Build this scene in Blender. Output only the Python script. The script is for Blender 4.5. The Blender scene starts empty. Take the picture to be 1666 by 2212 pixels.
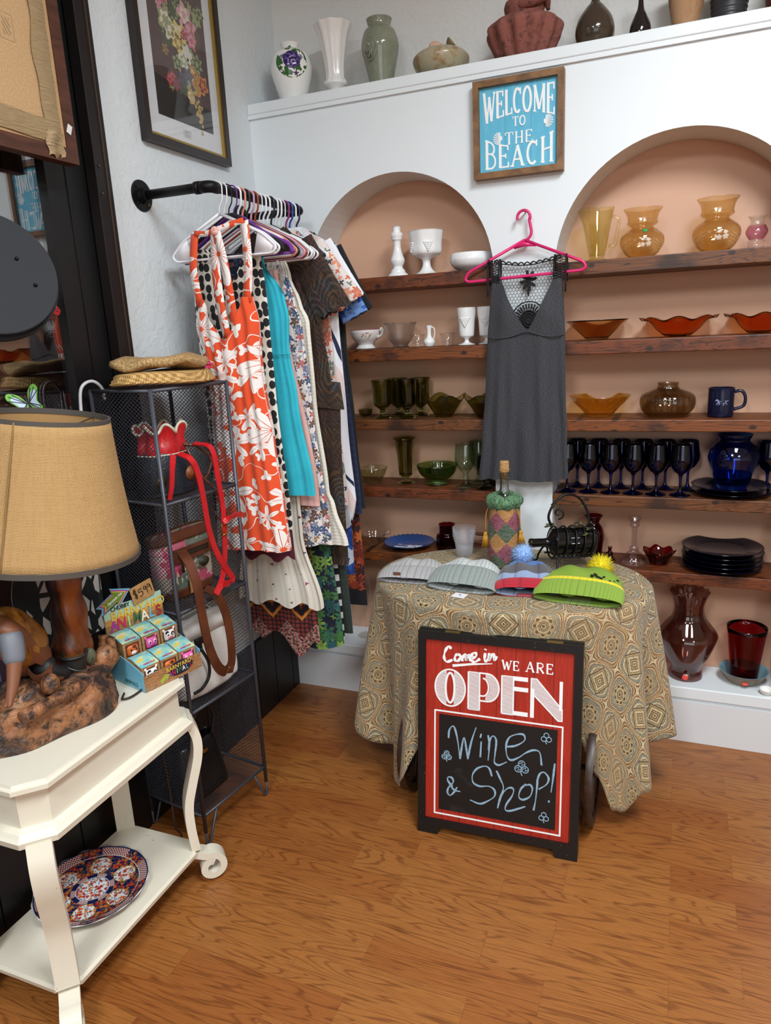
import bpy, bmesh, math, random
from mathutils import Vector as V, Matrix, noise
PI = math.pi
S = bpy.context.scene
C = S.collection
random.seed(7)

# ---------------------------------------------------------------- camera, light, exposure
cd = bpy.data.cameras.new('camera')
cam = bpy.data.objects.new('camera', cd)
C.objects.link(cam)
cd.sensor_fit = 'VERTICAL'
cd.sensor_height = 36.0
cd.lens = 1553.2 / 2212 * 36.0
cd.clip_start = 0.02
yaw, pitch, roll = -0.389577, 0.246816, -0.049392
fw = V((math.sin(yaw) * math.cos(pitch), math.cos(yaw) * math.cos(pitch), -math.sin(pitch)))
rt = V((math.cos(yaw), -math.sin(yaw), 0))
up = rt.cross(fw)
r2 = rt * math.cos(roll) + up * math.sin(roll)
u2 = up * math.cos(roll) - rt * math.sin(roll)
m = Matrix.Identity(4)
for i in range(3):
    m[i][0], m[i][1], m[i][2] = r2[i], u2[i], -fw[i]
m.translation = V((1.5141, -2.55467, 1.5))
cam.matrix_world = m
S.camera = cam

S.view_settings.view_transform = 'Standard'
S.view_settings.look = 'None'
S.view_settings.gamma = 1
S.view_settings.use_curve_mapping = False
S.view_settings.exposure = 0.35
S.cycles.use_denoising = True
S.cycles.max_bounces = 10
S.cycles.transmission_bounces = 10
S.cycles.transparent_max_bounces = 40
S.cycles.glossy_bounces = 5
S.cycles.diffuse_bounces = 4
S.cycles.caustics_reflective = False
S.cycles.sample_clamp_indirect = 6

w = bpy.data.worlds.new('world')
S.world = w
w.use_nodes = True
w.node_tree.nodes['Background'].inputs[0].default_value = (0.75, 0.85, 1.0, 1)
w.node_tree.nodes['Background'].inputs[1].default_value = 0.1

def area(name, loc, sx, sy, energy, col=(1, 0.97, 0.93), rot=(0, 0, 0)):
    l = bpy.data.lights.new(name, 'AREA')
    l.shape = 'RECTANGLE'; l.size = sx; l.size_y = sy; l.energy = energy; l.color = col
    o = bpy.data.objects.new(name, l)
    o.location = loc; o.rotation_euler = rot
    C.objects.link(o)
    return o
LAMPS = [(2.0, -1.8, 64), (1.0, -3.7, 62), (3.4, -4.4, 60)]
CEIL = 3.1
for i, (lx, ly, en) in enumerate(LAMPS):
    area('ceiling_lamp_light', (lx, ly, CEIL - 0.075), 0.55, 1.15, en, (0.90, 0.96, 1.0))
area('shop_window_daylight', (3.0, -6.6, 1.6), 3.5, 2.0, 40, (0.88, 0.95, 1.0), (math.radians(90), 0, 0))

# ---------------------------------------------------------------- helpers
def lin(c):
    if isinstance(c, str):
        c = [int(c[i:i + 2], 16) / 255 for i in (0, 2, 4)]
    return tuple(x / 12.92 if x <= 0.04045 else ((x + 0.055) / 1.055) ** 2.4 for x in c[:3]) + (1,)

class NT:
    """small node-graph helper around one material"""
    def __init__(s, name, rough=0.5, metal=0.0, **kw):
        s.m = bpy.data.materials.new(name)
        s.m.use_nodes = True
        s.t = s.m.node_tree
        s.b = s.t.nodes['Principled BSDF']
        s.b.inputs['Roughness'].default_value = rough
        s.b.inputs['Metallic'].default_value = metal
        for k, v in kw.items():
            s.b.inputs[k.replace('_', ' ')].default_value = v
    def n(s, typ, **kw):
        x = s.t.nodes.new(typ)
        for k, v in kw.items():
            setattr(x, k, v)
        return x
    def put(s, sock, v):
        if v is None: return
        if hasattr(v, 'is_output'):
            s.t.links.new(v, sock)
        else:
            if isinstance(v, str): v = lin(v)
            sock.default_value = v
    def uv(s, scale=(1, 1, 1), rot=0.0, kind='UV', loc=(0, 0, 0)):
        tc = s.n('ShaderNodeTexCoord')
        mp = s.n('ShaderNodeMapping')
        mp.inputs['Scale'].default_value = scale
        mp.inputs['Rotation'].default_value = (0, 0, rot)
        mp.inputs['Location'].default_value = loc
        s.t.links.new(tc.outputs[kind], mp.inputs[0])
        return mp.outputs[0]
    def math(s, op, a, b=None, c=None, clamp=False):
        x = s.n('ShaderNodeMath', operation=op, use_clamp=clamp)
        s.put(x.inputs[0], a); s.put(x.inputs[1], b)
        if c is not None: s.put(x.inputs[2], c)
        return x.outputs[0]
    def vmath(s, op, a, b=None, out=0):
        x = s.n('ShaderNodeVectorMath', operation=op)
        s.put(x.inputs[0], a)
        if b is not None: s.put(x.inputs[1], b)
        return x.outputs[out]
    def sep(s, v):
        x = s.n('ShaderNodeSeparateXYZ'); s.put(x.inputs[0], v); return x.outputs
    def comb(s, x=0, y=0, z=0):
        c = s.n('ShaderNodeCombineXYZ')
        s.put(c.inputs[0], x); s.put(c.inputs[1], y); s.put(c.inputs[2], z)
        return c.outputs[0]
    def noise(s, v, scale=5, detail=2, rough=0.5, dist=0.0, out=0):
        x = s.n('ShaderNodeTexNoise')
        s.put(x.inputs['Vector'], v); x.inputs['Scale'].default_value = scale
        x.inputs['Detail'].default_value = detail; x.inputs['Roughness'].default_value = rough
        x.inputs['Distortion'].default_value = dist
        return x.outputs[out]
    def wave(s, v, scale=5, dist=0.0, detail=2, dscale=1.0, typ='BANDS', direction='X', prof='SIN'):
        x = s.n('ShaderNodeTexWave', wave_type=typ, wave_profile=prof)
        if typ == 'BANDS': x.bands_direction = direction
        else: x.rings_direction = direction
        s.put(x.inputs['Vector'], v); x.inputs['Scale'].default_value = scale
        x.inputs['Distortion'].default_value = dist; x.inputs['Detail'].default_value = detail
        x.inputs['Detail Scale'].default_value = dscale
        return x.outputs['Fac']
    def vor(s, v, scale=5, feature='F1', rnd=1.0, dim='2D'):
        x = s.n('ShaderNodeTexVoronoi', voronoi_dimensions=dim, feature=feature)
        s.put(x.inputs['Vector'], v); x.inputs['Scale'].default_value = scale
        x.inputs['Randomness'].default_value = rnd
        return x.outputs
    def ramp(s, f, stops, interp='LINEAR'):
        x = s.n('ShaderNodeValToRGB')
        e = x.color_ramp; e.interpolation = interp
        while len(e.elements) < len(stops): e.elements.new(0.5)
        for el, (p, c) in zip(e.elements, stops):
            el.position = p
            el.color = lin(c) if isinstance(c, str) else (c, c, c, 1)
        s.put(x.inputs[0], f)
        return x.outputs[0]
    def mix(s, f, a, b, typ='MIX'):
        x = s.n('ShaderNodeMix', data_type='RGBA', blend_type=typ)
        s.put(x.inputs[0], f); s.put(x.inputs[6], a); s.put(x.inputs[7], b)
        return x.outputs[2]
    def lt(s, a, b): return s.math('LESS_THAN', a, b)
    def gt(s, a, b): return s.math('GREATER_THAN', a, b)
    def bump(s, h, strength=0.3, dist=0.01):
        x = s.n('ShaderNodeBump')
        x.inputs['Strength'].default_value = strength
        x.inputs['Distance'].default_value = dist
        s.put(x.inputs['Height'], h)
        s.t.links.new(x.outputs[0], s.b.inputs['Normal'])
    def col(s, c): s.put(s.b.inputs['Base Color'], c); return s
    def flower(s, v, scale, petals=5, size=0.42, rnd=0.8, depth=0.5):
        """voronoi cells holding rosettes -> (mask, petal-line mask, distance, cell colour)"""
        o = s.vor(v, scale, rnd=rnd)
        vs = s.vmath('SCALE', v); vs.node.inputs['Scale'].default_value = scale
        po = s.vmath('SCALE', o['Position']); po.node.inputs['Scale'].default_value = scale
        d = s.vmath('SUBTRACT', vs, po)
        x = s.sep(d)
        cr = s.sep(o['Color'])
        ang = s.math('ADD', s.math('ARCTAN2', x[1], x[0]), s.math('MULTIPLY', cr[0], 6.28))
        k = s.math('COSINE', s.math('MULTIPLY', ang, petals))
        r = s.math('MULTIPLY', s.math('MULTIPLY_ADD', k, depth * 0.5, 1 - depth * 0.5), s.math('MULTIPLY_ADD', cr[1], size * 0.5, size * 0.6))
        dist = o['Distance']
        mask = s.lt(dist, r)
        lines = s.lt(s.math('ABSOLUTE', s.math('SINE', s.math('MULTIPLY', ang, petals * 1.5))), s.math('DIVIDE', 0.035, s.math('MAXIMUM', dist, 0.05)))
        return mask, lines, dist, cr

def P(name, c, rough=0.5, metal=0.0, **kw):
    x = NT(name, rough, metal, **kw)
    x.b.inputs['Base Color'].default_value = lin(c)
    return x.m
def glass(name, c, rough=0.02, ior=1.45, k=0.5, **kw):
    m_ = P(name, c, rough, 0, Transmission_Weight=1.0, IOR=ior, **kw)
    q = m_.node_tree.nodes['Principled BSDF'].inputs['Base Color']
    q.default_value = tuple(v ** k for v in q.default_value[:3]) + (1,)     # a thin wall tints twice
    return m_

def thin(name, c, f0=0.05, rough=0.01, etch=None, edge=0.5, k=0.22):
    """thin-walled blown glass: tinted see-through wall with a sharp reflection"""
    x = NT(name)
    lw = x.n('ShaderNodeLayerWeight'); lw.inputs[0].default_value = 0.5
    fc = lw.outputs['Facing']
    base = tuple(v ** k for v in lin(c)[:3]) + (1,)
    dark = tuple(v ** (k * 3.2) * (1 - 0.25 * edge) for v in lin(c)[:3]) + (1,)
    tr = x.n('ShaderNodeBsdfTransparent'); gl = x.n('ShaderNodeBsdfGlossy'); gl.inputs['Roughness'].default_value = rough
    x.put(tr.inputs[0], x.mix(x.math('MULTIPLY', x.math('POWER', fc, 3.0), edge), base, dark))
    m1 = x.n('ShaderNodeMixShader')
    x.put(m1.inputs[0], x.math('MULTIPLY_ADD', x.math('POWER', fc, 4.0), 0.7, f0))
    x.t.links.new(tr.outputs[0], m1.inputs[1]); x.t.links.new(gl.outputs[0], m1.inputs[2])
    out = m1
    if etch is not None:
        df = x.n('ShaderNodeBsdfDiffuse'); df.inputs[0].default_value = tuple(0.5 + 0.5 * v for v in base[:3]) + (1,)
        m2 = x.n('ShaderNodeMixShader'); x.put(m2.inputs[0], etch(x))
        x.t.links.new(m1.outputs[0], m2.inputs[1]); x.t.links.new(df.outputs[0], m2.inputs[2]); out = m2
    x.t.links.new(out.outputs[0], x.t.nodes['Material Output'].inputs[0])
    return x.m

class B:
    """mesh collector: everything added ends up in ONE mesh object"""
    def __init__(s, M=None):
        s.v = []; s.f = []; s.mi = []; s.uv = {}; s.M = M or Matrix.Identity(4); s.lay = 0
    def add(s, vs, fs, m=0, uvs=None, M=None):
        k = len(s.v)
        T = s.M @ M if M else s.M
        s.v += [T @ V(p) for p in vs]
        for i, f in enumerate(fs):
            s.f.append([k + j for j in f]); s.mi.append(m)
        if uvs:
            for i, u in enumerate(uvs): s.uv[k + i] = u
        return s
    def box(s, c, d, rz=0.0, m=0, M=None, taper=None, ch=0.0):
        x, y, z = (q / 2 for q in d)
        if ch > 0:
            bm = bmesh.new(); bmesh.ops.create_cube(bm, size=1)
            for q in bm.verts: q.co = V((q.co.x * d[0], q.co.y * d[1], q.co.z * d[2]))
            bmesh.ops.bevel(bm, geom=bm.edges[:], offset=ch, segments=2, affect='EDGES', profile=0.5)
            bm.verts.ensure_lookup_table(); bm.verts.index_update()
            vs = [tuple(q.co) for q in bm.verts]; fs = [[q.index for q in f.verts] for f in bm.faces]
            bm.free()
        else:
            vs = [(a * x, b * y, e * z) for e in (-1, 1) for b in (-1, 1) for a in (-1, 1)]
            fs = [(0, 2, 3, 1), (4, 5, 7, 6), (0, 1, 5, 4), (2, 6, 7, 3), (0, 4, 6, 2), (1, 3, 7, 5)]
        T = Matrix.Translation(V(c)) @ Matrix.Rotation(rz, 4, 'Z')
        if M: T = T @ M
        return s.add(vs, fs, m, None, T)
    def lathe(s, prof, n=32, c=(0, 0, 0), M=None, mod=None, m=0, uvs=True):
        vs = []; fs = []; uu = []
        L = [0]
        for a, b in zip(prof, prof[1:]): L.append(L[-1] + math.hypot(b[0] - a[0], b[1] - a[1]))
        for i, (r, z) in enumerate(prof):
            for k in range(n):
                t = 2 * PI * k / n
                rr, zz = mod(t, r, z, i) if mod else (r, z)
                vs.append((rr * math.cos(t), rr * math.sin(t), zz))
                uu.append((k / n, L[i]))
        for i in range(len(prof) - 1):
            for k in range(n):
                k2 = (k + 1) % n
                fs.append((i * n + k, i * n + k2, (i + 1) * n + k2, (i + 1) * n + k))
        T = Matrix.Translation(V(c))
        if M: T = T @ M
        return s.add(vs, fs, m, uu, T)
    def tube(s, pts, r, n=8, closed=False, m=0, caps=True, flat=None, upv=None):
        pts = [V(p) for p in pts]; N = len(pts)
        R = r if isinstance(r, (list, tuple)) else [r] * N
        vs = []; fs = []; uu = []
        ref = None; L = 0
        for i, p in enumerate(pts):
            if closed: t = pts[(i + 1) % N] - pts[i - 1]
            else: t = pts[min(i + 1, N - 1)] - pts[max(i - 1, 0)]
            if t.length < 1e-9: t = V((0, 0, 1))
            t.normalize()
            if upv is not None: a = V(upv) - t * V(upv).dot(t)
            elif ref is None:
                a = V((0, 0, 1)) if abs(t.z) < 0.9 else V((1, 0, 0)); a = a - t * a.dot(t)
            else: a = ref - t * ref.dot(t)
            if a.length < 1e-6: a = t.orthogonal()
            a.normalize(); ref = a; b = t.cross(a)
            if i: L += (p - pts[i - 1]).length
            for k in range(n):
                q = 2 * PI * (k + 0.5) / n
                vs.append(p + (a * math.cos(q) * (flat if flat else 1) + b * math.sin(q)) * R[i])
                uu.append((k / n, L))
        for i in range(N if closed else N - 1):
            j = (i + 1) % N
            for k in range(n):
                k2 = (k + 1) % n
                fs.append((i * n + k, i * n + k2, j * n + k2, j * n + k))
        if caps and not closed:
            fs.append(tuple(range(n))[::-1]); fs.append(tuple((N - 1) * n + k for k in range(n)))
        return s.add(vs, fs, m, uu)
    def ribbon(s, pts, wv, w, th=0.0015, m=0):
        """flat strap along pts; wv = width direction (or list of them)"""
        pts = [V(p) for p in pts]; N = len(pts); vs = []; fs = []
        for i, p in enumerate(pts):
            t = (pts[min(i + 1, N - 1)] - pts[max(i - 1, 0)]).normalized()
            a = V(wv[i] if isinstance(wv, list) else wv); a = (a - t * a.dot(t)).normalized(); b = t.cross(a)
            ww = w[i] if isinstance(w, (list, tuple)) else w
            vs += [p + a * ww / 2 + b * th / 2, p - a * ww / 2 + b * th / 2, p - a * ww / 2 - b * th / 2, p + a * ww / 2 - b * th / 2]
        for i in range(N - 1):
            for k in range(4):
                k2 = (k + 1) % 4
                fs.append((i * 4 + k, i * 4 + k2, i * 4 + 4 + k2, i * 4 + 4 + k))
        fs.append((3, 2, 1, 0)); fs.append(tuple(N * 4 - 4 + k for k in range(4)))
        return s.add(vs, fs, m, [(p[0], p[2]) for p in vs])
    def grid(s, nu, nv, fn, m=0, cu=False, uvf=None):
        vs = []; fs = []; uu = []
        for j in range(nv):
            for i in range(nu):
                u = i / (nu if cu else nu - 1); v = j / (nv - 1)
                vs.append(fn(u, v)); uu.append(uvf(u, v) if uvf else (u, v))
        for j in range(nv - 1):
            for i in range(nu if cu else nu - 1):
                i2 = (i + 1) % nu
                fs.append((j * nu + i, j * nu + i2, (j + 1) * nu + i2, (j + 1) * nu + i))
        return s.add(vs, fs, m, uu)
    def prism(s, pts, h, M=None, m=0, z0=0.0):
        n = len(pts)
        vs = [(x, y, z0) for x, y in pts] + [(x, y, z0 + h) for x, y in pts]
        fs = [tuple(range(n))[::-1], tuple(range(n, 2 * n))] + [(i, (i + 1) % n, n + (i + 1) % n, n + i) for i in range(n)]
        return s.add(vs, fs, m, [(x, y) for x, y in pts] * 2, M)
    def ell(s, c, r, n=16, k=10, M=None, m=0):
        prof = [(max(1e-4, math.sin(PI * i / k)), -math.cos(PI * i / k)) for i in range(k + 1)]
        T = Matrix.Translation(V(c))
        if M: T = T @ M
        return s.lathe(prof, n, (0, 0, 0), T @ Matrix.Diagonal((*r, 1)), m=m)
    def strip(s, pts, w, M=None, m=0, th=0.0008):
        """2-d brush stroke (polyline with width) as a thin raised ribbon in the local xy plane"""
        N = len(pts); vs = []; fs = []
        s.lay += 1; th = th + (s.lay % 60) * 1.2e-5      # overlapping strokes never coplanar
        for i, p in enumerate(pts):
            a = pts[max(i - 1, 0)]; b = pts[min(i + 1, N - 1)]
            dx, dy = b[0] - a[0], b[1] - a[1]; l = math.hypot(dx, dy) or 1
            ww = (w[i] if isinstance(w, (list, tuple)) else w) / 2
            nx, ny = -dy / l * ww, dx / l * ww
            vs += [(p[0] + nx, p[1] + ny, 0), (p[0] - nx, p[1] - ny, 0), (p[0] - nx, p[1] - ny, th), (p[0] + nx, p[1] + ny, th)]
        for i in range(N - 1):
            for k in range(4):
                k2 = (k + 1) % 4
                fs.append((i * 4 + k, i * 4 + k2, i * 4 + 4 + k2, i * 4 + 4 + k))
        fs.append((3, 2, 1, 0)); fs.append(tuple(N * 4 - 4 + k for k in range(4)))
        return s.add(vs, fs, m, None, M)
    def o(s, name, mats, parent=None, smooth=True, loc=None, rot=None, angle=None, sub=0, solid=0.0):
        me = bpy.data.meshes.new(name)
        me.from_pydata([tuple(p) for p in s.v], [], s.f)
        if not isinstance(mats, (list, tuple)): mats = [mats]
        for q in mats: me.materials.append(q)
        me.polygons.foreach_set('material_index', s.mi)
        if s.uv:
            L = me.uv_layers.new(name='UVMap')
            for lp in me.loops:
                L.data[lp.index].uv = s.uv.get(lp.vertex_index, (0, 0))
            for p in me.polygons:       # seam of closed lathes
                us = [L.data[i].uv[0] for i in p.loop_indices]
                if max(us) - min(us) > 0.7 and max(us) <= 1.0:
                    for i in p.loop_indices:
                        if L.data[i].uv[0] < 0.3: L.data[i].uv[0] += 1
        bm = bmesh.new(); bm.from_mesh(me)
        bmesh.ops.recalc_face_normals(bm, faces=bm.faces[:])
        bm.to_mesh(me); bm.free()
        if smooth: me.shade_smooth()
        if smooth and angle: me.set_sharp_from_angle(angle=math.radians(angle))
        ob = bpy.data.objects.new(name, me)
        C.objects.link(ob)
        if parent: ob.parent = parent
        if loc: ob.location = loc
        if rot: ob.rotation_euler = rot
        if solid:
            md = ob.modifiers.new('solid', 'SOLIDIFY'); md.thickness = solid; md.offset = 0
        if sub:
            md = ob.modifiers.new('sub', 'SUBSURF'); md.levels = sub; md.render_levels = sub
        return ob

def thing(name, label, cat, loc=(0, 0, 0), rz=0.0, group=None):
    o = bpy.data.objects.new(name, None)
    o.empty_display_size = 0.05
    C.objects.link(o); o.location = loc; o.rotation_euler = (0, 0, rz)
    return tag(o, label, cat, group)
def tag(o, label, cat, group=None):
    o['label'] = label; o['category'] = cat
    if group: o['group'] = group
    return o
def struct(o, label=None):
    o['kind'] = 'structure'
    if label: o['label'] = label
    return o
def at(o, loc, rz=0.0):
    o.location = loc; o.rotation_euler = (0, 0, rz); return o
def cr(ctrl, n=6):
    """Catmull-Rom through control points"""
    out = []
    P_ = [V(p) for p in ctrl]
    P_ = [P_[0] * 2 - P_[1]] + P_ + [P_[-1] * 2 - P_[-2]]
    for i in range(1, len(P_) - 2):
        a, b, c, d = P_[i - 1:i + 3]
        for k in range(n):
            t = k / n
            out.append(0.5 * ((2 * b) + (c - a) * t + (2 * a - 5 * b + 4 * c - d) * t * t + (3 * b - a - 3 * c + d) * t ** 3))
    out.append(P_[-2])
    return out
def lerp(a, b, t): return a + (b - a) * t
def key(ks, x):
    """piecewise smooth interpolation through (x, value) keys"""
    if x <= ks[0][0]: return ks[0][1]
    for (a, p), (b, q) in zip(ks, ks[1:]):
        if x <= b:
            t = (x - a) / (b - a); t = t * t * (3 - 2 * t)
            return p + (q - p) * t
    return ks[-1][1]
def pipe2(pts, rad):
    """round the corners of a polyline"""
    out = [V(pts[0])]
    for a, b, c in zip(pts, pts[1:], pts[2:]):
        a, b, c = V(a), V(b), V(c)
        r = min(rad, (a - b).length * 0.49, (c - b).length * 0.49)
        p = b + (a - b).normalized() * r; q = b + (c - b).normalized() * r
        for k in range(6):
            t = k / 5
            out.append(p * (1 - t) ** 2 + b * 2 * t * (1 - t) + q * t * t)
    out.append(V(pts[-1]))
    return out
def text_mesh(name, body, size, mat, M, parent=None, sx=1.0, ext=0.0006, align='CENTER', shear=0.0, offset=0.0):
    cu = bpy.data.curves.new(name, 'FONT')
    cu.body = body; cu.size = size; cu.extrude = ext; cu.align_x = align; cu.align_y = 'CENTER'; cu.shear = shear; cu.offset = offset
    t = bpy.data.objects.new('tmp', cu); C.objects.link(t)
    dg = bpy.context.evaluated_depsgraph_get()
    me = bpy.data.meshes.new_from_object(t.evaluated_get(dg))
    bpy.data.objects.remove(t)
    me.transform(M @ Matrix.Diagonal((sx, 1, 1, 1)))
    me.materials.clear(); me.materials.append(mat)
    me.name = name
    ob = bpy.data.objects.new(name, me); C.objects.link(ob)
    if parent: ob.parent = parent
    return ob
def frame(o, x, y):
    """matrix whose local x,y axes lie along x,y with the origin at o"""
    x = V(x).normalized(); y = V(y); y = (y - x * y.dot(x)).normalized(); z = x.cross(y)
    M = Matrix.Identity(4)
    for i in range(3): M[i][0], M[i][1], M[i][2], M[i][3] = x[i], y[i], z[i], o[i]
    return M

# ---------------------------------------------------------------- room materials
def m_plaster(name, c, scale=34, strength=0.35):
    x = NT(name, 0.55)
    g = x.uv(kind='Object')
    a = x.noise(g, scale, 3, 0.5, 0.8)
    b = x.ramp(a, [(0.47, 0.0), (0.53, 1.0)])
    x.bump(b, strength, 0.004)
    x.b.inputs['Base Color'].default_value = lin(c)
    return x.m
M_wall = m_plaster('white_knockdown_plaster', 'd9e0e3', 34, 0.22)
M_wallup = m_plaster('grey_white_plaster', 'd9d8d4', 34, 0.2)
M_white = P('satin_white_paint', 'e3eaed', 0.4)
M_peach = P('peach_paint', 'd6a98c', 0.6)
M_black = P('black_wainscot_paint', '0c0c0e', 0.45)
M_bronze = P('dark_bronze_aluminium', '1e1816', 0.4, 0.3)
M_black_al = P('black_aluminium', '09090a', 0.5)

def m_floor():
    x = NT('oak_laminate', 0.33)
    g = x.uv(kind='Object')
    s = x.sep(g)
    br = x.n('ShaderNodeTexBrick', offset=0.37, offset_frequency=2)
    x.put(br.inputs['Vector'], g)
    br.inputs['Scale'].default_value = 1.0
    br.inputs['Brick Width'].default_value = 0.43; br.inputs['Row Height'].default_value = 0.0975
    br.inputs['Mortar Size'].default_value = 0.0006; br.inputs['Mortar Smooth'].default_value = 0.6
    br.inputs['Color1'].default_value = (0, 0, 0, 1); br.inputs['Color2'].default_value = (1, 1, 1, 1)
    br.inputs['Mortar'].default_value = (0.3, 0.3, 0.3, 1); br.inputs['Bias'].default_value = -0.2
    tone = x.ramp(br.outputs['Color'], [(0.0, '9d6430'), (0.5, '985d2b'), (0.72, '905426'), (0.82, '83481f'), (0.9, '733a1a'), (1.0, '67311a')])
    off = x.math('MULTIPLY', br.outputs['Color'], 37.0)
    v = x.comb(x.math('ADD', x.math('MULTIPLY', s[0], 1.0), off), x.math('ADD', x.math('MULTIPLY', s[1], 9.0), off), 0)
    gr = x.noise(v, 1.6, 2, 0.45, 0.6)
    v2 = x.comb(x.math('MULTIPLY', s[0], 9.0), x.math('MULTIPLY', s[1], 260.0), 0)
    fine = x.noise(v2, 1.5, 3, 0.65)
    rings = x.math('SINE', x.math('MULTIPLY', gr, 95.0))
    rg = x.ramp(rings, [(0.0, 0.0), (0.5, 0.05), (1.0, 1.0)])
    c = x.mix(x.math('MULTIPLY', x.math('MULTIPLY', rg, x.ramp(fine, [(0.3, 0.2), (0.6, 1.0)])), 0.75), tone, '5c2c0e')
    c = x.mix(x.ramp(fine, [(0.45, 0.0), (0.75, 0.6)]), c, '5e3010')
    c = x.mix(x.math('MULTIPLY', br.outputs['Fac'], 0.5), c, '4a2410')
    # pale scuffs of wear
    sc = x.ramp(x.noise(g, 70, 2, 0.5), [(0.79, 0.0), (0.8, 1.0)])
    big = x.ramp(x.noise(g, 1.3, 1), [(0.55, 0.0), (0.7, 1.0)])
    c = x.mix(x.math('MULTIPLY', x.math('MULTIPLY', sc, big), 0.6), c, '6a6a66')
    x.col(c)
    x.put(x.b.inputs['Roughness'], x.math('MULTIPLY_ADD', fine, 0.25, 0.25))
    x.bump(fine, 0.06, 0.002)
    return x.m
M_floor = m_floor()

def m_shelfwood(name, a, b, c, seed):
    x = NT(name, 0.5)
    g = x.uv(kind='Object', loc=(seed, seed * 0.37, 0))
    s = x.sep(g)
    v = x.comb(x.math('MULTIPLY', s[0], 1.0), x.math('MULTIPLY', s[1], 8.0), x.math('MULTIPLY', s[2], 12.0))
    n1 = x.noise(v, 3.0, 2, 0.5, 1.2)
    ring = x.math('SINE', x.math('MULTIPLY', n1, 55.0))
    col = x.mix(x.ramp(ring, [(0.0, 0.0), (0.6, 0.25), (1.0, 1.0)]), a, b)
    blot = x.ramp(x.noise(g, 7, 3, 0.6), [(0.5, 0.0), (0.7, 0.85)])
    col = x.mix(blot, col, c)
    kn = x.vor(x.comb(x.math('MULTIPLY', s[0], 1.0), x.math('MULTIPLY', s[2], 1.6), 0), 7.0)
    col = x.mix(x.ramp(kn['Distance'], [(0.0, 0.95), (0.06, 0.85), (0.1, 0.0)]), col, '1d0e08')
    x.col(col)
    fb = x.noise(x.comb(x.math('MULTIPLY', s[0], 6.0), x.math('MULTIPLY', s[1], 90.0), x.math('MULTIPLY', s[2], 90.0)), 2, 2)
    x.bump(fb, 0.15, 0.002)
    return x.m
M_shelf = [m_shelfwood('stained_pine_%s' % k, a, b, c, i * 3.7) for i, (k, a, b, c) in enumerate((
    ('red', '6f3718', '3a1a0b', '26120a'), ('walnut', '6c3f1e', '361c0d', '25140c'), ('amber', '784018', '46220d', '28140b')))]

# ---------------------------------------------------------------- room shell
XR, YF = 5.2, -7.0
NL, NR = (0.20, 0.91, 1.68), (1.117, 1.88, 1.67)   # niches: x0, x1, spring height
ND = 0.19
struct(B().box((2.5, -3.4, -0.05), (5.6, 7.4, 0.1)).o('floor', M_floor, smooth=False))
struct(B().box((2.5, -3.4, CEIL + 0.05), (5.6, 7.4, 0.1)).o('ceiling', P('ceiling_white', 'e4e4e0', 0.9), smooth=False))
struct(B().box((XR + 0.06, -3.4, CEIL / 2), (0.12, 7.4, CEIL)).o('wall_right', P('cream_wall', 'b9ab98', 0.8), smooth=False))
struct(B().box((2.5, YF - 0.06, CEIL / 2), (5.6, 0.12, CEIL)).o('wall_front', P('taupe_wall', '8d8278', 0.8), smooth=False))
struct(B().box((-0.06, -0.287, CEIL / 2), (0.12, 1.054, CEIL)).o('wall_left', M_wall, smooth=False), 'white knockdown plaster wall with the pipe rail and floral picture')
struct(B().box((2.5, 0.295, 2.7), (5.6, 0.12, 0.8)).o('wall_back', M_wallup, smooth=False), 'upper textured wall behind the row of vases')

def arched_wall():
    b = B(); z0, z1 = 0.0, 2.29; xe = XR
    def quad(xa, xb, za, zb): b.add([(xa, 0, za), (xb, 0, za), (xb, 0, zb), (xa, 0, zb)], [(0, 1, 2, 3)])
    x = 0.0
    for (xa, xb, sp) in (NL, NR):
        quad(x, xa, z0, z1); x = xb
        quad(xa, xb, z0, 0.2)
        N = 40; r = (xb - xa) / 2; xc = (xa + xb) / 2
        arc = [(xc - r * math.cos(PI * i / N), sp + r * math.sin(PI * i / N)) for i in range(N + 1)]
        for (a, c), (e, f) in zip(arc, arc[1:]):
            b.add([(a, 0, c), (e, 0, f), (e, 0, z1), (a, 0, z1)], [(0, 1, 2, 3)])
        rim = [(xa, 0.2)] + arc + [(xb, 0.2)]
        for (a, c), (e, f) in zip(rim, rim[1:]):
            b.add([(a, 0, c), (e, 0, f), (e, ND, f), (a, ND, c)], [(0, 1, 2, 3)])
    quad(x, xe, z0, z1)
    # top and back of the solid
    b.add([(0, 0, z1), (xe, 0, z1), (xe, 0.235, z1), (0, 0.235, z1)], [(0, 1, 2, 3)])
    b.add([(0, 0.235, z0), (xe, 0.235, z0), (xe, 0.235, z1), (0, 0.235, z1)], [(0, 1, 2, 3)])
    return b
aw = arched_wall().o('wall_niches', M_white, smooth=True, angle=35)
struct(aw, 'white wall with two round-arched display niches')
for k, (xa, xb, sp) in enumerate((NL, NR)):
    struct(B().box(((xa + xb) / 2, ND + 0.012, 1.15), (xb - xa + 0.02, 0.022, 2.0)).o('wall_niche_back', M_peach, smooth=False),
           ('peach painted back of the left arched niche', 'peach painted back of the right arched niche')[k])
t1 = struct(B().box((XR / 2, 0.1105, 2.308), (XR, 0.247, 0.036), ch=0.004).o('trim_1', M_white, smooth=False), 'white ledge board on top of the arched wall')
struct(B().box((XR / 2, -0.004, 2.283), (XR, 0.012, 0.014)).o('trim_2', M_white, smooth=False))
struct(B().box((XR / 2, 0.089, 0.193), (XR, 0.202, 0.044), ch=0.004).o('trim_3', M_white, smooth=False), 'white sill board along the bottom of the niches')
struct(B().box((XR / 2, -0.004, 0.08), (XR, 0.012, 0.16)).o('baseboard_back', P('white_base_paint', 'dcdfe2', 0.45), smooth=False))

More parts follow.
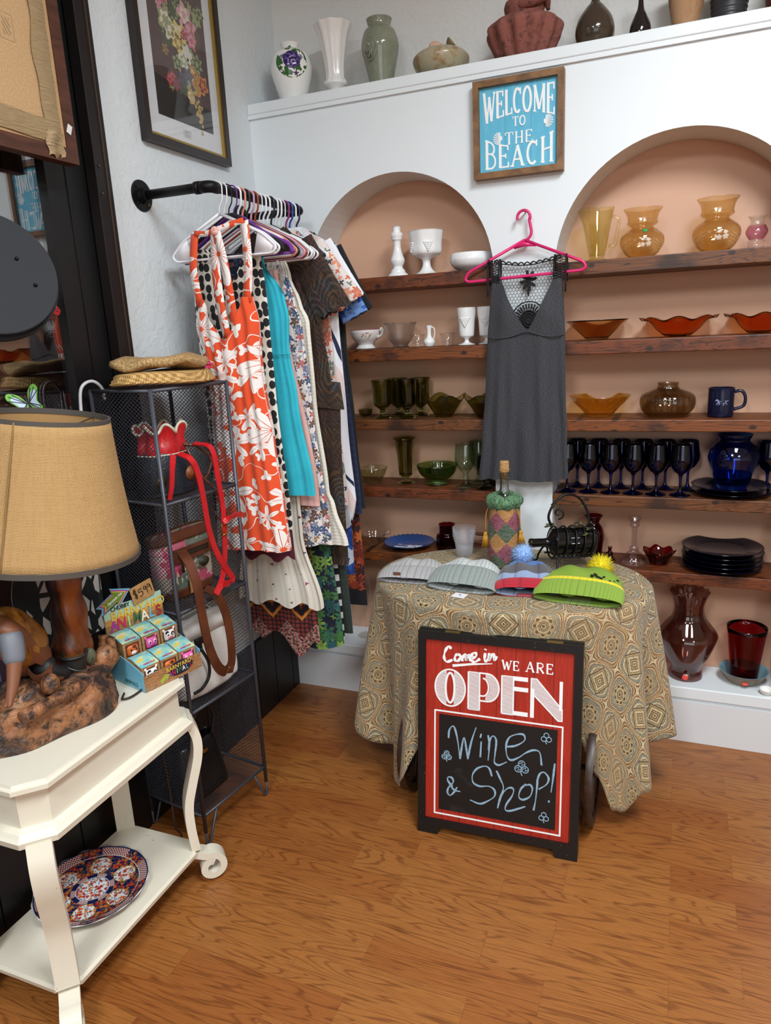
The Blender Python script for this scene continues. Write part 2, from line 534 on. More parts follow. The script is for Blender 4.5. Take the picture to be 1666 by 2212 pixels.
# black wainscot along the left wall, grooved
b = B()
y = -3.3
while y < -0.02:
    y2 = min(y + 0.135, -0.003)
    b.box((0.009, (y + y2) / 2, 0.165), (0.018, y2 - y - 0.005, 0.33))
    y = y2
b.box((0.006, -1.65, 0.165), (0.008, 3.3, 0.326))
struct(b.o('baseboard_left', M_black, smooth=False), 'black grooved board wainscot low on the left wall')

# shop window in the left wall
WY0, WY1 = -3.2, -0.815
wf = struct(B().box((-0.05, (WY0 + WY1) / 2, 0.175), (0.1, WY1 - WY0, 0.35)).o('window_1', M_black_al, smooth=False), 'dark framed shop window at the far left')
b = B()
b.box((-0.037, -0.915, 1.7), (0.05, 0.20, 2.8)); b.box((-0.035, WY0 + 0.05, 1.7), (0.10, 0.1, 2.8))
b.box((-0.035, (WY0 + WY1) / 2, 3.0), (0.10, WY1 - WY0, 0.2)); b.box((-0.035, (WY0 + WY1) / 2, 0.42), (0.10, WY1 - WY0, 0.16))
b.box((-0.012, -0.945, 1.72), (0.006, 0.006, 2.76))
b.o('window_frame', M_black_al, wf, smooth=False)
b = B()
b.box((0.012, -0.848, 1.72), (0.035, 0.058, 2.76), ch=0.002); b.box((0.031, -0.838, 1.72), (0.004, 0.003, 2.76), m=1)
for zz in (1.02, 1.9, 1.97): b.ell((0.031, -0.862, zz), (0.003, 0.004, 0.004), 8, 6, m=1)
b.o('window_trim', [M_bronze, P('trim_groove', '5a4a3c', 0.4, 0.5)], wf, smooth=False)
B().box((-0.03, (WY0 + -0.98) / 2, 1.7), (0.006, -0.98 - WY0, 2.42)).o('window_glass', glass('window_pane', 'f4f6f6', 0.0, 1.52), wf, smooth=False)
# dark backing box added behind the pane so its reflections show
b = B()
b.box((-0.75, -2.0, 1.5), (0.02, 3.2, 3.2)); b.box((-0.4, -0.46, 1.5), (0.7, 0.02, 3.2)); b.box((-0.4, -3.6, 1.5), (0.7, 0.02, 3.2))
b.box((-0.4, -2.0, 3.12), (0.72, 3.2, 0.02)); b.box((-0.4, -2.0, -0.02), (0.72, 3.2, 0.02))
struct(b.o('wall_dark_backing', P('dark_maroon_backing', '3a2018', 0.7), smooth=False), 'dark maroon backing added behind the shop window pane for its reflections')

# ceiling lamps (above the frame)
for i, (lx, ly, en) in enumerate(LAMPS):
    q = thing('ceiling_light', ('fluorescent ceiling panel nearest the arched wall', 'fluorescent ceiling panel behind the camera on the window side', 'fluorescent ceiling panel behind the camera on the far side')[i], 'light', (lx, ly, CEIL - 0.06), 0, 'fluorescent ceiling panels')
    B().box((0, 0, 0.035), (0.62, 1.22, 0.05)).o('lamp_housing', M_white, q, smooth=False)

# ---------------------------------------------------------------- shelves
NAMES = ['topmost', 'second from the top', 'middle', 'second from the bottom', 'lowest']
ZS = [1.69, 1.434, 1.17, 0.905, 0.64]
for side, (xa, xb, sp) in (('left', NL), ('right', NR)):
    for k, z in enumerate(ZS):
        th = 0.045 if k < 2 else 0.04
        bb = B().box((0, 0.092, -th / 2), (xb - xa - 0.004, ND + 0.004, th), ch=0.003)
        o = bb.o('wooden_shelf', M_shelf[(k * 2 + (side == 'right')) % 3], smooth=False, loc=((xa + xb) / 2, 0, z))
        tag(o, 'dark stained wooden shelf in the %s niche, %s' % (side, NAMES[k]), 'shelf', 'stained wooden niche shelves')

# ---------------------------------------------------------------- vessels
def prof(ctrl, n=7):
    return [(max(p.x, 0.0004), p.y) for p in cr([(a, b, 0) for a, b in ctrl], n)]
def hollow(outer, t=0.0025, zi=None, cap=True):
    """closed vessel profile: outside up to the rim, then the inside down to z=zi (or bottom)"""
    zi = (outer[0][1] + t * 1.5) if zi is None else zi
    inner = [(max(r - t, 0.0004), z) for r, z in outer if z > zi and r > t * 1.2]
    inner = inner[::-1]
    out = [(0.0004, outer[0][1])] + list(outer) + inner
    out.append((0.0004, zi))
    return out
def flute(n, amp, z0=-9, z1=9, twist=0.0, sharp=False):
    def f(t, r, z, i):
        if z0 <= z <= z1:
            c = math.cos(n * t + twist * z)
            if sharp: c = 1 - 2 * abs(math.sin((n * t + twist * z) / 2))
            r = r * (1 + amp * c)
        return r, z
    return f
def ruffle(n, amp, zr, rad=0.0):
    """rim waves growing towards height zr"""
    def f(t, r, z, i):
        k = max(0.0, z / zr) ** 3
        return r * (1 + rad * k * math.cos(n * t)), z + amp * k * math.cos(n * t)
    return f
def vessel(name, label, cat, loc, ctrl, mat, t=0.0025, zi=None, n=40, mod=None, rz=0.0, group=None, seg=7, solid=False, shell=None):
    pr = prof(ctrl, seg)
    b = B().lathe(pr if solid else hollow(pr, t, zi), n, mod=mod)
    return tag(at(b.o(name, mat), loc, rz), label, cat, group)
def dup(o, loc, label=None, rz=0.0, parent=None):
    c = o.copy(); C.objects.link(c); c.location = loc; c.rotation_euler = (0, 0, rz)
    c.parent = parent
    if label: c['label'] = label
    for ch in o.children:
        d = ch.copy(); C.objects.link(d); d.parent = c
        for g in ch.children:
            e = g.copy(); C.objects.link(e); e.parent = d
    return c

def m_ceramic(name, c, c2=None, sc=20, rough=0.2, lo=0.45, hi=0.6, bump=0.0):
    x = NT(name, rough)
    g = x.uv(kind='Object')
    nz = x.noise(g, sc, 4, 0.6, 0.5)
    x.col(x.mix(x.ramp(nz, [(lo, 0.0), (hi, 1.0)]), c, c2 or c))
    if bump: x.bump(nz, bump, 0.004)
    return x.m
M_milk = P('milk_glass', 'eef0f0', 0.15, 0, Subsurface_Weight=0.0)
M_porc = P('white_porcelain', 'eceae6', 0.15)
M_clear = thin('clear_glass', 'f2f4f4', 0.06)
M_frost = glass('frosted_glass', 'f2efec', 0.25)

# --- along the top ledge
L = 2.327
def m_violet():
    x = NT('porcelain_with_violets', 0.12)
    g = x.uv(kind='Object')
    s = x.sep(g)
    ang = x.math('ARCTAN2', s[0], x.math('MULTIPLY', s[1], -1))     # 0 faces the room
    v = x.comb(x.math('MULTIPLY', ang, 0.07), s[2], 0)
    c0 = x.comb(0.012, 0.135, 0)
    d = x.vmath('LENGTH', x.vmath('MULTIPLY', x.vmath('SUBTRACT', v, c0), (1, 1.0, 0)), out=1)
    mk, ln, di, crr = x.flower(v, 52, 5, 0.55, 0.9, 0.6)
    near = x.lt(d, 0.03)
    mid = x.lt(d, 0.058)
    cl = x.ramp(crr[2], [(0.0, '2c5a24'), (0.4, '3d7a2c'), (0.41, '4a2a62'), (0.75, '5a3f86'), (0.76, '7d6aa8'), (1.0, '35204a')], 'CONSTANT')
    cc = x.ramp(x.math('DIVIDE', d, 0.03), [(0.0, 'e8d5dc'), (0.3, '9f8fc8'), (0.7, '5d4a9a'), (1.0, '4a3574')])
    col = x.mix(x.math('MULTIPLY', mk, x.math('MULTIPLY', mid, x.gt(crr[1], 0.3))), 'eeeeea', cl)
    petals = x.vor(v, 130)
    col = x.mix(near, col, x.mix(x.lt(petals['Distance'], 0.42), '2c2250', cc))
    lf = x.flower(x.vmath('ADD', v, (0.3, 0.1, 0)), 34, 3, 0.7, 0.9, 0.5)
    col = x.mix(x.math('MULTIPLY', x.math('MULTIPLY', lf[0], x.math('SUBTRACT', 1.0, near)), mid), col, '35662a')
    x.col(col)
    return x.m
vessel('ginger_jar', 'white porcelain jar painted with purple violets on the ledge', 'vase', (0.136, 0.10, L),
       [(0.036, 0), (0.04, 0.004), (0.058, 0.05), (0.074, 0.105), (0.075, 0.135), (0.062, 0.17), (0.033, 0.187), (0.03, 0.193), (0.034, 0.206)], m_violet(), rz=0.35)
vessel('fluted_vase', 'tall white fluted pedestal vase between the violet jar and the sage vase', 'vase', (0.312, 0.10, L),
       [(0.04, 0), (0.043, 0.008), (0.03, 0.018), (0.018, 0.026), (0.03, 0.036), (0.042, 0.045), (0.04, 0.055), (0.033, 0.07), (0.037, 0.12), (0.05, 0.19), (0.062, 0.222), (0.068, 0.236)], M_porc,
       zi=0.05, mod=flute(10, 0.035, 0.05), n=60)
v = vessel('sage_vase', 'grey-green glazed vase with an oval medallion on the ledge', 'vase', (0.491, 0.10, L),
       [(0.034, 0), (0.037, 0.003), (0.05, 0.06), (0.064, 0.12), (0.065, 0.15), (0.055, 0.182), (0.042, 0.196), (0.041, 0.208), (0.045, 0.222)], m_ceramic('sage_glaze', '7f8471', '8c907e', 14, 0.12))
b = B()
el = [(0.023 * math.cos(2 * PI * i / 36), 0.036 * math.sin(2 * PI * i / 36)) for i in range(36)]
def onv(p):
    a = p[0] / 0.06 - PI / 2 - 0.25; r = 0.0665 + 0.0 * p[1] - 0.0022 * ((p[1]) / 0.02 if p[1] < 0 else 0) * -1 * 0 - (0.05 - 0.0) * max(0, -p[1]) * 0.1
    return (r * math.cos(a) * 0.975, r * math.sin(a) * 0.975, 0.118 + p[1])
b.tube([onv(p) for p in el], 0.0022, 6, closed=True)
b.tube([onv(p) for p in [(-0.012, -0.018), (-0.004, -0.026), (0.003, -0.012), (0.002, 0.004), (-0.006, 0.016), (0.002, 0.026), (0.012, 0.02), (0.014, 0.006), (0.008, -0.006), (0.008, -0.026)]], 0.0028, 6)
b.tube([onv(p) for p in [(-0.014, 0.012), (-0.016, -0.002), (-0.008, -0.012), (-0.002, 0.0)]], 0.002, 6)
b.o('medallion', v.data.materials[0], v)
# marbled pot with sea shells
v = vessel('shell_pot', 'squat marbled stone pot with seashells on its lid', 'pot', (0.712, 0.10, L),
       [(0.04, 0), (0.055, 0.004), (0.082, 0.024), (0.096, 0.05), (0.093, 0.068), (0.07, 0.084), (0.035, 0.091), (0.0004, 0.092)], m_ceramic('marbled_onyx', 'a79e82', '8d6a3c', 26, 0.2, 0.5, 0.68), solid=True)
b = B()
for k in range(5):
    b.ell((-0.026 + 0.007 * k, -0.012 + 0.003 * k, 0.099 + 0.002 * math.sin(k)), (0.012, 0.019 - 0.002 * abs(k - 2), 0.018 - 0.002 * abs(k - 1)), 14, 8)
b.o('conch_shell', P('pink_shell', 'cfa88e', 0.5), v)
b = B()
b.lathe(prof([(0.003, 0), (0.012, 0.012), (0.017, 0.026), (0.0004, 0.028)], 4), 18, (0, 0, 0), Matrix.Translation((0.022, -0.005, 0.091)) @ Matrix.Rotation(0.9, 4, 'Y'), mod=flute(9, 0.12))
b.o('fan_shell', P('olive_shell', '7a6a48', 0.6), v)
# pumpkin pot in terracotta
def gm(t, r, z, i):
    k = min(1, max(0, (0.125 - z) / 0.03))
    return r * (1 + 0.07 * k * math.cos(12 * t)) * (1 + 0.02 * noise.noise((math.cos(t) * 2, math.sin(t) * 2, z * 30))), z
v = vessel('pumpkin_pot', 'rough terracotta pot shaped like a ribbed pumpkin on the ledge', 'pot', (0.997, 0.105, L),
       [(0.062, 0), (0.07, 0.004), (0.095, 0.04), (0.115, 0.085), (0.118, 0.108), (0.095, 0.125), (0.066, 0.128), (0.06, 0.14), (0.066, 0.165), (0.063, 0.18)], m_ceramic('rough_terracotta', '8a5246', '4d2e28', 60, 0.85, 0.5, 0.72, 0.6), t=0.008, n=96, mod=gm)
B().tube(cr([(-0.045, -0.02, 0.165), (0.0, -0.05, 0.16), (0.04, -0.05, 0.17), (0.07, -0.02, 0.178), (0.075, 0.01, 0.15)], 5), [0.012, 0.013, 0.014, 0.015, 0.016, 0.018, 0.02, 0.022, 0.023, 0.024, 0.024, 0.023, 0.022, 0.02, 0.018, 0.016, 0.014, 0.012, 0.01, 0.008, 0.006], 12).o('stem', v.data.materials[0], v)
vessel('teardrop_vase', 'olive-brown glazed teardrop vase with a narrow neck on the ledge', 'vase', (1.22, 0.10, L),
       [(0.034, 0), (0.04, 0.003), (0.055, 0.03), (0.0605, 0.058), (0.052, 0.092), (0.03, 0.122), (0.014, 0.14), (0.009, 0.165), (0.011, 0.20)], m_ceramic('olive_brown_glaze', '3f342a', '4c3d2c', 8, 0.12))
vessel('bud_vase', 'small black-brown bottle vase with a thin neck on the ledge', 'vase', (1.356, 0.10, L),
       [(0.024, 0), (0.027, 0.002), (0.032, 0.025), (0.03, 0.05), (0.018, 0.078), (0.009, 0.1), (0.007, 0.14), (0.009, 0.17)], m_ceramic('black_brown_glaze', '201a1a', '2a2020', 8, 0.08))
vessel('clay_pot', 'plain unglazed tan clay pot on the ledge', 'pot', (1.487, 0.10, L),
       [(0.028, 0), (0.032, 0.003), (0.045, 0.06), (0.053, 0.11), (0.058, 0.17)], m_ceramic('tan_clay', 'a9825f', '93694a', 15, 0.85))
vessel('ribbed_pot', 'charcoal horizontally ribbed pot at the right of the ledge', 'pot', (1.605, 0.10, L),
       [(0.042, 0), (0.046, 0.003), (0.05, 0.05), (0.054, 0.1), (0.056, 0.16)], P('charcoal_glaze', '2b2b2f', 0.4), seg=14, mod=lambda t, r, z, i: (r * (1 + 0.03 * math.sin(z * 450)), z))
vessel('rust_pot', 'rust red pot at the far right end of the ledge', 'pot', (1.755, 0.11, L), [(0.04, 0), (0.044, 0.003), (0.055, 0.06), (0.05, 0.14)], P('rust_glaze', '5a2c22', 0.35))

# --- left niche, topmost shelf (milk glass)
z = 1.691
vessel('candlestick', 'white milk glass candlestick on the topmost left shelf', 'candlestick', (0.533, 0.075, z),
       [(0.037, 0), (0.038, 0.004), (0.034, 0.01), (0.028, 0.015), (0.026, 0.022), (0.019, 0.03), (0.018, 0.036), (0.024, 0.048), (0.026, 0.06), (0.02, 0.076), (0.014, 0.1), (0.014, 0.122), (0.019, 0.13), (0.02, 0.136), (0.022, 0.142), (0.022, 0.152), (0.015, 0.157), (0.015, 0.172), (0.019, 0.176)], M_milk, zi=0.155)
v = vessel('compote', 'white milk glass footed compote with grape relief on the topmost left shelf', 'compote', (0.643, 0.08, z),
       [(0.044, 0), (0.046, 0.002), (0.03, 0.01), (0.018, 0.024), (0.014, 0.042), (0.02, 0.056), (0.045, 0.066), (0.056, 0.078), (0.058, 0.11), (0.064, 0.147), (0.066, 0.15)], M_milk, zi=0.064, n=48, mod=flute(8, 0.02, 0.06))
def grapes(b, R, z0, a0, rows=4, s=0.0042, col=4):
    for r in range(rows):
        for c in range(rows - r):
            a = a0 + (c - (rows - r - 1) / 2) * s * 1.7 / R
            b.ell((R * math.cos(a), R * math.sin(a), z0 - r * s * 1.6), (s, s, s), 8, 6)
for a0 in (-PI / 2 + 0.45, -PI / 2 - 0.9):
    b = B(); grapes(b, 0.0575, 0.108, a0, 5); b.o('grape_cluster', M_milk, v)
vessel('ribbed_bowl', 'white milk glass bowl with slanted ribs on the topmost left shelf', 'bowl', (0.81, 0.085, z),
       [(0.038, 0), (0.042, 0.003), (0.066, 0.018), (0.076, 0.036), (0.075, 0.05), (0.071, 0.062)], M_milk, t=0.004, n=96, mod=flute(40, 0.013, 0.004, 0.055, 26))

# --- left niche, second shelf
z = 1.435
def m_sprig():
    x = NT('porcelain_with_sprigs', 0.15)
    g = x.uv(kind='Object'); s = x.sep(g)
    v = x.comb(x.math('MULTIPLY', x.math('ARCTAN2', s[0], x.math('MULTIPLY', s[1], -1)), 0.06), s[2], 0)
    mk, ln, di, c3 = x.flower(v, 90, 5, 0.5, 1.0, 0.4)
    d = x.vmath('LENGTH', x.vmath('MULTIPLY', x.vmath('SUBTRACT', v, x.comb(0.03, 0.05, 0)), (0.6, 1.3, 0)), out=1)
    c = x.mix(x.math('MULTIPLY', mk, x.lt(d, 0.016)), 'eceae8', x.ramp(c3[2], [(0, '6f8a4a'), (0.35, 'c08a9a'), (0.7, 'c9a24e'), (0.9, '6a6fa0')], 'CONSTANT'))
    c = x.mix(x.gt(s[2], 0.0705), c, 'a0566c')
    return x.col(c).m
v = vessel('sauce_boat', 'white porcelain tureen with painted flower sprigs and scrolled handle', 'tureen', (0.382, 0.085, z),
       [(0.036, 0), (0.038, 0.003), (0.03, 0.013), (0.032, 0.02), (0.05, 0.04), (0.058, 0.06), (0.058, 0.073)], m_sprig(), zi=0.022)
B().tube(cr([(0.05, 0.0, 0.042), (0.068, 0, 0.05), (0.074, 0, 0.068), (0.068, 0, 0.074), (0.063, 0, 0.066)], 5), 0.005, 8).o('handle', M_porc, v)
vessel('frosted_bowl', 'pale frosted glass bowl with a scalloped rim on the left shelf', 'bowl', (0.527, 0.085, z),
       [(0.03, 0), (0.033, 0.003), (0.028, 0.01), (0.042, 0.026), (0.05, 0.045), (0.054, 0.065), (0.063, 0.088)], glass('frosted_white', 'e9e2dd', 0.35), t=0.0035, n=96, mod=ruffle(12, 0.004, 0.088, 0.03))
vt = vessel('votive_cup', 'clear faceted votive glass beside the small white ewer', 'votive glass', (0.6, 0.075, z), [(0.02, 0), (0.022, 0.002), (0.023, 0.02), (0.028, 0.044)], M_clear, t=0.004, n=48, zi=0.01, mod=ruffle(8, 0.0025, 0.044, 0.06), group='clear votive glasses')
dup(vt, (0.718, 0.07, z), 'clear faceted votive glass between the ewer and the grape goblets')
v = vessel('ewer', 'tiny white handled ewer on the second left shelf', 'ewer', (0.652, 0.055, z), [(0.013, 0), (0.016, 0.002), (0.021, 0.014), (0.019, 0.024), (0.009, 0.036), (0.008, 0.056), (0.011, 0.072), (0.012, 0.076)], M_milk, t=0.002)
B().tube(cr([(0.01, 0, 0.07), (0.019, 0, 0.066), (0.022, 0, 0.05), (0.018, 0, 0.026)], 5), 0.0022, 6).o('handle', M_milk, v)
mg = vessel('grape_goblet', 'white milk glass goblet with grapes, the one fully in view', 'goblet', (0.79, 0.075, z),
       [(0.03, 0), (0.031, 0.002), (0.014, 0.008), (0.008, 0.014), (0.009, 0.022), (0.022, 0.03), (0.027, 0.036), (0.03, 0.08), (0.034, 0.115), (0.034, 0.132)], M_milk, zi=0.034, group='milk glass grape goblets')
b = B(); grapes(b, 0.0315, 0.094, -PI / 2 + 0.1, 6, 0.0036); b.o('grape_cluster', M_milk, mg)
dup(mg, (0.862, 0.09, z), 'white milk glass goblet with grapes, half hidden behind the hanging grey dress')

# --- left niche, middle shelf (olive glass)
z = 1.171
M_olive = glass('olive_glass', '95964c', 0.03, k=0.8)
gb = vessel('olive_goblet', 'olive green pressed glass goblet, front left of the four', 'goblet', (0.456, 0.045, z),
       [(0.036, 0), (0.037, 0.003), (0.02, 0.009), (0.01, 0.016), (0.014, 0.024), (0.009, 0.03), (0.02, 0.04), (0.034, 0.055), (0.036, 0.08), (0.038, 0.12), (0.041, 0.146)], M_olive, t=0.003, zi=0.043, n=48, mod=flute(10, 0.03, 0.045, 0.125), group='olive glass goblets')
dup(gb, (0.491, 0.125, z), 'olive green pressed glass goblet, back left of the four')
dup(gb, (0.557, 0.045, z), 'olive green pressed glass goblet, front right of the four')
dup(gb, (0.585, 0.125, z), 'olive green pressed glass goblet, back right of the four')
vessel('small_bowl', 'small dark green glass bowl beside the hanging black dress', 'bowl', (0.368, 0.08, z), [(0.016, 0), (0.018, 0.002), (0.026, 0.015), (0.029, 0.03)], M_olive)
wb = vessel('wavy_bowl', 'olive green glass bowl with a wavy rim, fully in view', 'bowl', (0.693, 0.085, z), [(0.03, 0), (0.033, 0.003), (0.05, 0.03), (0.068, 0.055), (0.08, 0.075)], M_olive, t=0.003, n=72, mod=ruffle(4, 0.011, 0.075, 0.06), group='wavy olive glass bowls', rz=0.5)
dup(wb, (0.855, 0.085, z), 'olive green glass bowl with a wavy rim, half hidden by the hanging grey dress')

# --- left niche, fourth shelf (green glass)
z = 0.906
M_green = glass('leaf_green_glass', '6f9644', 0.03, k=0.8)
M_teal = thin('green_tinted_glass', 'a9c9b2', 0.06)
vessel('pale_bowl', 'pale green pressed glass bowl beside the hanging clothes', 'bowl', (0.385, 0.085, z), [(0.026, 0), (0.03, 0.003), (0.048, 0.03), (0.06, 0.06)], thin('pale_olive_glass', 'c6cca0', 0.06), mod=flute(12, 0.03, 0.01, 0.045), n=60)
vessel('tall_footed_vase', 'tall olive green footed glass vase on the left shelf', 'vase', (0.526, 0.085, z), [(0.035, 0), (0.036, 0.003), (0.016, 0.01), (0.01, 0.018), (0.022, 0.03), (0.026, 0.04), (0.03, 0.1), (0.038, 0.165), (0.044, 0.178), (0.044, 0.182)], M_olive, t=0.003, zi=0.034, n=48, mod=flute(12, 0.03, 0.035, 0.16))
vessel('footed_bowl', 'green ribbed glass bowl on a fluted foot', 'bowl', (0.658, 0.085, z), [(0.04, 0), (0.043, 0.003), (0.041, 0.02), (0.048, 0.026), (0.068, 0.045), (0.078, 0.07), (0.08, 0.079)], M_green, t=0.003, zi=0.026, n=120, mod=flute(36, 0.012))
wg = vessel('water_goblet', 'green tinted water goblet standing in front on the left shelf', 'goblet', (0.781, 0.055, z),
       [(0.036, 0), (0.037, 0.003), (0.02, 0.01), (0.011, 0.02), (0.013, 0.035), (0.01, 0.05), (0.022, 0.066), (0.037, 0.09), (0.041, 0.115), (0.039, 0.145), (0.037, 0.165)], M_teal, t=0.002, zi=0.066, group='green water goblets')
dup(wg, (0.812, 0.14, z), 'green tinted water goblet standing behind its twin on the left shelf')
dg = vessel('smoked_goblet', 'dark smoked glass goblet behind the dress hem, left one', 'goblet', (0.862, 0.05, z), [(0.033, 0), (0.034, 0.003), (0.016, 0.01), (0.01, 0.02), (0.02, 0.04), (0.034, 0.06), (0.036, 0.12)], glass('smoked_glass', '4a5248', 0.03), zi=0.042, group='dark smoked goblets')
dup(dg, (0.892, 0.145, z), 'dark smoked glass goblet behind the dress hem, rear one')

# --- left niche, lowest shelf
z = 0.641
v = vessel('crystal_dish', 'clear crystal dish with a knobbed handle beside the hanging clothes', 'dish', (0.37, 0.09, z), [(0.02, 0), (0.024, 0.003), (0.04, 0.02), (0.05, 0.045)], M_clear, n=60, mod=flute(15, 0.04, 0.005))
b = B(); b.ell((0.066, 0, 0.055), (0.014, 0.012, 0.013), 12, 8); b.ell((0.05, 0, 0.048), (0.012, 0.008, 0.008), 12, 8); b.o('handle', M_clear, v)
def m_blueplate():
    x = NT('blue_opaque_glass', 0.15)
    g = x.uv(kind='Object'); s = x.sep(g)
    r = x.vmath('LENGTH', x.vmath('MULTIPLY', g, (1, 1, 0)), out=1)
    n = x.noise(x.vmath('MULTIPLY', g, (1, 2.2, 1)), 28, 3, 0.6)
    band = x.lt(x.math('ABSOLUTE', x.math('ADD', s[1], x.math('MULTIPLY', n, 0.05))), 0.034)
    mk = x.math('MULTIPLY', x.math('MULTIPLY', x.gt(n, 0.52), x.lt(r, 0.056)), band)
    ln = x.math('MULTIPLY', x.lt(x.math('ABSOLUTE', x.math('ADD', s[1], 0.03)), 0.007), x.lt(r, 0.06))
    x.col(x.mix(x.math('MAXIMUM', mk, ln), '15427e', 'dfe6ee'))
    return x.m
vessel('blue_plate', 'bright blue glass plate with a white scene and beaded rim', 'plate', (0.528, 0.083, z), [(0.05, 0), (0.054, 0.002), (0.06, 0.005), (0.085, 0.016), (0.103, 0.024)], m_blueplate(), t=0.004, n=96, mod=ruffle(32, 0.0015, 0.024, 0.012))
M_ruby = glass('ruby_glass', '7a0c16', 0.03, k=0.9)
vessel('ruby_jar', 'dark ruby glass jar with thumbprint body behind the plastic cups', 'jar', (0.69, 0.085, z), [(0.038, 0), (0.041, 0.003), (0.042, 0.05), (0.04, 0.062), (0.031, 0.068), (0.031, 0.1), (0.033, 0.104)], M_ruby, n=48, mod=flute(9, 0.04, 0.004, 0.04))
t_ = thing('spindle_rack', 'small brown wooden rack with turned spindles behind the bottle bag', 'rack', (0.823, 0.10, z))
MW = P('brown_turned_wood', '5b3320', 0.4)
B().box((0, 0, 0.006), (0.12, 0.06, 0.012), ch=0.002).o('base', MW, t_)
for zz in (0.03, 0.066):
    B().lathe([(0.004, -0.05), (0.007, -0.046), (0.004, -0.04), (0.006, -0.02), (0.007, 0), (0.006, 0.02), (0.004, 0.04), (0.007, 0.046), (0.004, 0.05)], 12, (0, 0, zz), Matrix.Rotation(PI / 2, 4, 'Y')).o('rail', MW, t_)
for sx in (-0.05, 0.05):
    B().lathe([(0.006, 0.012), (0.009, 0.02), (0.005, 0.03), (0.008, 0.045), (0.005, 0.06), (0.009, 0.07), (0.006, 0.08), (0.0004, 0.082)], 14, (sx, 0, 0)).o('spindle', MW, t_)

# --- right niche, topmost shelf (amber glass)
z = 1.691
M_yellow = thin('yellow_glass', 'efe69a', 0.08, 0.06)
M_amber = glass('pale_amber_glass', 'f0cd84', 0.01)
v = vessel('pitcher', 'pale yellow pressed glass pitcher on the topmost right shelf', 'pitcher', (1.243, 0.085, z),
       [(0.036, 0), (0.037, 0.003), (0.026, 0.008), (0.022, 0.014), (0.026, 0.02), (0.034, 0.06), (0.042, 0.11), (0.05, 0.15), (0.053, 0.166)], M_yellow, t=0.003, zi=0.018, n=48,
       mod=lambda t, r, zz, i: (r * (1 + 0.02 * math.cos(8 * t)) + (0.012 * max(0, math.cos(t - PI)) ** 6 * (zz / 0.166) ** 4), zz + 0.002 * math.cos(3 * t) * (zz / 0.166) ** 4))
B().tube(pipe2([(0.046, 0, 0.14), (0.07, 0, 0.13), (0.058, 0, 0.045), (0.036, 0, 0.047)], 0.01), 0.005, 8).o('handle', M_yellow, v)
AV = [(0.032, 0), (0.036, 0.002), (0.055, 0.018), (0.069, 0.045), (0.066, 0.068), (0.045, 0.086), (0.036, 0.092), (0.035, 0.097), (0.047, 0.105), (0.048, 0.11), (0.046, 0.118), (0.05, 0.135), (0.06, 0.152)]
def crimp(t, r, zz, i):
    k = max(0, (zz - 0.13) / 0.022)
    return r * (1 + 0.012 * k * math.cos(44 * t)), zz
def etch_mask(x):
    g = x.uv(kind='Object'); s = x.sep(g)
    v = x.comb(x.math('MULTIPLY', x.math('ARCTAN2', s[0], x.math('MULTIPLY', s[1], -1)), 0.06), s[2], 0)
    mk, ln, di, c3 = x.flower(v, 60, 5, 0.6, 0.6, 0.3)
    d = x.vmath('LENGTH', x.vmath('SUBTRACT', v, x.comb(0.012, 0.04, 0)), out=1)
    e = x.math('MULTIPLY', x.math('MULTIPLY', mk, x.lt(d, 0.018)), 0.45)
    ray = x.math('MULTIPLY', x.lt(x.math('ABSOLUTE', x.math('SINE', x.math('MULTIPLY', x.math('ADD', s[2], x.math('MULTIPLY', x.math('ABSOLUTE', s[0]), 0.6)), 330.0))), 0.2),
                 x.math('MULTIPLY', x.gt(x.math('ABSOLUTE', s[0]), 0.035), x.lt(s[2], 0.05)))
    return x.math('MAXIMUM', e, x.math('MULTIPLY', ray, 0.22))
M_etch = thin('etched_amber_glass', 'efcf8c', 0.07, 0.01, etch_mask)
va = vessel('amber_vase', 'etched pale amber glass vase with a green sticker', 'vase', (1.385, 0.085, z), AV, M_etch, t=0.0022, n=132, mod=crimp, group='etched amber vases')
vb = dup(va, (1.607, 0.085, z), 'etched pale amber glass vase without a sticker, nearer the right edge')
vb.scale = (1.03, 1.03, 1.06)
B().ell((0.012, -0.0605, 0.079), (0.0085, 0.003, 0.006), 12, 6, Matrix.Rotation(-0.6, 4, 'X')).o('price_sticker', P('green_sticker', '1f9a5a', 0.6), va)
v = vessel('pink_vase', 'small pink and clear glass vase at the right of the topmost shelf', 'vase', (1.722, 0.09, z), [(0.024, 0), (0.026, 0.003), (0.022, 0.014), (0.026, 0.024), (0.02, 0.028), (0.03, 0.045), (0.031, 0.055), (0.024, 0.07), (0.02, 0.074), (0.02, 0.085), (0.028, 0.098)], M_clear, zi=0.028)
B().lathe(prof([(0.021, 0.029), (0.0305, 0.045), (0.0315, 0.055), (0.0245, 0.07)], 6), 32).o('pink_band', thin('cranberry_glass', 'd8629a', 0.05), v)
vessel('hurricane_glass', 'tall pinkish clear hurricane glass at the right edge of the topmost shelf', 'candle glass', (1.79, 0.11, z), [(0.03, 0), (0.032, 0.003), (0.012, 0.012), (0.01, 0.05), (0.014, 0.07), (0.032, 0.09), (0.036, 0.1), (0.034, 0.18)], thin('faint_pink_glass', 'e4ccd2', 0.07), zi=0.09)

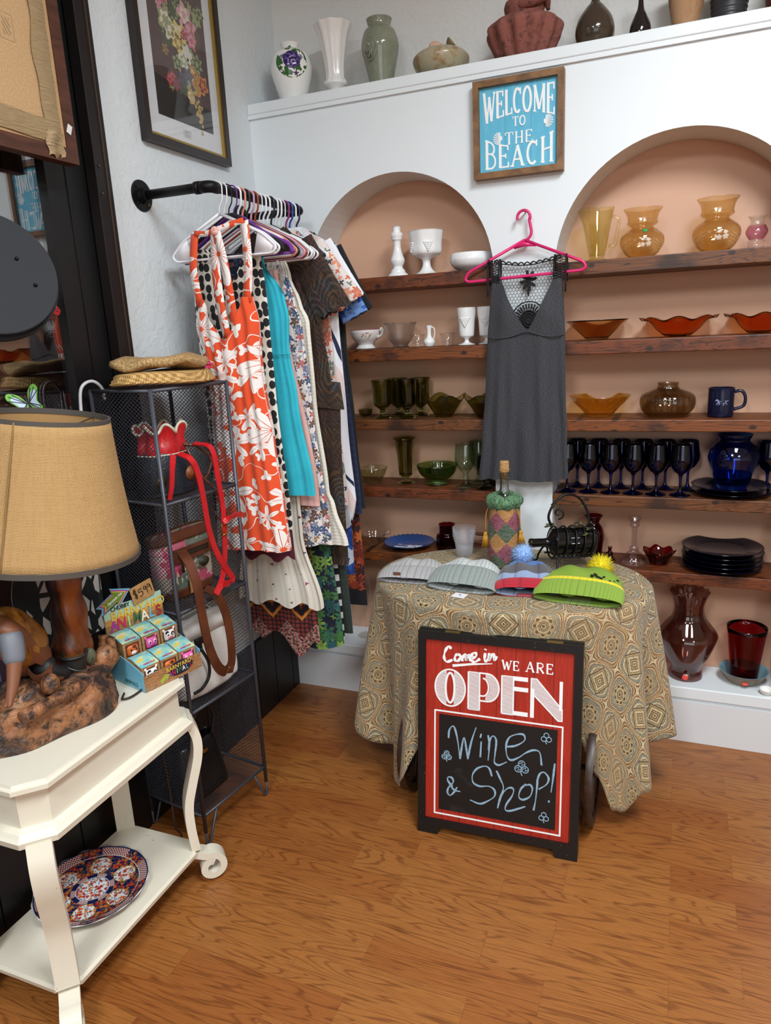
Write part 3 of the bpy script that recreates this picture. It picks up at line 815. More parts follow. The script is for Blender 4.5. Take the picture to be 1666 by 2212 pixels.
# --- right niche, second shelf (orange glass)
z = 1.435
M_cara = glass('caramel_glass', 'b9702c', 0.06)
M_orange = glass('marigold_glass', 'e06a1c', 0.06)
vessel('flared_bowl', 'caramel brown flared glass bowl beside the hanging grey dress', 'bowl', (1.247, 0.105, z), [(0.036, 0), (0.04, 0.002), (0.042, 0.008), (0.075, 0.038), (0.107, 0.066)], M_cara, t=0.004)
rb = vessel('ruffled_bowl', 'orange marigold glass bowl with ruffled rim, centre of its shelf', 'bowl', (1.508, 0.105, z), [(0.036, 0), (0.042, 0.003), (0.07, 0.025), (0.092, 0.05), (0.108, 0.058), (0.122, 0.06)], M_orange, t=0.004, n=96, mod=ruffle(8, 0.006, 0.06, 0.02), group='ruffled marigold bowls')
rb2 = dup(rb, (1.755, 0.11, z), 'orange marigold glass bowl with ruffled rim, cut by the right edge')
rb2.scale = (0.9, 0.9, 1.0)

# --- right niche, middle shelf
z = 1.171
def thumb(t, r, zz, i):
    k = 0
    for zc, o in ((0.022, 0), (0.042, 0.5)):
        a = (t / (2 * PI) * 12 + o) % 1 - 0.5
        k += math.exp(-((a / 0.28) ** 4 + ((zz - zc) / 0.009) ** 4))
    return r * (1 - 0.05 * k), zz
vessel('thumbprint_bowl', 'golden amber thumbprint glass bowl beside the hanging grey dress', 'bowl', (1.262, 0.105, z), [(0.04, 0), (0.045, 0.003), (0.07, 0.03), (0.09, 0.05), (0.105, 0.071)], thin('honey_glass', 'dba22c', 0.07), t=0.0035, n=120, seg=9, mod=thumb)
vessel('smoky_vase', 'squat smoky brown ribbed glass vase beside the blue mug', 'vase', (1.486, 0.092, z), [(0.055, 0), (0.065, 0.003), (0.084, 0.025), (0.089, 0.05), (0.082, 0.072), (0.055, 0.085), (0.037, 0.093), (0.033, 0.105), (0.035, 0.113)], thin('smoky_glass', '9a8058', 0.07), t=0.003, n=120, mod=flute(26, 0.012, 0.004, 0.1, 8))
v = vessel('mug', 'cobalt blue mug with a pale running horse print', 'mug', (1.652, 0.085, z), [(0.036, 0), (0.039, 0.002), (0.0405, 0.01), (0.0405, 0.085), (0.041, 0.094)], P('cobalt_mug', '10142e', 0.12), t=0.004)
B().tube(cr([(0.039, 0, 0.08), (0.06, 0, 0.082), (0.072, 0, 0.062), (0.068, 0, 0.034), (0.039, 0, 0.022)], 6), 0.0052, 10).o('handle', v.data.materials[0], v)
HORSE = [(-26, 8), (-22, 12), (-18, 15), (-14, 13), (-9, 8), (0, 7), (10, 8), (15, 9), (22, 8), (30, 10), (24, 5), (17, 4), (18, -1), (24, -8), (22, -9), (14, -2), (9, -1), (12, -8), (6, -12), (5, -10), (8, -7), (3, -1), (-5, -1), (-9, -9), (-15, -11), (-15, -9), (-11, -7), (-10, 0), (-16, -4), (-20, -9), (-22, -8), (-18, -1), (-14, 3), (-17, 8), (-22, 6)]
b = B()
vs = [(0.0412 * math.cos(-PI / 2 + x * 0.00078 / 0.041), 0.0412 * math.sin(-PI / 2 + x * 0.00078 / 0.041), 0.048 + y * 0.00078) for x, y in HORSE]
b.add(vs, [tuple(range(len(vs)))])
b.o('horse_print', P('pale_print', '7a82a4', 0.5), v)

# --- right niche, fourth shelf (cobalt glass)
z = 0.906
M_cob = glass('cobalt_glass', '0e1c86', 0.02, k=0.85)
M_cobd = P('dark_cobalt_glass', '04061c', 0.12, 0, Specular_IOR_Level=0.25)
WGP = [(0.033, 0), (0.034, 0.002), (0.016, 0.008), (0.006, 0.018), (0.0045, 0.05), (0.008, 0.07), (0.024, 0.085), (0.035, 0.105), (0.037, 0.125), (0.033, 0.15), (0.03, 0.175)]
cw = None
FX = [1.161, 1.236, 1.312, 1.387, 1.463, 1.54]
BX = [1.186, 1.262, 1.34, 1.414, 1.49, 1.564]
ORD = ['first', 'second', 'third', 'fourth', 'fifth', 'sixth']
for row, xs, yy in (('front', FX, 0.042), ('back', BX, 0.135)):
    for k, xx in enumerate(xs):
        lb = 'cobalt blue wine glass, %s from the left in the %s row' % (ORD[k], row)
        if cw is None:
            cw = vessel('wine_glass', lb, 'wine glass', (xx, yy, z), WGP, M_cob, t=0.0018, zi=0.078, n=36, group='cobalt wine glasses')
        else: dup(cw, (xx, yy, z), lb)
dup(cw, (1.812, 0.13, z), 'cobalt blue wine glass at the right edge beyond the blue vase')
def plate(name, label, loc, R, mat, group=None, h=0.018):
    return vessel(name, label, 'plate', loc, [(R * 0.5, 0), (R * 0.56, 0.001), (R * 0.62, 0.004), (R * 0.78, h * 0.6), (R * 0.97, h), (R, h)], mat, t=0.003, n=64, group=group)
pb = plate('dark_plate', 'dark cobalt plate under the blue vase, lower of the two', (1.70, 0.09, z), 0.125, M_cobd, 'dark cobalt plates')
dup(pb, (1.70, 0.09, z + 0.016), 'dark cobalt plate under the blue vase, upper of the two')
vessel('blue_vase', 'bright cobalt blue glass vase standing on two dark plates', 'vase', (1.702, 0.09, z + 0.0225), [(0.044, 0), (0.048, 0.002), (0.06, 0.04), (0.078, 0.09), (0.079, 0.115), (0.066, 0.145), (0.05, 0.158), (0.047, 0.164), (0.054, 0.178), (0.055, 0.182)], glass('bright_cobalt', '2f62c8', 0.01, k=0.75), t=0.003, zi=0.012)

# --- right niche, lowest shelf
z = 0.641
vessel('ruby_vase', 'ruby red glass vase behind the wrought iron bottle holder', 'vase', (1.252, 0.095, z), [(0.028, 0), (0.03, 0.003), (0.036, 0.05), (0.04, 0.085), (0.034, 0.115), (0.022, 0.135), (0.022, 0.142), (0.033, 0.165)], M_ruby)
vessel('ruby_bottle', 'tiny ruby red bell-shaped bottle beside the clear candlestick', 'bottle', (1.314, 0.075, z), [(0.02, 0), (0.022, 0.002), (0.018, 0.012), (0.011, 0.022), (0.013, 0.03), (0.007, 0.038), (0.006, 0.046), (0.009, 0.054)], M_ruby)
vessel('clear_candlestick', 'tall clear glass candlestick on the lowest right shelf', 'candlestick', (1.397, 0.075, z), [(0.044, 0), (0.046, 0.003), (0.04, 0.02), (0.028, 0.035), (0.015, 0.048), (0.018, 0.058), (0.01, 0.064), (0.01, 0.125), (0.012, 0.135), (0.018, 0.14), (0.016, 0.15), (0.022, 0.165), (0.022, 0.172)], thin('lilac_clear_glass', 'e6dce4', 0.07), t=0.003, mod=flute(10, 0.03, 0.0, 0.2), n=60)
vessel('scalloped_bowl', 'small ruby red scalloped bowl beside the plate stack', 'bowl', (1.482, 0.085, z), [(0.028, 0), (0.031, 0.003), (0.038, 0.02), (0.05, 0.042), (0.056, 0.05)], M_ruby, n=72, mod=ruffle(7, 0.005, 0.05, 0.05))
pls = None
for k in range(5):
    lb = 'dark cobalt plate in the stack of five, %s' % ('lowest', 'second from the bottom', 'middle one', 'second from the top', 'topmost')[k]
    zz = z + k * 0.0155
    if pls is None: pls = plate('dark_plate', lb, (1.686, 0.088, zz), 0.13, M_cobd, 'stack of dark cobalt plates', 0.02)
    else: dup(pls, (1.686 + 0.003 * (k % 2), 0.088, zz), lb)

# --- on the white sill
z = 0.216
v = vessel('purple_vase', 'large amethyst glass vase with a scalloped rim and red sticker', 'vase', (1.592, 0.085, z), [(0.052, 0), (0.058, 0.004), (0.056, 0.02), (0.05, 0.035), (0.075, 0.085), (0.099, 0.15), (0.1, 0.172), (0.082, 0.2), (0.058, 0.23), (0.05, 0.262), (0.053, 0.29), (0.067, 0.33)], thin('amethyst_glass', '80504c', 0.08), t=0.004, zi=0.03, n=120,
       mod=lambda t, r, zz, i: (r * (1 + 0.025 * math.cos(14 * t) * max(0, (zz - 0.12) / 0.21)), zz + 0.003 * math.cos(14 * t) * max(0, (zz - 0.3) / 0.03)))
B().ell((-0.002, -0.0575, 0.018), (0.0105, 0.0025, 0.0105), 16, 6).o('price_sticker', P('red_sticker', 'e4473c', 0.6), v)
M_stone = m_ceramic('blue_glazed_stoneware', '7d6a52', '6f5d47', 12, 0.35)
b = B(); pr = prof([(0.045, 0), (0.05, 0.003), (0.068, 0.025), (0.082, 0.046)], 7)
b.lathe([(0.0004, 0)] + pr, 48); nin = [(max(r - 0.005, 0.0004), q) for r, q in pr if q > 0.008][::-1]
b.lathe([pr[-1]] + nin + [(0.0004, 0.008)], 48, m=1)
v = tag(at(b.o('stoneware_bowl', [M_stone, P('pale_blue_glaze', '6f95a0', 0.15)]), (1.785, 0.098, z)), 'brown stoneware bowl with blue inside holding a red tumbler', 'bowl')
B().ell((0.0, -0.0665, 0.02), (0.011, 0.003, 0.007), 16, 6, Matrix.Rotation(-0.6, 4, 'X')).o('price_sticker', P('red_sticker_b', 'dd4a3c', 0.6), v)
vessel('red_tumbler', 'translucent dark red tumbler standing in the stoneware bowl', 'tumbler', (1.785, 0.098, z + 0.0095), [(0.044, 0), (0.046, 0.003), (0.05, 0.05), (0.066, 0.2)], glass('red_plastic', '9a0c12', 0.05, 1.3), t=0.002)
vessel('clear_wineglass', 'clear long-stemmed wine glass on the left end of the sill', 'wine glass', (0.304, 0.10, z), [(0.034, 0), (0.035, 0.002), (0.012, 0.005), (0.004, 0.016), (0.0035, 0.12), (0.01, 0.135), (0.03, 0.17), (0.036, 0.21), (0.033, 0.25)], M_clear, t=0.0015, zi=0.135)
vessel('white_dish', 'white ribbed dish at the right end of the sill', 'dish', (1.852, 0.014, z), [(0.012, 0), (0.014, 0.002), (0.021, 0.01), (0.024, 0.02)], M_porc, t=0.002)

# ---------------------------------------------------------------- flat panes
def m_pane(name, f0=0.045):
    x = NT(name)
    lw = x.n('ShaderNodeLayerWeight'); lw.inputs[0].default_value = 0.5
    class F: outputs = [x.math('MULTIPLY_ADD', x.math('POWER', lw.outputs['Facing'], 4.0), 0.85, f0)]
    fr = F
    tr = x.n('ShaderNodeBsdfTransparent'); gl = x.n('ShaderNodeBsdfGlossy'); gl.inputs['Roughness'].default_value = 0.0
    mx = x.n('ShaderNodeMixShader')
    x.t.links.new(fr.outputs[0], mx.inputs[0]); x.t.links.new(tr.outputs[0], mx.inputs[1]); x.t.links.new(gl.outputs[0], mx.inputs[2])
    x.t.links.new(mx.outputs[0], x.t.nodes['Material Output'].inputs[0])
    return x.m
M_pane = m_pane('flat_pane_glass')
bpy.data.objects['window_glass'].data.materials[0] = m_pane('coated_window_glass', 0.22)

# ---------------------------------------------------------------- slab-serif stroke lettering
def arc(cx, cy, rx, ry, a0, a1, n=14):
    return [(cx + rx * math.cos(math.radians(a0 + (a1 - a0) * i / n)), cy + ry * math.sin(math.radians(a0 + (a1 - a0) * i / n))) for i in range(n + 1)]
GL = {  # width, strokes (polyline, weight), serif points
 'W': (1.15, [([(0.06, 1), (0.3, 0)], 1), ([(0.3, 0), (0.5, 0.85)], .5), ([(0.5, 0.85), (0.7, 0)], 1), ([(0.7, 0), (0.94, 1)], .5)], [(0.06, 1), (0.94, 1)]),
 'E': (0.75, [([(0.2, 0), (0.2, 1)], 1), ([(0.1, 0.97), (0.9, 0.97)], .5), ([(0.2, 0.52), (0.7, 0.52)], .5), ([(0.1, 0.03), (0.95, 0.03)], .5), ([(0.9, 1), (0.9, 0.78)], .5), ([(0.95, 0), (0.95, 0.24)], .5), ([(0.7, 0.62), (0.7, 0.42)], .5)], []),
 'L': (0.72, [([(0.25, 0), (0.25, 1)], 1), ([(0.1, 0.03), (0.95, 0.03)], .5), ([(0.95, 0), (0.95, 0.25)], .5)], [(0.25, 1)]),
 'C': (0.82, [(arc(0.52, 0.5, 0.4, 0.48, 50, 310), .85), ([(0.86, 1), (0.86, 0.74)], .5)], []),
 'O': (0.9, [(arc(0.5, 0.5, 0.4, 0.48, 0, 360, 26), .9)], []),
 'M': (1.2, [([(0.14, 0), (0.14, 1)], .5), ([(0.14, 1), (0.5, 0.1)], 1), ([(0.5, 0.1), (0.86, 1)], .5), ([(0.86, 1), (0.86, 0)], 1)], [(0.14, 0), (0.86, 0), (0.14, 1), (0.86, 1)]),
 'T': (0.85, [([(0.5, 0), (0.5, 1)], 1), ([(0.05, 0.97), (0.95, 0.97)], .5), ([(0.05, 1), (0.05, 0.76)], .5), ([(0.95, 1), (0.95, 0.76)], .5)], [(0.5, 0)]),
 'H': (0.95, [([(0.2, 0), (0.2, 1)], 1), ([(0.8, 0), (0.8, 1)], 1), ([(0.2, 0.5), (0.8, 0.5)], .5)], [(0.2, 0), (0.2, 1), (0.8, 0), (0.8, 1)]),
 'B': (0.85, [([(0.22, 0), (0.22, 1)], 1), ([(0.08, 0.97), (0.5, 0.97)] + arc(0.5, 0.76, 0.32, 0.21, 90, -90, 10) + [(0.22, 0.55)], .6), ([(0.22, 0.55), (0.55, 0.55)] + arc(0.55, 0.29, 0.36, 0.26, 90, -90, 10) + [(0.08, 0.03)], .6)], []),
 'A': (0.95, [([(0.12, 0), (0.5, 1)], .5), ([(0.5, 1), (0.88, 0)], 1), ([(0.25, 0.33), (0.75, 0.33)], .5)], [(0.12, 0), (0.88, 0)]),
 'R': (0.9, [([(0.2, 0), (0.2, 1)], 1), ([(0.08, 0.97), (0.5, 0.97)] + arc(0.5, 0.74, 0.32, 0.23, 90, -90, 10) + [(0.22, 0.5)], .6), ([(0.45, 0.5), (0.9, 0.0)], 1)], [(0.2, 0)]),
}
def slab_word(b, word, x0, x1, yb, yt, wt, gap=0.12, m=0, M=None, th=0.0008):
    """word between x0..x1; yb(t), yt(t) give base and top line over t in 0..1"""
    W = sum(GL[c][0] for c in word) + gap * (len(word) - 1); x = 0
    def warp(px, py):
        t = px / W
        return (lerp(x0, x1, t), lerp(yb(t), yt(t), py))
    for c in word:
        w, strokes, ser = GL[c]
        for pts, k in strokes:
            q = []
            for (a, e), (f, g) in zip(pts, pts[1:]):
                n = 4 if len(pts) < 5 else 1
                q += [(lerp(a, f, i / n), lerp(e, g, i / n)) for i in range(n)]
            q.append(pts[-1])
            b.strip([warp(x + px * w, py) for px, py in q], wt * k, M, m, th)
        for px, py in ser:
            b.strip([warp(x + px * w - 0.13, py + (0.03 if py < .5 else -.03)), warp(x + px * w + 0.13, py + (0.03 if py < .5 else -.03))], wt * .5, M, m, th)
        x += w + gap

# ---------------------------------------------------------------- beach sign on the pillar
def m_wood(name, a, b_, sc=(2, 30, 30), rough=0.5):
    x = NT(name, rough)
    n = x.noise(x.uv(sc, kind='Object'), 3, 4, 0.6, 0.5)
    x.col(x.mix(x.ramp(n, [(0.35, 0.0), (0.68, 1.0)]), a, b_))
    x.bump(n, 0.15, 0.002)
    return x.m
SX, SZ, SH = 1.0, 2.116, 0.146
t_ = thing('wall_sign', 'framed turquoise WELCOME TO THE BEACH sign on the white wall', 'sign', (SX, 0, SZ))
MF = m_wood('oak_frame', '8a6238', '5e3f22', (8, 30, 8))
def miter_frame(H, W, wd, y0, y1):
    bb = B()
    o = [(-W, -H), (W, -H), (W, H), (-W, H)]; n = [(-W + wd, -H + wd), (W - wd, -H + wd), (W - wd, H - wd), (-W + wd, H - wd)]
    for i in range(4):
        j = (i + 1) % 4
        q = [o[i], o[j], n[j], n[i]]
        vs = [(p[0], y0, p[1]) for p in q] + [(p[0], y1, p[1]) for p in q]
        bb.add(vs, [(0, 1, 2, 3), (7, 6, 5, 4), (0, 4, 5, 1), (1, 5, 6, 2), (2, 6, 7, 3), (3, 7, 4, 0)])
    return bb
miter_frame(SH, SH - 0.001, 0.019, -0.034, -0.001).o('frame', MF, t_, smooth=False)
x = NT('turquoise_boards', 0.6); g = x.uv(kind='Object'); s = x.sep(g)
n = x.noise(x.vmath('MULTIPLY', g, (30, 30, 3)), 3, 3)
c = x.mix(x.ramp(n, [(0.4, 0.0), (0.75, 0.5)]), '58b2d2', '7cc4dc')
c = x.mix(x.lt(x.math('ABSOLUTE', x.math('SUBTRACT', x.math('ABSOLUTE', s[0]), 0.042)), 0.0006), c, '3d86a2')
x.col(c)
B().box((0, -0.012, 0), (0.26, 0.012, 0.262)).o('panel', x.m, t_, smooth=False)
M_ink = P('white_lettering', 'f0f3f3', 0.6)
FM = frame((0, -0.0185, 0), (1, 0, 0), (0, 0, 1))
b = B()
slab_word(b, 'WELCOME', -0.113, 0.115, lambda t: 0.018 + 0.022 * (1 - (2 * t - 1) ** 2), lambda t: 0.112, 0.0082, 0.1, 0, FM)
slab_word(b, 'TO', -0.018, 0.024, lambda t: 0.002, lambda t: 0.030, 0.0045, 0.12, 0, FM)
slab_word(b, 'THE', -0.043, 0.046, lambda t: -0.050, lambda t: -0.014, 0.0052, 0.12, 0, FM)
slab_word(b, 'BEACH', -0.112, 0.115, lambda t: -0.117, lambda t: -0.024 - 0.03 * (1 - (2 * t - 1) ** 2), 0.0088, 0.12, 0, FM)
for sx, cx, cy in ((1, -0.058, -0.028), (-1, 0.088, 0.004)):
    for k in range(11):
        a = math.radians(-100 + 20 * k)
        L_ = 0.026 * (0.75 + 0.25 * math.cos(a))
        b.strip([(cx + sx * 0.002, cy), (cx - sx * L_ * math.cos(a * 0.8) * 0.92, cy + L_ * math.sin(a * 0.8))], [0.0008, 0.0036], FM)
    b.strip([(cx + sx * 0.004, cy - 0.006), (cx + sx * 0.004, cy + 0.006)], 0.004, FM)
b.o('lettering', M_ink, t_, smooth=False)
b = B(); q = Matrix.Translation((0.0022, 0, -0.0028)) @ FM
slab_word(b, 'WELCOME', -0.113, 0.115, lambda t: 0.018 + 0.022 * (1 - (2 * t - 1) ** 2), lambda t: 0.112, 0.0022, 0.1, 0, q, 0.0004)
M_out = P('pale_outline', 'c4dfe8', 0.6)
b.o('lettering_outline', M_out, t_, smooth=False)
b = B()
slab_word(b, 'BEACH', -0.112, 0.115, lambda t: -0.117, lambda t: -0.024 - 0.03 * (1 - (2 * t - 1) ** 2), 0.0022, 0.12, 0, q, 0.0004)
b.o('lettering_outline', M_out, t_, smooth=False)

# ---------------------------------------------------------------- framed flower print on the left wall
PY0, PY1, PZ0, PZ1 = -0.634, -0.190, 2.083, 2.78
pc, pz, pw, ph = (PY0 + PY1) / 2, (PZ0 + PZ1) / 2, (PY1 - PY0) / 2, (PZ1 - PZ0) / 2
t_ = thing('framed_print', 'dark framed print of a flower bouquet above the pipe rail', 'picture', (0, pc, pz), PI / 2)
# local: x along the wall (+y world), -y out of the wall (+x world)
miter_frame(ph, pw, 0.022, -0.026, -0.002).o('frame', P('dark_brown_frame', '1d1210', 0.3), t_, smooth=False)
bb = miter_frame(ph - 0.021, pw - 0.021, 0.009, -0.021, -0.004); bb.o('gilt_fillet', P('gilt', 'a88a48', 0.35, 0.8), t_, smooth=False)
B().box((0, -0.008, 0), (2 * pw - 0.05, 0.004, 2 * ph - 0.05)).o('mat_board', P('white_mat', 'dfe2e6', 0.8), t_, smooth=False)
prw, prz0, prz1 = 0.143, -0.258, 0.30
x = NT('dark_painted_ground', 0.6); s = x.sep(x.uv(kind='Object'))
n = x.noise(x.uv((9, 9, 9), kind='Object'), 1, 4, 0.6)
c = x.mix(n, '3a2a2c', '5c4644')
c = x.mix(x.lt(s[2], x.math('MULTIPLY_ADD', s[0], -0.16, -0.165)), c, '1d1517')
x.col(c)
B().box((0.006, -0.0105, (prz0 + prz1) / 2), (2 * prw, 0.001, prz1 - prz0)).o('print', x.m, t_, smooth=False)
cols = ['c06a7a', 'd8a4ae', 'e2d6c2', 'd8c678', '98a274', '4a5640', 'c8844a', '9a3a34', 'a8884a', '5d5878', 'd5d8d0', '6b4d38']
MB_ = [P('oil_paint_' + w_, c_, 0.6) for w_, c_ in zip(('rose', 'blush', 'cream', 'yellow', 'leaf', 'shade', 'peach', 'red', 'ochre', 'plum', 'pale', 'umber'), cols)]
b = B(); rr = random.Random(3); zz = [0.0]
def rosette(px, pz_, r, c1, c2, k=5):
    zz[0] += 0.00001
    for lay, (f, ci) in enumerate(((1, c1), (0.68, c2), (0.36, c1))):
        a0 = rr.random() * 6
        pts = []
        for i in range(30):
            a = 2 * PI * i / 30
            q = r * f * (0.82 + 0.18 * math.cos(k * a + a0)) * (0.93 + 0.14 * rr.random())
            pts.append((0.006 + px + q * math.cos(a), -0.0112 - zz[0] - lay * 0.00001, pz_ + q * math.sin(a)))
        b.add(pts, [tuple(range(30))], ci)
for _ in range(46): rosette(rr.gauss(0.0, 0.05), rr.gauss(0.02, 0.09), 0.018 + rr.random() * 0.014, rr.choice([4, 5, 5, 11]), rr.choice([4, 5]), 7)
for px, pz_, r, c1, c2 in ((-0.03, 0.15, .022, 0, 1), (-0.04, 0.105, .028, 0, 1), (-0.062, 0.08, .024, 0, 7), (-0.02, 0.19, .017, 0, 1), (0.05, 0.03, .036, 1, 0), (0.035, 0.06, .03, 1, 2), (0.06, 0.0, .024, 0, 1),
        (-0.058, 0.02, .032, 4, 2), (-0.04, 0.0, .028, 2, 4), (0.0, 0.0, .03, 3, 2), (-0.005, -0.025, .027, 3, 8), (0.03, -0.045, .024, 10, 2), (0.012, -0.065, .022, 10, 4), (0.025, 0.005, .014, 7, 0), (-0.07, -0.06, .013, 8, 11),
        (-0.02, -0.08, .02, 4, 5), (0.05, -0.095, .024, 6, 3), (0.075, -0.115, .03, 6, 8), (0.095, -0.11, .026, 6, 7), (0.03, -0.1, .02, 9, 5), (-0.05, -0.125, .016, 7, 0), (-0.065, -0.135, .015, 7, 0), (-0.035, -0.14, .016, 7, 9),
        (0.0, -0.12, .02, 9, 5), (0.03, -0.155, .02, 8, 2), (0.0, 0.22, .014, 9, 5), (0.04, 0.2, .016, 9, 5), (-0.08, 0.05, .012, 1, 0)):
    rosette(px * 1.1, pz_ * 1.08, r * 1.28, c1, c2)
for k in range(46):
    t = rr.random()
    rosette(0.042 + 0.04 * t + rr.gauss(0, 0.017 * (1.1 - t)), -0.155 - 0.082 * t + rr.gauss(0, 0.012), 0.007, 8, 3, 3)
b.o('painted_bouquet', MB_, t_, smooth=False)
B().box((0.0, -0.0105, -0.288), (0.045, 0.0006, 0.024)).o('caption_plate', P('pale_caption', 'cfd2d4', 0.8), t_, smooth=False)
b = B()
for k in range(4): b.box((0.0, -0.011, -0.281 - 0.005 * k), (0.03 - 0.006 * (k % 2), 0.0003, 0.0012))
b.o('caption_lines', P('grey_ink', '8a8c90', 0.8), t_, smooth=False)
B().box((0, -0.0145, 0), (2 * pw - 0.056, 0.0015, 2 * ph - 0.056)).o('glazing', M_pane, t_, smooth=False)

# ---------------------------------------------------------------- black pipe rail
RX, RZ = 0.245, 1.925
RY0, RY1 = -0.664, -0.12
M_pipe = P('black_iron', '141416', 0.45, 0.6)
M_brass = P('brass_screw', '8a6a30', 0.4, 0.9)
t_ = thing('clothes_rail', 'black iron pipe clothes rail screwed to the left wall', 'clothes rail', (0, (RY0 + RY1) / 2, RZ))
d = (RY1 - RY0) / 2
pth = pipe2([(0.012, -d, 0), (RX, -d, 0), (RX, d, 0), (0.012, d, 0)], 0.03)
B().tube(pth, 0.0135, 16).o('pipe', M_pipe, t_)
for sy in (-d, d):
    b = B().lathe([(0.0004, 0.014), (0.02, 0.014), (0.022, 0.004), (0.044, 0.004), (0.045, 0.0), (0.0004, 0.0)][::-1], 36, (0, sy, 0), Matrix.Rotation(PI / 2, 4, 'Y'))
    b.tube([(0.0, sy, 0), (0.026, sy, 0)], 0.018, 16)
    f = b.o('flange', M_pipe, t_, angle=40)
    for a in (45, 135, 225, 315):
        B().ell((0.005, sy + 0.033 * math.cos(math.radians(a)), 0.033 * math.sin(math.radians(a))), (0.002, 0.005, 0.005), 10, 6).o('screw', M_brass if a == 315 else M_pipe, f)
    B().tube([(RX - 0.05, sy, 0), (RX - 0.035, sy, 0)], 0.0175, 18).o('elbow_collar', M_pipe, t_)
    sg = 1 if sy < 0 else -1
    B().tube(pipe2([(RX - 0.036, sy, 0), (RX, sy, 0), (RX, sy + sg * 0.036, 0)], 0.022), 0.0165, 16).o('elbow', M_pipe, t_)

# ---------------------------------------------------------------- hangers
GY = [-0.632 + 0.0248 * i for i in range(20)]
def hanger_mesh(R=0.0036, half=0.176, kind='plastic'):
    b = B()
    top = 0.0135 + R
    hook = [(-top * 1.05 * math.cos(a), 0, top * math.sin(a)) for a in [math.radians(-20 + 10 * k) for k in range(0, 21)]]
    neck = hook + [(0.017, 0, -0.02), (0.014, 0, -0.036), (0.004, 0, -0.05), (0.0, 0, -0.072)]
    b.tube(cr(neck, 2), R * (0.9 if kind == 'plastic' else 0.55), 8)
    zt, ze = -0.07, -0.178
    if kind == 'velvet':
        arm = cr([(-half, 0, ze - 0.004), (-half * 0.93, 0, ze + 0.022), (-half * 0.6, 0, ze + 0.05), (-0.03, 0, zt - 0.004), (0, 0, zt), (0.03, 0, zt - 0.004), (half * 0.6, 0, ze + 0.05), (half * 0.93, 0, ze + 0.022), (half, 0, ze - 0.004)], 4)
        b.tube(arm, R * 1.7, 8)
        b.tube([(-half, 0, ze - 0.004), (half, 0, ze - 0.004)], R * 1.1, 8)
    else:
        loop = pipe2([(0, 0, zt), (-half * 0.8, 0, ze + 0.042), (-half * 1.06, 0, ze + 0.002), (-half * 0.98, 0, ze - 0.014), (half * 0.98, 0, ze - 0.014), (half * 1.06, 0, ze + 0.002), (half * 0.8, 0, ze + 0.042), (0, 0, zt)], 0.018)
        b.tube(loop, R, 8)
        if kind == 'web':
            for sg in (-1, 1):
                b.prism([(sg * half * 0.72, ze + 0.05), (sg * half * 1.0, ze + 0.008), (sg * half * 0.95, ze - 0.01), (sg * half * 0.62, ze - 0.01)], 0.0016, Matrix.Rotation(PI / 2, 4, 'X'), z0=-0.0008)
    return b
HM = {}
HANG = [('web', 'eceaee', 'white plastic hanger holding the orange halter dress'), ('web', 'e6e6ea', 'white plastic hanger holding the polka dot dress'),
        ('velvet', '161418', 'black velvet hanger holding the maroon skirt'), ('velvet', '6a2f86', 'purple velvet hanger in front of the turquoise dress'),
        ('plastic', 'e8e8ea', 'white tubular hanger holding the turquoise dress'), ('plastic', 'd88a78', 'salmon pink hanger holding the white embroidered skirt'),
        ('plastic', '17171a', 'black tubular hanger holding the blush slip'), ('plastic', 'c795ac', 'dusty pink hanger holding the blue floral dress'),
        ('plastic', '9a3c2a', 'rust red hanger holding the red paisley skirt'), ('web', 'eaeaee', 'white hanger holding the cream lace tank dress'),
        ('plastic', 'e4e6ea', 'white tubular hanger holding the green damask skirt'), ('plastic', 'e9e9ec', 'white tubular hanger holding the brown feather print dress'),
        ('plastic', '15161a', 'black hanger holding the black and white striped skirt'), ('plastic', 'e2e4e8', 'white tubular hanger holding the dark green skirt'),
        ('plastic', 'ececee', 'white tubular hanger holding the ruffle sleeve floral dress'), ('web', 'eeeef0', 'wide white hanger holding the blush and navy tunic'),
        ('plastic', '8a2a6c', 'magenta hanger holding the blue tie-dye top'), ('plastic', '1f3f96', 'royal blue hanger holding the navy striped top'),
        ('plastic', 'e8eaee', 'white tubular hanger holding the long black dress'), ('plastic', '1c1c4a', 'navy blue hanger holding the orange and black paisley dress')]
hm = {k: hanger_mesh(kind=k) for k in ('web', 'velvet', 'plastic')}
mc = {}
for i, (k, c, lb) in enumerate(HANG):
    if c not in mc: mc[c] = P('hanger_plastic_%d' % i, c, 0.35 if k != 'velvet' else 0.8)
    if (k, c) not in HM: HM[(k, c)] = hm[k].o('clothes_hanger', mc[c])
    o = HM[(k, c)]
    if 'label' in o: o = o.copy(); C.objects.link(o)
    at(o, (RX, GY[i], RZ), math.radians(random.uniform(-4, 3)))
    if i == 3: o.scale = (1.14, 1, 1.04)
    tag(o, lb, 'hanger', 'hangers on the pipe rail')

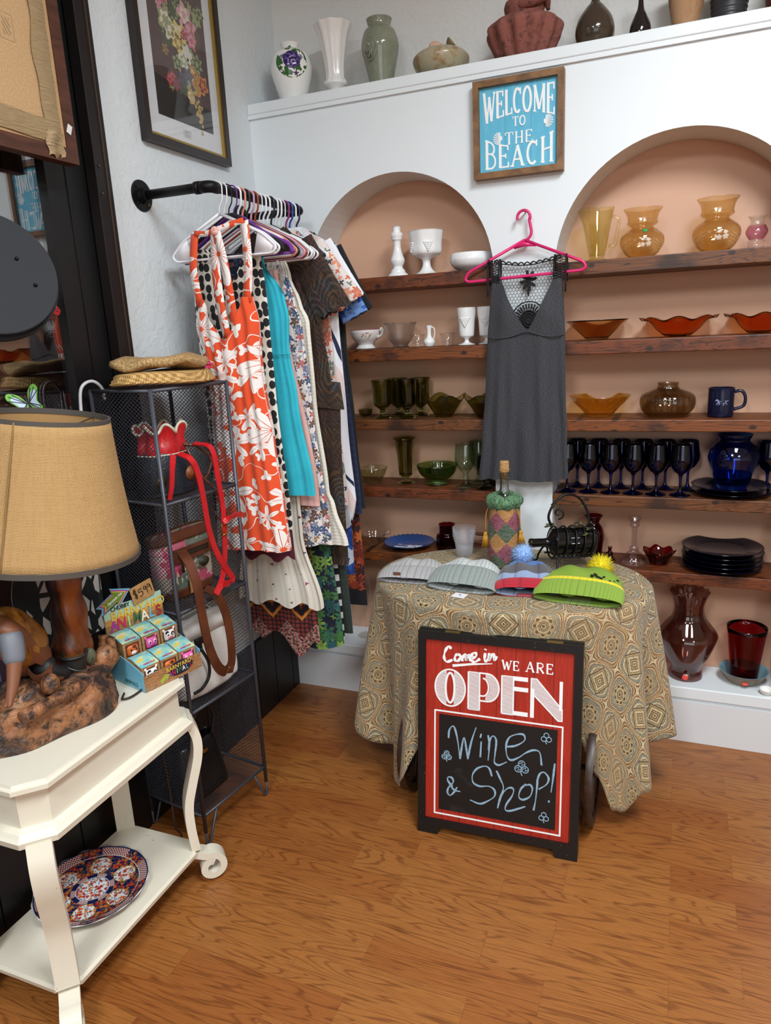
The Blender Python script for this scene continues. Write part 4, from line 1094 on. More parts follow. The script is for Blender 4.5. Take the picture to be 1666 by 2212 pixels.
# ---------------------------------------------------------------- hanging clothes
def cloth_mat(name, rough=0.85, **kw):
    return NT(name, rough, Sheen_Weight=0.1, **kw)
def plain(name, c, c2=None, sc=60):
    x = cloth_mat(name)
    n = x.noise(x.uv(), sc, 3, 0.6)
    x.col(x.mix(x.ramp(n, [(0.4, 0.0), (0.65, 1.0)]), c, c2 or c))
    return x.m
def m_hibiscus():
    x = cloth_mat('orange_hibiscus_print')
    uv = x.uv()
    a, la, da, ca = x.flower(uv, 6.1, 5, 0.55, 0.7, 0.7)
    p, lp, dp, cp = x.flower(x.vmath('ADD', uv, (0.37, 0.11, 0)), 10.5, 6, 0.62, 0.9, 0.8)
    q, lq, dq, cq = x.flower(x.vmath('ADD', uv, (0.7, 0.51, 0)), 26, 3, 0.6, 1.0, 0.6)
    stem = x.lt(x.math('ABSOLUTE', x.math('SUBTRACT', x.noise(uv, 11, 1, 0.4), 0.5)), 0.006)
    og, wh, rd = 'dd4d22', 'e9e4e0', 'c0502e'
    c = x.mix(stem, og, wh)
    c = x.mix(x.math('MULTIPLY', q, x.gt(cq[2], 0.62)), c, wh)
    c = x.mix(x.math('MULTIPLY', p, x.gt(cp[2], 0.36)), c, x.mix(lp, wh, rd))
    c = x.mix(a, c, x.mix(x.math('MULTIPLY', la, x.lt(da, 0.42)), wh, rd))
    c = x.mix(x.math('MULTIPLY', a, x.lt(da, 0.045)), c, 'd9542c')
    return x.col(c).m
def m_dots():
    x = cloth_mat('black_dot_print')
    v = x.vor(x.vmath('MULTIPLY', x.uv(), (1.25, 1, 1)), 34, rnd=0.45)
    return x.col(x.mix(x.lt(v['Distance'], 0.43), 'dcd8cc', '121214')).m
def m_floral(name, base, cols, sc=22, rnd=0.9, size=0.6, petals=5, thr=0.25, two=True):
    x = cloth_mat(name)
    uv = x.uv()
    a, la, da, ca = x.flower(uv, sc, petals, size, rnd, 0.6)
    b_, lb, db, cb = x.flower(x.vmath('ADD', uv, (0.31, 0.77, 0)), sc * 2.3, 4, size, 1.0, 0.7)
    n = len(cols)
    st = [(i / n, c) for i, c in enumerate(cols)]
    c = base
    if two: c = x.mix(x.math('MULTIPLY', b_, x.gt(cb[1], 0.45)), c, x.ramp(cb[2], st, 'CONSTANT'))
    c = x.mix(x.math('MULTIPLY', a, x.gt(ca[1], thr)), c, x.mix(x.math('MULTIPLY', la, 0.5), x.ramp(ca[2], st, 'CONSTANT'), base))
    return x.col(c).m
def m_feather():
    x = cloth_mat('brown_feather_print', 0.8)
    uv = x.uv()
    v = x.vor(x.vmath('MULTIPLY', uv, (1, 0.55, 1)), 9)
    d = v['Distance']
    s = x.sep(uv)
    wv = x.wave(uv, 38, 6, 2, 1.5, direction='DIAGONAL')
    fan = x.math('SINE', x.math('ADD', x.math('MULTIPLY', d, 60), x.math('MULTIPLY', x.noise(uv, 9), 30)))
    hue = x.ramp(x.noise(uv, 8, 2), [(0.3, '4a1c1a'), (0.45, '2a1814'), (0.55, '4e3416'), (0.63, '1e3a44'), (0.72, '561c1c')])
    c = x.mix(x.gt(fan, 0.25), '1d1412', hue)
    c = x.mix(x.math('MULTIPLY', x.gt(wv, 0.72), 0.2), c, '6a4a22')
    return x.col(c).m
def m_stripe(name, a, b_, k, vert=False):
    x = cloth_mat(name); s = x.sep(x.uv())
    w_ = x.math('SINE', x.math('MULTIPLY', s[0 if vert else 1], k))
    return x.col(x.mix(x.gt(w_, 0), a, b_)).m
def m_paisley_skirt():
    x = cloth_mat('red_paisley_print'); uv = x.uv(); s = x.sep(uv)
    v = x.vor(uv, 60, rnd=0.1)
    c = x.mix(x.lt(v['Distance'], 0.28), '2c0e1e', '8a2a24')
    c = x.mix(x.lt(x.math('ABSOLUTE', x.math('SUBTRACT', v['Distance'], 0.33)), 0.07), c, '7a3a2a')
    zig = x.math('ADD', s[1], x.math('MULTIPLY', x.math('PINGPONG', s[0], 0.06), 1.1))
    for zc, hw, cc in ((0.60, 0.012, '14101a'), (0.575, 0.007, 'd08a30'), (0.63, 0.007, 'c97a2c'), (0.66, 0.012, '14101a')):
        c = x.mix(x.lt(x.math('ABSOLUTE', x.math('SUBTRACT', zig, zc)), hw), c, cc)
    lace = x.math('MULTIPLY', x.lt(zig, 0.5), x.gt(x.noise(uv, 120, 2), 0.5))
    return x.col(x.mix(lace, c, 'a07c70')).m
def m_tunic():
    x = cloth_mat('blush_white_navy_print'); uv = x.uv(); s = x.sep(uv)
    k = x.math('ADD', x.math('MULTIPLY', s[0], 6), x.math('MULTIPLY', s[1], 2.6))
    f = x.math('FRACT', x.math('ADD', k, x.math('MULTIPLY', x.noise(uv, 3), 1.2)))
    return x.col(x.ramp(f, [(0, 'e0e2e8'), (0.58, 'dcc8c4'), (0.78, 'e2e4ea'), (0.92, '1c2444')], 'CONSTANT')).m

def garment(name, label, y, rows, mat, ztf=None, ztb=None, depth=0.009, folds=(7, 0.0035), hemwave=None, nu=72, nv=44, zt=1.74, zh=0.8, ph=0.0):
    """tube of cloth hanging in the plane y: rows = (z, x_left, x_right)"""
    zf = ztf or (lambda q: zt); zb = ztb or zf
    rl = [(r[0], r[1]) for r in sorted(rows)]; rr_ = [(r[0], r[2]) for r in sorted(rows)]
    if depth < 0.02: depth *= 0.72; folds = (folds[0], folds[1] * 0.6)
    def fn(u, v):
        a = 2 * PI * u; ca, sa = math.cos(a), math.sin(a)
        q = 0.5 + 0.5 * ca
        hem = zh + (hemwave(q, sa) if hemwave else 0)
        z = lerp((zf if sa <= 0 else zb)(q), hem, v)
        a0, a1 = key(rl, z), key(rr_, z)
        x = (a0 + a1) / 2 + (a1 - a0) / 2 * math.copysign(abs(ca) ** 0.85, ca)
        g = 0.25 + 0.75 * v
        dd = depth * math.copysign(abs(sa) ** 0.6, sa)
        f1 = folds[1] * g * math.sin(folds[0] * a * (0.5 if True else 1) * 2 + ph + 2.2 * v + 1.3 * math.sin(3 * v + ph))
        f2 = folds[1] * 0.6 * math.sin(folds[0] * 2.3 * q * 3 + ph * 2 - v)
        return (x, y + dd + (f1 + f2) * (1 if abs(sa) > 0.15 else abs(sa) / 0.15), z)
    b = B().grid(nu, nv, fn, cu=True)
    for i, p in enumerate(b.v): b.uv[i] = (p[0] + (0.0 if p[1] < y else 0.6), p[2])
    o = tag(b.o(name, mat), label, 'dress' if 'dress' in label else ('skirt' if 'skirt' in label else 'top'), 'garments on the pipe rail')
    return o
def strap(o, pts, w, mat, name='strap', wv=(1, 0, 0)):
    return B().ribbon(cr(pts, 4), wv, w, 0.002).o(name, mat, o)
def sleeve(o, y, x0, z0, x1, z1, w0, w1, mat, ruf=0.0, ry=0.012, name='sleeve', n=9):
    d = V((x1 - x0, 0, z1 - z0)).normalized(); p = V((-d.z, 0, d.x))
    def fn(u, v):
        a = 2 * PI * u
        w_ = lerp(w0, w1, v ** 0.8) / 2 * (1 + ruf * v * v * math.sin(n * a))
        c = V((lerp(x0, x1, v), y, lerp(z0, z1, v)))
        q = c + p * (w_ * math.cos(a)) + V((0, ry * math.sin(a) * (1 + ruf * v * math.cos(n * a)), 0))
        q += d * (ruf * 0.03 * v * math.sin(n * a + 1))
        return q
    b = B().grid(40, 14, fn, cu=True)
    for i, q in enumerate(b.v): b.uv[i] = (q[0] * 1.0, q[2])
    return b.o(name, mat, o)

# 1 orange halter dress
MH = m_hibiscus()
VN = lambda q: 1.615 - 0.125 * max(0, 1 - abs(q - 0.5) / 0.33)
o = garment('halter_dress', 'orange halter dress with large white hibiscus flowers, front of the rail', GY[0] - 0.022,
        [(1.62, .165, .35), (1.54, .145, .365), (1.44, .165, .355), (1.36, .175, .358), (1.2, .162, .376), (1.0, .148, .392), (.84, .138, .402)], MH, VN, lambda q: 1.5, 0.03, (5, 0.006), None, 96, 60, zh=0.84)
y = GY[0] - 0.022
strap(o, [(0.172, y - 0.016, 1.60), (0.16, y - 0.014, 1.70), (0.165, y + 0.004, 1.805)], 0.026, MH)
strap(o, [(0.335, y - 0.016, 1.60), (0.35, y - 0.014, 1.70), (0.338, y + 0.004, 1.825)], 0.028, MH)
strap(o, [(0.165, y + 0.002, 1.806), (0.205, y - 0.006, 1.80), (0.25, y - 0.014, 1.805), (0.30, y - 0.006, 1.818), (0.338, y + 0.002, 1.826)], 0.016, MH, 'neck_tie', (0, 0, 1))
strap(o, [(0.25, y - 0.016, 1.80), (0.243, y - 0.02, 1.70), (0.247, y - 0.018, 1.58), (0.255, y - 0.012, 1.5)], 0.03, MH, 'neck_tie_end')
strap(o, [(0.255, y - 0.017, 1.80), (0.275, y - 0.02, 1.70), (0.285, y - 0.018, 1.58), (0.288, y - 0.012, 1.5)], 0.028, MH, 'neck_tie_end')
B().ell((0.251, y - 0.018, 1.803), (0.013, 0.009, 0.013)).o('knot', MH, o)
# 2 polka dots
MD = m_dots()
o = garment('dot_dress', 'black and cream dotted dress directly behind the orange halter dress', GY[1] + 0.004, [(1.76, .13, .355), (1.6, .105, .365), (1.35, .105, .368), (.9, .095, .388)], MD,
        lambda q: 1.765 - 0.12 * max(0, 1 - abs(q - 0.5) / 0.3), None, 0.010, zh=0.895, ph=1)
# 3 maroon
garment('maroon_skirt', 'maroon ruffled skirt hem just below the orange dress', GY[2], [(1.5, .17, .33), (.78, .15, .375)], plain('maroon_crepe', '5a0f28', '48102a'), zt=1.5, zh=0.785, folds=(9, .004), hemwave=lambda q, s: 0.012 * math.sin(16 * q), ph=2)
# 4 teal floral, left edge seen
garment('teal_floral_dress', 'navy and teal floral dress showing at the left behind the dots', GY[3], [(1.76, .12, .33), (1.3, .085, .34), (.8, .085, .35)], m_floral('teal_floral_print', '1c2a3e', ['2f6a7a', '8a4a6a', '3a6a96', 'b06a80'], 30), zt=1.75, zh=0.82, ph=3)
# 5 turquoise
MT = plain('turquoise_jersey', '2cb6cb', '27abc0', 12)
o = garment('turquoise_dress', 'plain turquoise sleeveless dress with gathered waist', GY[4], [(1.73, .22, .335), (1.62, .2, .385), (1.56, .195, .395), (1.46, .21, .388), (1.3, .205, .405), (1.0, .19, .442)], MT,
        lambda q: 1.60 + 0.125 * math.exp(-((q - 0.78) / 0.16) ** 2), None, 0.012, (8, .0045), zh=0.992, ph=.5)
strap(o, [(0.322, GY[4] - 0.006, 1.70), (0.322, GY[4] - 0.004, 1.775)], 0.008, MT)
B().tube([(0.25 + 0.155 * i / 12, GY[4] - 0.0155 + (0.004 if i == 12 else 0), 1.445) for i in range(13)], 0.0018, 6).o('waist_seam', MT, o)
# 6 white tiered skirt with tiny flowers
x = cloth_mat('white_embroidered_cotton'); uv = x.uv()
a, la, da, ca = x.flower(uv, 17, 3, 0.1, 0.55, 0.6)
MWE = x.col(x.mix(a, 'd6d1c4', x.ramp(ca[2], [(0, '8a3a5a'), (0.45, '3a4a34'), (0.75, '2c2a3a')], 'CONSTANT'))).m
garment('embroidered_skirt', 'white cotton tiered skirt with tiny embroidered flowers, below the orange dress', GY[5], [(1.5, .16, .35), (.85, .13, .37), (.6, .095, .43)], MWE, zt=1.6, zh=0.592, depth=0.011, folds=(12, .006), hemwave=lambda q, s: 0.012 * math.sin(19 * q) + (0.02 if s > 0 else 0), nu=110)
# 7 blush slip
garment('blush_slip', 'pale blush slip dress peeking out under the turquoise hem', GY[6], [(1.72, .2, .34), (.94, .2, .43)], plain('blush_satin', 'd8a8a0', 'dcb2aa'), zt=1.7, zh=0.945, ph=2)
# 8 blue floral
MBF = m_floral('white_blue_brown_floral', 'ddd8d2', ['36508a', '6a7a9a', '8a5a2c', '2c4a6a', 'b05a5a', '5a3a30', '9a9aa8'], 38, 1.0, 0.7, 5, 0.2)
o = garment('blue_floral_dress', 'white sleeveless dress with blue and brown flowers and a double hem', GY[7], [(1.74, .2, .345), (1.6, .19, .38), (1.52, .185, .40), (1.3, .2, .415), (.8, .235, .452)], MBF, lambda q: 1.69 - 0.08 * math.sin(PI * q), None, 0.011, (9, .005), zh=0.80, hemwave=lambda q, s: (0.05 if s > 0 else 0) * 1.0 + 0.008 * math.sin(9 * q))
strap(o, [(0.33, GY[7] - 0.004, 1.67), (0.328, GY[7], 1.775)], 0.007, MBF)
# 9 red paisley
garment('paisley_skirt', 'long red and plum paisley skirt with pointed lace hem', GY[8], [(1.4, .17, .33), (.8, .10, .35), (.42, .075, .365)], m_paisley_skirt(), zt=1.5, zh=0.44, depth=0.011, folds=(8, .006), hemwave=lambda q, s: -0.05 * abs(math.sin(7 * q)) ** 2 + 0.03 * math.sin(2 * PI * q))
# 10 cream tank
x = cloth_mat('cream_crinkle_cotton'); n = x.wave(x.uv((1, 1, 1)), 26, 3, 2, 2, direction='Y')
x.col(x.mix(n, 'dfdacd', 'e2ded2')); x.bump(n, 0.18, 0.003); MCL = x.m
o = garment('cream_tank_dress', 'cream crinkled tank dress with a flared bottom tier', GY[9], [(1.76, .27, .325), (1.68, .25, .345), (1.6, .2, .375), (1.54, .19, .40), (1.3, .2, .405), (.98, .2, .43), (.93, .18, .45), (.79, .16, .49)], MCL, lambda q: 1.74, lambda q: 1.76, 0.012, (9, .005), zh=0.79, ph=1)
# 11 green damask
garment('damask_skirt', 'long navy skirt with lime and green damask pattern', GY[10], [(1.5, .2, .36), (.9, .2, .40), (.4, .21, .435)], m_floral('green_damask_print', '0f162c', ['3c7034', '7a9e40', '24585c', '2f6246'], 24, 0.5, 0.8, 7, 0.25), zt=1.5, zh=0.405, folds=(7, .004), hemwave=lambda q, s: -0.03 * math.sin(PI * q))
# 12 brown feather dress
MFE = m_feather()
sh = lambda q: 1.845 - 0.075 * max(0, abs(q - 0.5) - 0.2) / 0.3 - 0.10 * max(0, 1 - abs(q - 0.5) / 0.2) * 0.6
o = garment('feather_dress', 'brown feather print dress with flutter sleeves', GY[11], [(1.84, .12, .375), (1.7, .1, .40), (1.55, .11, .42), (1.34, .12, .44), (1.28, .10, .468), (1.1, .11, .462), (.7, .12, .462)], MFE, sh, None, 0.012, (8, .005), zh=0.70)
sleeve(o, GY[11] - 0.004, 0.36, 1.79, 0.462, 1.565, 0.10, 0.125, MFE, 0.2, 0.011, 'flutter_sleeve')
b = B().grid(60, 6, lambda u, v: (0.285 + 0.188 * math.cos(2 * PI * u) * (1 + .05 * v), GY[11] + (0.014 + 0.006 * v + 0.004 * math.sin(9 * 2 * PI * u)) * math.sin(2 * PI * u), 1.36 - 0.09 * v - 0.02 * math.cos(2 * PI * u)), cu=True)
for i, p in enumerate(b.v): b.uv[i] = (p[0], p[2])
b.o('peplum', MFE, o)
# 13 striped, 14 dark green
garment('striped_skirt', 'long black and white banded skirt', GY[12], [(1.5, .2, .36), (.4, .2, .415)], m_stripe('black_white_bands', '101012', 'd6d6d4', 130), zt=1.5, zh=0.395, ph=2)
garment('green_skirt', 'long plain dark green skirt', GY[13], [(1.5, .2, .37), (.4, .22, .438)], plain('dark_green_crepe', '2b3530', '252e2a'), zt=1.55, zh=0.415, ph=1)
# 15 ruffle sleeve floral
MRF = m_floral('ivory_coral_floral', 'ddd2cc', ['c8684a', '3a3a44', 'd88a6a', '6a7a72'], 20, 0.9, 0.55, 5, 0.35)
o = garment('ruffle_sleeve_dress', 'ivory dress with coral flowers and ruffled sleeves', GY[14], [(1.82, .12, .375), (1.6, .11, .415), (1.3, .13, .42), (.9, .13, .44)], MRF, sh, None, 0.011, (8, .004), zh=0.9)
sleeve(o, GY[14] - 0.004, 0.37, 1.785, 0.475, 1.59, 0.08, 0.12, MRF, 0.3, 0.010, 'ruffled_sleeve', 7)
# 16 tunic
MTU = m_tunic()
o = garment('tunic', 'blush, white and navy colour block tunic top with curved side slit', GY[15], [(1.84, .12, .40), (1.75, .08, .43), (1.55, .11, .435), (1.2, .12, .445), (.8, .13, .465)], MTU, lambda q: 1.85 - 0.055 * max(0, abs(q - 0.5) - 0.2) / 0.3, None, 0.013, (7, .005), zh=0.80, hemwave=lambda q, s: 0.12 * max(0, (q - 0.8) / 0.2) ** 2)
sleeve(o, GY[15] - 0.002, 0.385, 1.785, 0.487, 1.6, 0.09, 0.10, MTU, 0.06, 0.011)
# 17 tie dye, 18 navy stripe, 19 black, 20 orange-black
MTD = m_floral('blue_tie_dye', '2a58a8', ['d0d8e8', '1c3a86', '6a90cc'], 18, 1, 0.9, 6, 0)
o = garment('tie_dye_blouse', 'blue and white tie-dye top with short sleeves', GY[16], [(1.8, .13, .39), (1.3, .13, .42), (.62, .16, .425)], MTD, sh, None, zh=0.62)
sleeve(o, GY[16], 0.385, 1.775, 0.485, 1.55, 0.09, 0.10, MTD, 0.05, 0.009)
garment('striped_blouse', 'navy top with thin white stripes at the hem, behind the tunic', GY[17], [(1.8, .13, .40), (.85, .15, .458)], m_stripe('navy_pinstripe', '141c3a', '1a2444', 260), zt=1.78, zh=0.85, ph=1)
MBK = plain('black_crepe', '101114', '16171b')
o = garment('black_dress', 'long black dress at the right edge of the rail', GY[18], [(1.81, .13, .39), (1.5, .13, .425), (1.1, .14, .445), (.86, .14, .462)], MBK, sh, None, 0.012, zh=0.865)
sleeve(o, GY[18], 0.385, 1.775, 0.488, 1.56, 0.09, 0.095, MBK, 0.03, 0.009)
MOB = m_floral('orange_black_paisley', '9a3a1e', ['1c1416', 'c0662c', '6a2018', '2a1a1c'], 30, 0.7, 0.8, 6, 0.1)
o = garment('orange_black_dress', 'orange paisley dress with a black hem band, last on the rail', GY[19], [(1.7, .15, .38), (.48, .17, .435)], MOB, zt=1.76, zh=0.53)
b = B().grid(60, 4, lambda u, v: (0.303 + 0.1335 * math.cos(2 * PI * u), GY[19] + 0.011 * math.sin(2 * PI * u), 0.535 - 0.065 * v), cu=True); b.o('hem_band', MBK, o)

# ---------------------------------------------------------------- grey dress with lace back on the pillar
tag(B().tube([(1.021, 0.0, 1.857), (1.021, -0.04, 1.860)], 0.0025, 8).o('wall_nail', P('steel_nail', '9a9a9a', 0.3, 1.0)), 'small nail in the pillar holding the pink hanger', 'nail')
M_pinkh = P('hot_pink_plastic', 'd8286e', 0.3)
b = B()
hz = 1.855
hook = [(1.021 + 0.021 * math.cos(math.radians(a)), -0.035, hz - 0.016 + 0.021 * math.sin(math.radians(a))) for a in range(200, -31, -10)]
b.tube(cr(hook + [(1.046, -0.035, hz - 0.06), (1.042, -0.035, hz - 0.078), (1.027, -0.035, 1.765)], 2), 0.0048, 10)
b.tube(pipe2([(1.024, -0.035, 1.768), (0.83, -0.035, 1.678), (0.818, -0.035, 1.655), (0.832, -0.035, 1.648), (1.21, -0.035, 1.660), (1.223, -0.035, 1.668), (1.215, -0.035, 1.686), (1.024, -0.035, 1.768)], 0.02), 0.005, 10)
b.prism([(0.985, 1.748), (1.024, 1.766), (1.063, 1.752), (1.06, 1.745), (1.024, 1.748), (0.99, 1.742)], 0.004, frame((0, -0.033, 0), (1, 0, 0), (0, 0, 1)))
tag(b.o('clothes_hanger', M_pinkh), 'hot pink plastic hanger on the pillar holding the grey dress', 'hanger')
x = cloth_mat('charcoal_heather_knit'); uv = x.uv()
n = x.noise(x.vmath('MULTIPLY', uv, (1, 2.6, 1)), 210, 3, 0.75)
x.col(x.mix(x.ramp(n, [(0.38, 0.0), (0.64, 1.0)]), '141518', '4c4d54')); x.bump(n, 0.2, 0.001); MGD = x.m
M_lace = P('black_lace', '0d0d10', 0.8)
def dress_front(z):   # side lines
    return key([(0.955, .858), (1.1, .872), (1.3, .888), (1.46, .897), (1.56, .906), (1.65, .914)], z), key([(0.955, 1.176), (1.1, 1.17), (1.3, 1.163), (1.46, 1.16), (1.56, 1.152), (1.65, 1.148)], z)
def fn(u, v):
    a = 2 * PI * u; ca, sa = math.cos(a), math.sin(a); q = 0.5 + 0.5 * ca
    zt_ = 1.662 - 0.185 * max(0, 1 - abs(q - 0.52) / 0.385) if sa <= 0 else 1.47
    hem = 0.955 + 0.012 * q + 0.006 * math.sin(7 * q)
    z = lerp(zt_, hem, v); a0, a1 = dress_front(z)
    xx = (a0 + a1) / 2 + (a1 - a0) / 2 * math.copysign(abs(ca) ** 0.85, ca)
    dd = (0.019 + 0.004 * v) * math.copysign(abs(sa) ** 0.6, sa)
    bust = 0.012 * math.exp(-((z - 1.53) / 0.05) ** 2) * (math.exp(-((q - 0.25) / 0.14) ** 2) + math.exp(-((q - 0.78) / 0.14) ** 2)) if sa < 0 else 0
    fold = (0.0045 * math.sin(23 * q + 1.5 * math.sin(5 * v)) + 0.004 * math.sin(41 * q + 2)) * min(1, abs(sa) * 4) * max(0, (1.5 - z) / 0.4)
    fold = max(-0.008, min(0.008, fold)) + 0.003 * math.sin(17 * q) * (1 if abs(sa) > .2 else 0)
    return (xx, -0.038 + dd - bust + (fold if sa < 0 else fold * 0.3), z)
b = B().grid(120, 70, fn, cu=True)
for i, p in enumerate(b.v): b.uv[i] = (p[0] + (0 if p[1] < -0.03 else 0.5), p[2])
gd = tag(b.o('lace_back_dress', MGD), 'charcoal grey dress with black lace back hanging on the pillar', 'dress')
b = B()
def front_y(xx, z):
    return -0.0625
b.tube([(lerp(0.9, 1.158, i / 30), -0.0605 - 0.003 * math.sin(PI * i / 30) + (0.012 if i in (0, 30) else 0), 1.462 + 0.013 * math.exp(-((i - 15.5) / 4) ** 2) - 0.006 * math.exp(-((i - 6) / 5) ** 2) - 0.006 * math.exp(-((i - 25) / 5) ** 2)) for i in range(31)], 0.0022, 6)
b.o('waist_seam', MGD, gd)
# hexagonal net back
b = B(); edges = {}
hs = 0.0066
def inside(px, pz_):
    top = 1.708 - 0.016 * math.sin(PI * max(0, min(1, (px - 0.915) / 0.225)))
    half = key([(1.48, .07), (1.6, .105), (1.71, .112)], pz_)
    return 1.49 < pz_ < top and abs(px - 1.03) < half
for r in range(-2, 26):
    for c in range(-2, 24):
        hx = 0.91 + c * hs * math.sqrt(3) + (hs * math.sqrt(3) / 2 if r % 2 else 0); hz_ = 1.485 + r * hs * 1.5
        if not inside(hx, hz_): continue
        cs = [(hx + hs * math.sin(math.radians(60 * k)), hz_ + hs * math.cos(math.radians(60 * k))) for k in range(6)]
        for k in range(6):
            a, e = cs[k], cs[(k + 1) % 6]
            kk = tuple(sorted(((round(a[0] * 2000), round(a[1] * 2000)), (round(e[0] * 2000), round(e[1] * 2000)))))
            edges[kk] = (a, e)
for a, e in edges.values():
    b.tube([(a[0], -0.0215, a[1]), (e[0], -0.0215, e[1])], 0.0008, 4, caps=False)
b.o('lace_net', M_lace, gd)
b = B()
nsc = 11
for k in range(nsc):
    x0 = 0.918 + 0.224 * k / nsc; x1 = 0.918 + 0.224 * (k + 1) / nsc
    zz_ = lambda px: 1.708 - 0.016 * math.sin(PI * max(0, min(1, (px - 0.915) / 0.225)))
    b.tube([(lerp(x0, x1, i / 6), -0.0215, zz_(lerp(x0, x1, i / 6)) + 0.007 * math.sin(PI * i / 6)) for i in range(7)], 0.0024, 6)
    b.tube([(x0, -0.0215, zz_(x0) - 0.002), (x1, -0.0215, zz_(x1) - 0.002)], 0.002, 6)
b.o('scalloped_edge', M_lace, gd)
b = B()
for k in range(8):       # flower motif high on the back
    a = math.radians(45 * k + 10)
    b.ell((1.034 + 0.017 * math.cos(a), -0.0225, 1.640 + 0.022 * math.sin(a)), (0.013, 0.0015, 0.0055), 12, 6, Matrix.Rotation(-a, 4, 'Y'))
b.ell((1.034, -0.0225, 1.640), (0.009, 0.002, 0.012)); b.ell((1.034, -0.0225, 1.605), (0.004, 0.002, 0.016))
b.o('lace_flower', M_lace, gd)
b = B()
for rad in (0.012, 0.020, 0.028):
    b.tube([(1.036 + rad * math.cos(2 * PI * k / 28), -0.024, 1.512 + rad * 1.1 * math.sin(2 * PI * k / 28)) for k in range(28)], 0.0034, 6, closed=True)
b.lathe([(0.0004, 0), (0.033, 0.0), (0.033, 0.001), (0.0004, 0.001)], 32, (1.036, -0.0225, 1.512), Matrix.Rotation(PI / 2, 4, 'X'))
for k in range(15):
    a = math.radians(12 * k + 6)
    b.tube([(1.036 + 0.034 * math.cos(a), -0.0235, 1.512 + 0.036 * math.sin(a)), (1.036 + 0.052 * math.cos(a), -0.0235, 1.512 + 0.054 * math.sin(a))], 0.0028, 5)
b.tube([(1.036 + 0.058 * math.cos(math.radians(a)), -0.0235, 1.512 + 0.06 * math.sin(math.radians(a))) for a in range(0, 181, 8)], 0.0022, 6)
b.o('lace_fan', M_lace, gd)
for sx, xa, xb in ((-1, 0.922, 0.935), (1, 1.142, 1.13)):
    b = B()
    yF, yB = -0.056, -0.022
    for px in (xa - 0.019, xa + 0.019):
        b.tube(cr([(px, yF, 1.645 - (0.05 if (px - xa) * sx > 0 else 0.0)), (px, -0.05, 1.69), (px, -0.036, 1.712), (px, yB, 1.70), (px, yB, 1.63)], 4), 0.0032, 6)
    for k in range(9):
        for dz in (0.0, 0.012):
            za = 1.638 + 0.008 * k
            b.tube([(xa - 0.019, yF + 0.004, za + dz), (xa + 0.019, yF + 0.004, za + 0.012 - dz)], 0.0012, 4)
    b.o('lace_shoulder', M_lace, gd)

# ---------------------------------------------------------------- oval tea table on cart wheels
TX, TY, TZ = 1.03, -0.345, 0.695
TA, TB = 0.435, 0.312
M_dkwood = m_wood('dark_walnut', '3a2318', '22140e', (3, 20, 20), 0.4)
t_ = thing('tea_table', 'dark wooden tea cart table with spoked wheels under the patterned cloth', 'table', (TX, TY, 0))
oval = [(TA * math.cos(2 * PI * i / 64), TB * math.sin(2 * PI * i / 64)) for i in range(64)]
B().prism([(x * 0.985, y * 0.985) for x, y in oval], 0.02, z0=TZ - 0.024).o('tabletop', M_dkwood, t_, angle=40)
for sx in (-1, 1):
    for sy in (-1, 1):
        B().lathe([(0.018, 0.03 if sy > 0 else 0.1), (0.014, 0.1), (0.02, 0.2), (0.013, 0.3), (0.018, 0.5), (0.014, 0.6), (0.018, TZ - 0.024)], 16, (sx * 0.2, sy * 0.13 - (0.02 if sy < 0 else 0), 0)).o('leg', M_dkwood, t_)
B().box((0, 0, 0.24), (0.44, 0.3, 0.018), ch=0.003).o('lower_shelf', M_dkwood, t_, smooth=False)
B().tube([(-0.272, -0.185, 0.165), (0.302, -0.185, 0.165)], 0.009, 10).o('axle', M_dkwood, t_)
for wx in (-0.272, 0.302):
    b = B()
    b.lathe([(0.142, -0.009), (0.165, -0.011), (0.168, 0), (0.165, 0.011), (0.142, 0.009), (0.142, -0.009)], 48, (wx, -0.185, 0.168), Matrix.Rotation(PI / 2, 4, 'Y'))
    wh = b.o('wheel', M_dkwood, t_, angle=40)
    b = B().lathe([(0.0004, -0.022), (0.02, -0.022), (0.027, -0.008), (0.027, 0.008), (0.02, 0.022), (0.0004, 0.022)], 20, (wx, -0.185, 0.168), Matrix.Rotation(PI / 2, 4, 'Y'))
    b.o('hub', M_dkwood, wh)
    for k in range(10):
        a = 2 * PI * k / 10
        B().tube([(wx, -0.185 + r * math.cos(a), 0.168 + r * math.sin(a)) for r in (0.02, 0.05, 0.09, 0.12, 0.146)], [0.006, 0.007, 0.0085, 0.007, 0.006], 8).o('spoke', M_dkwood, wh)

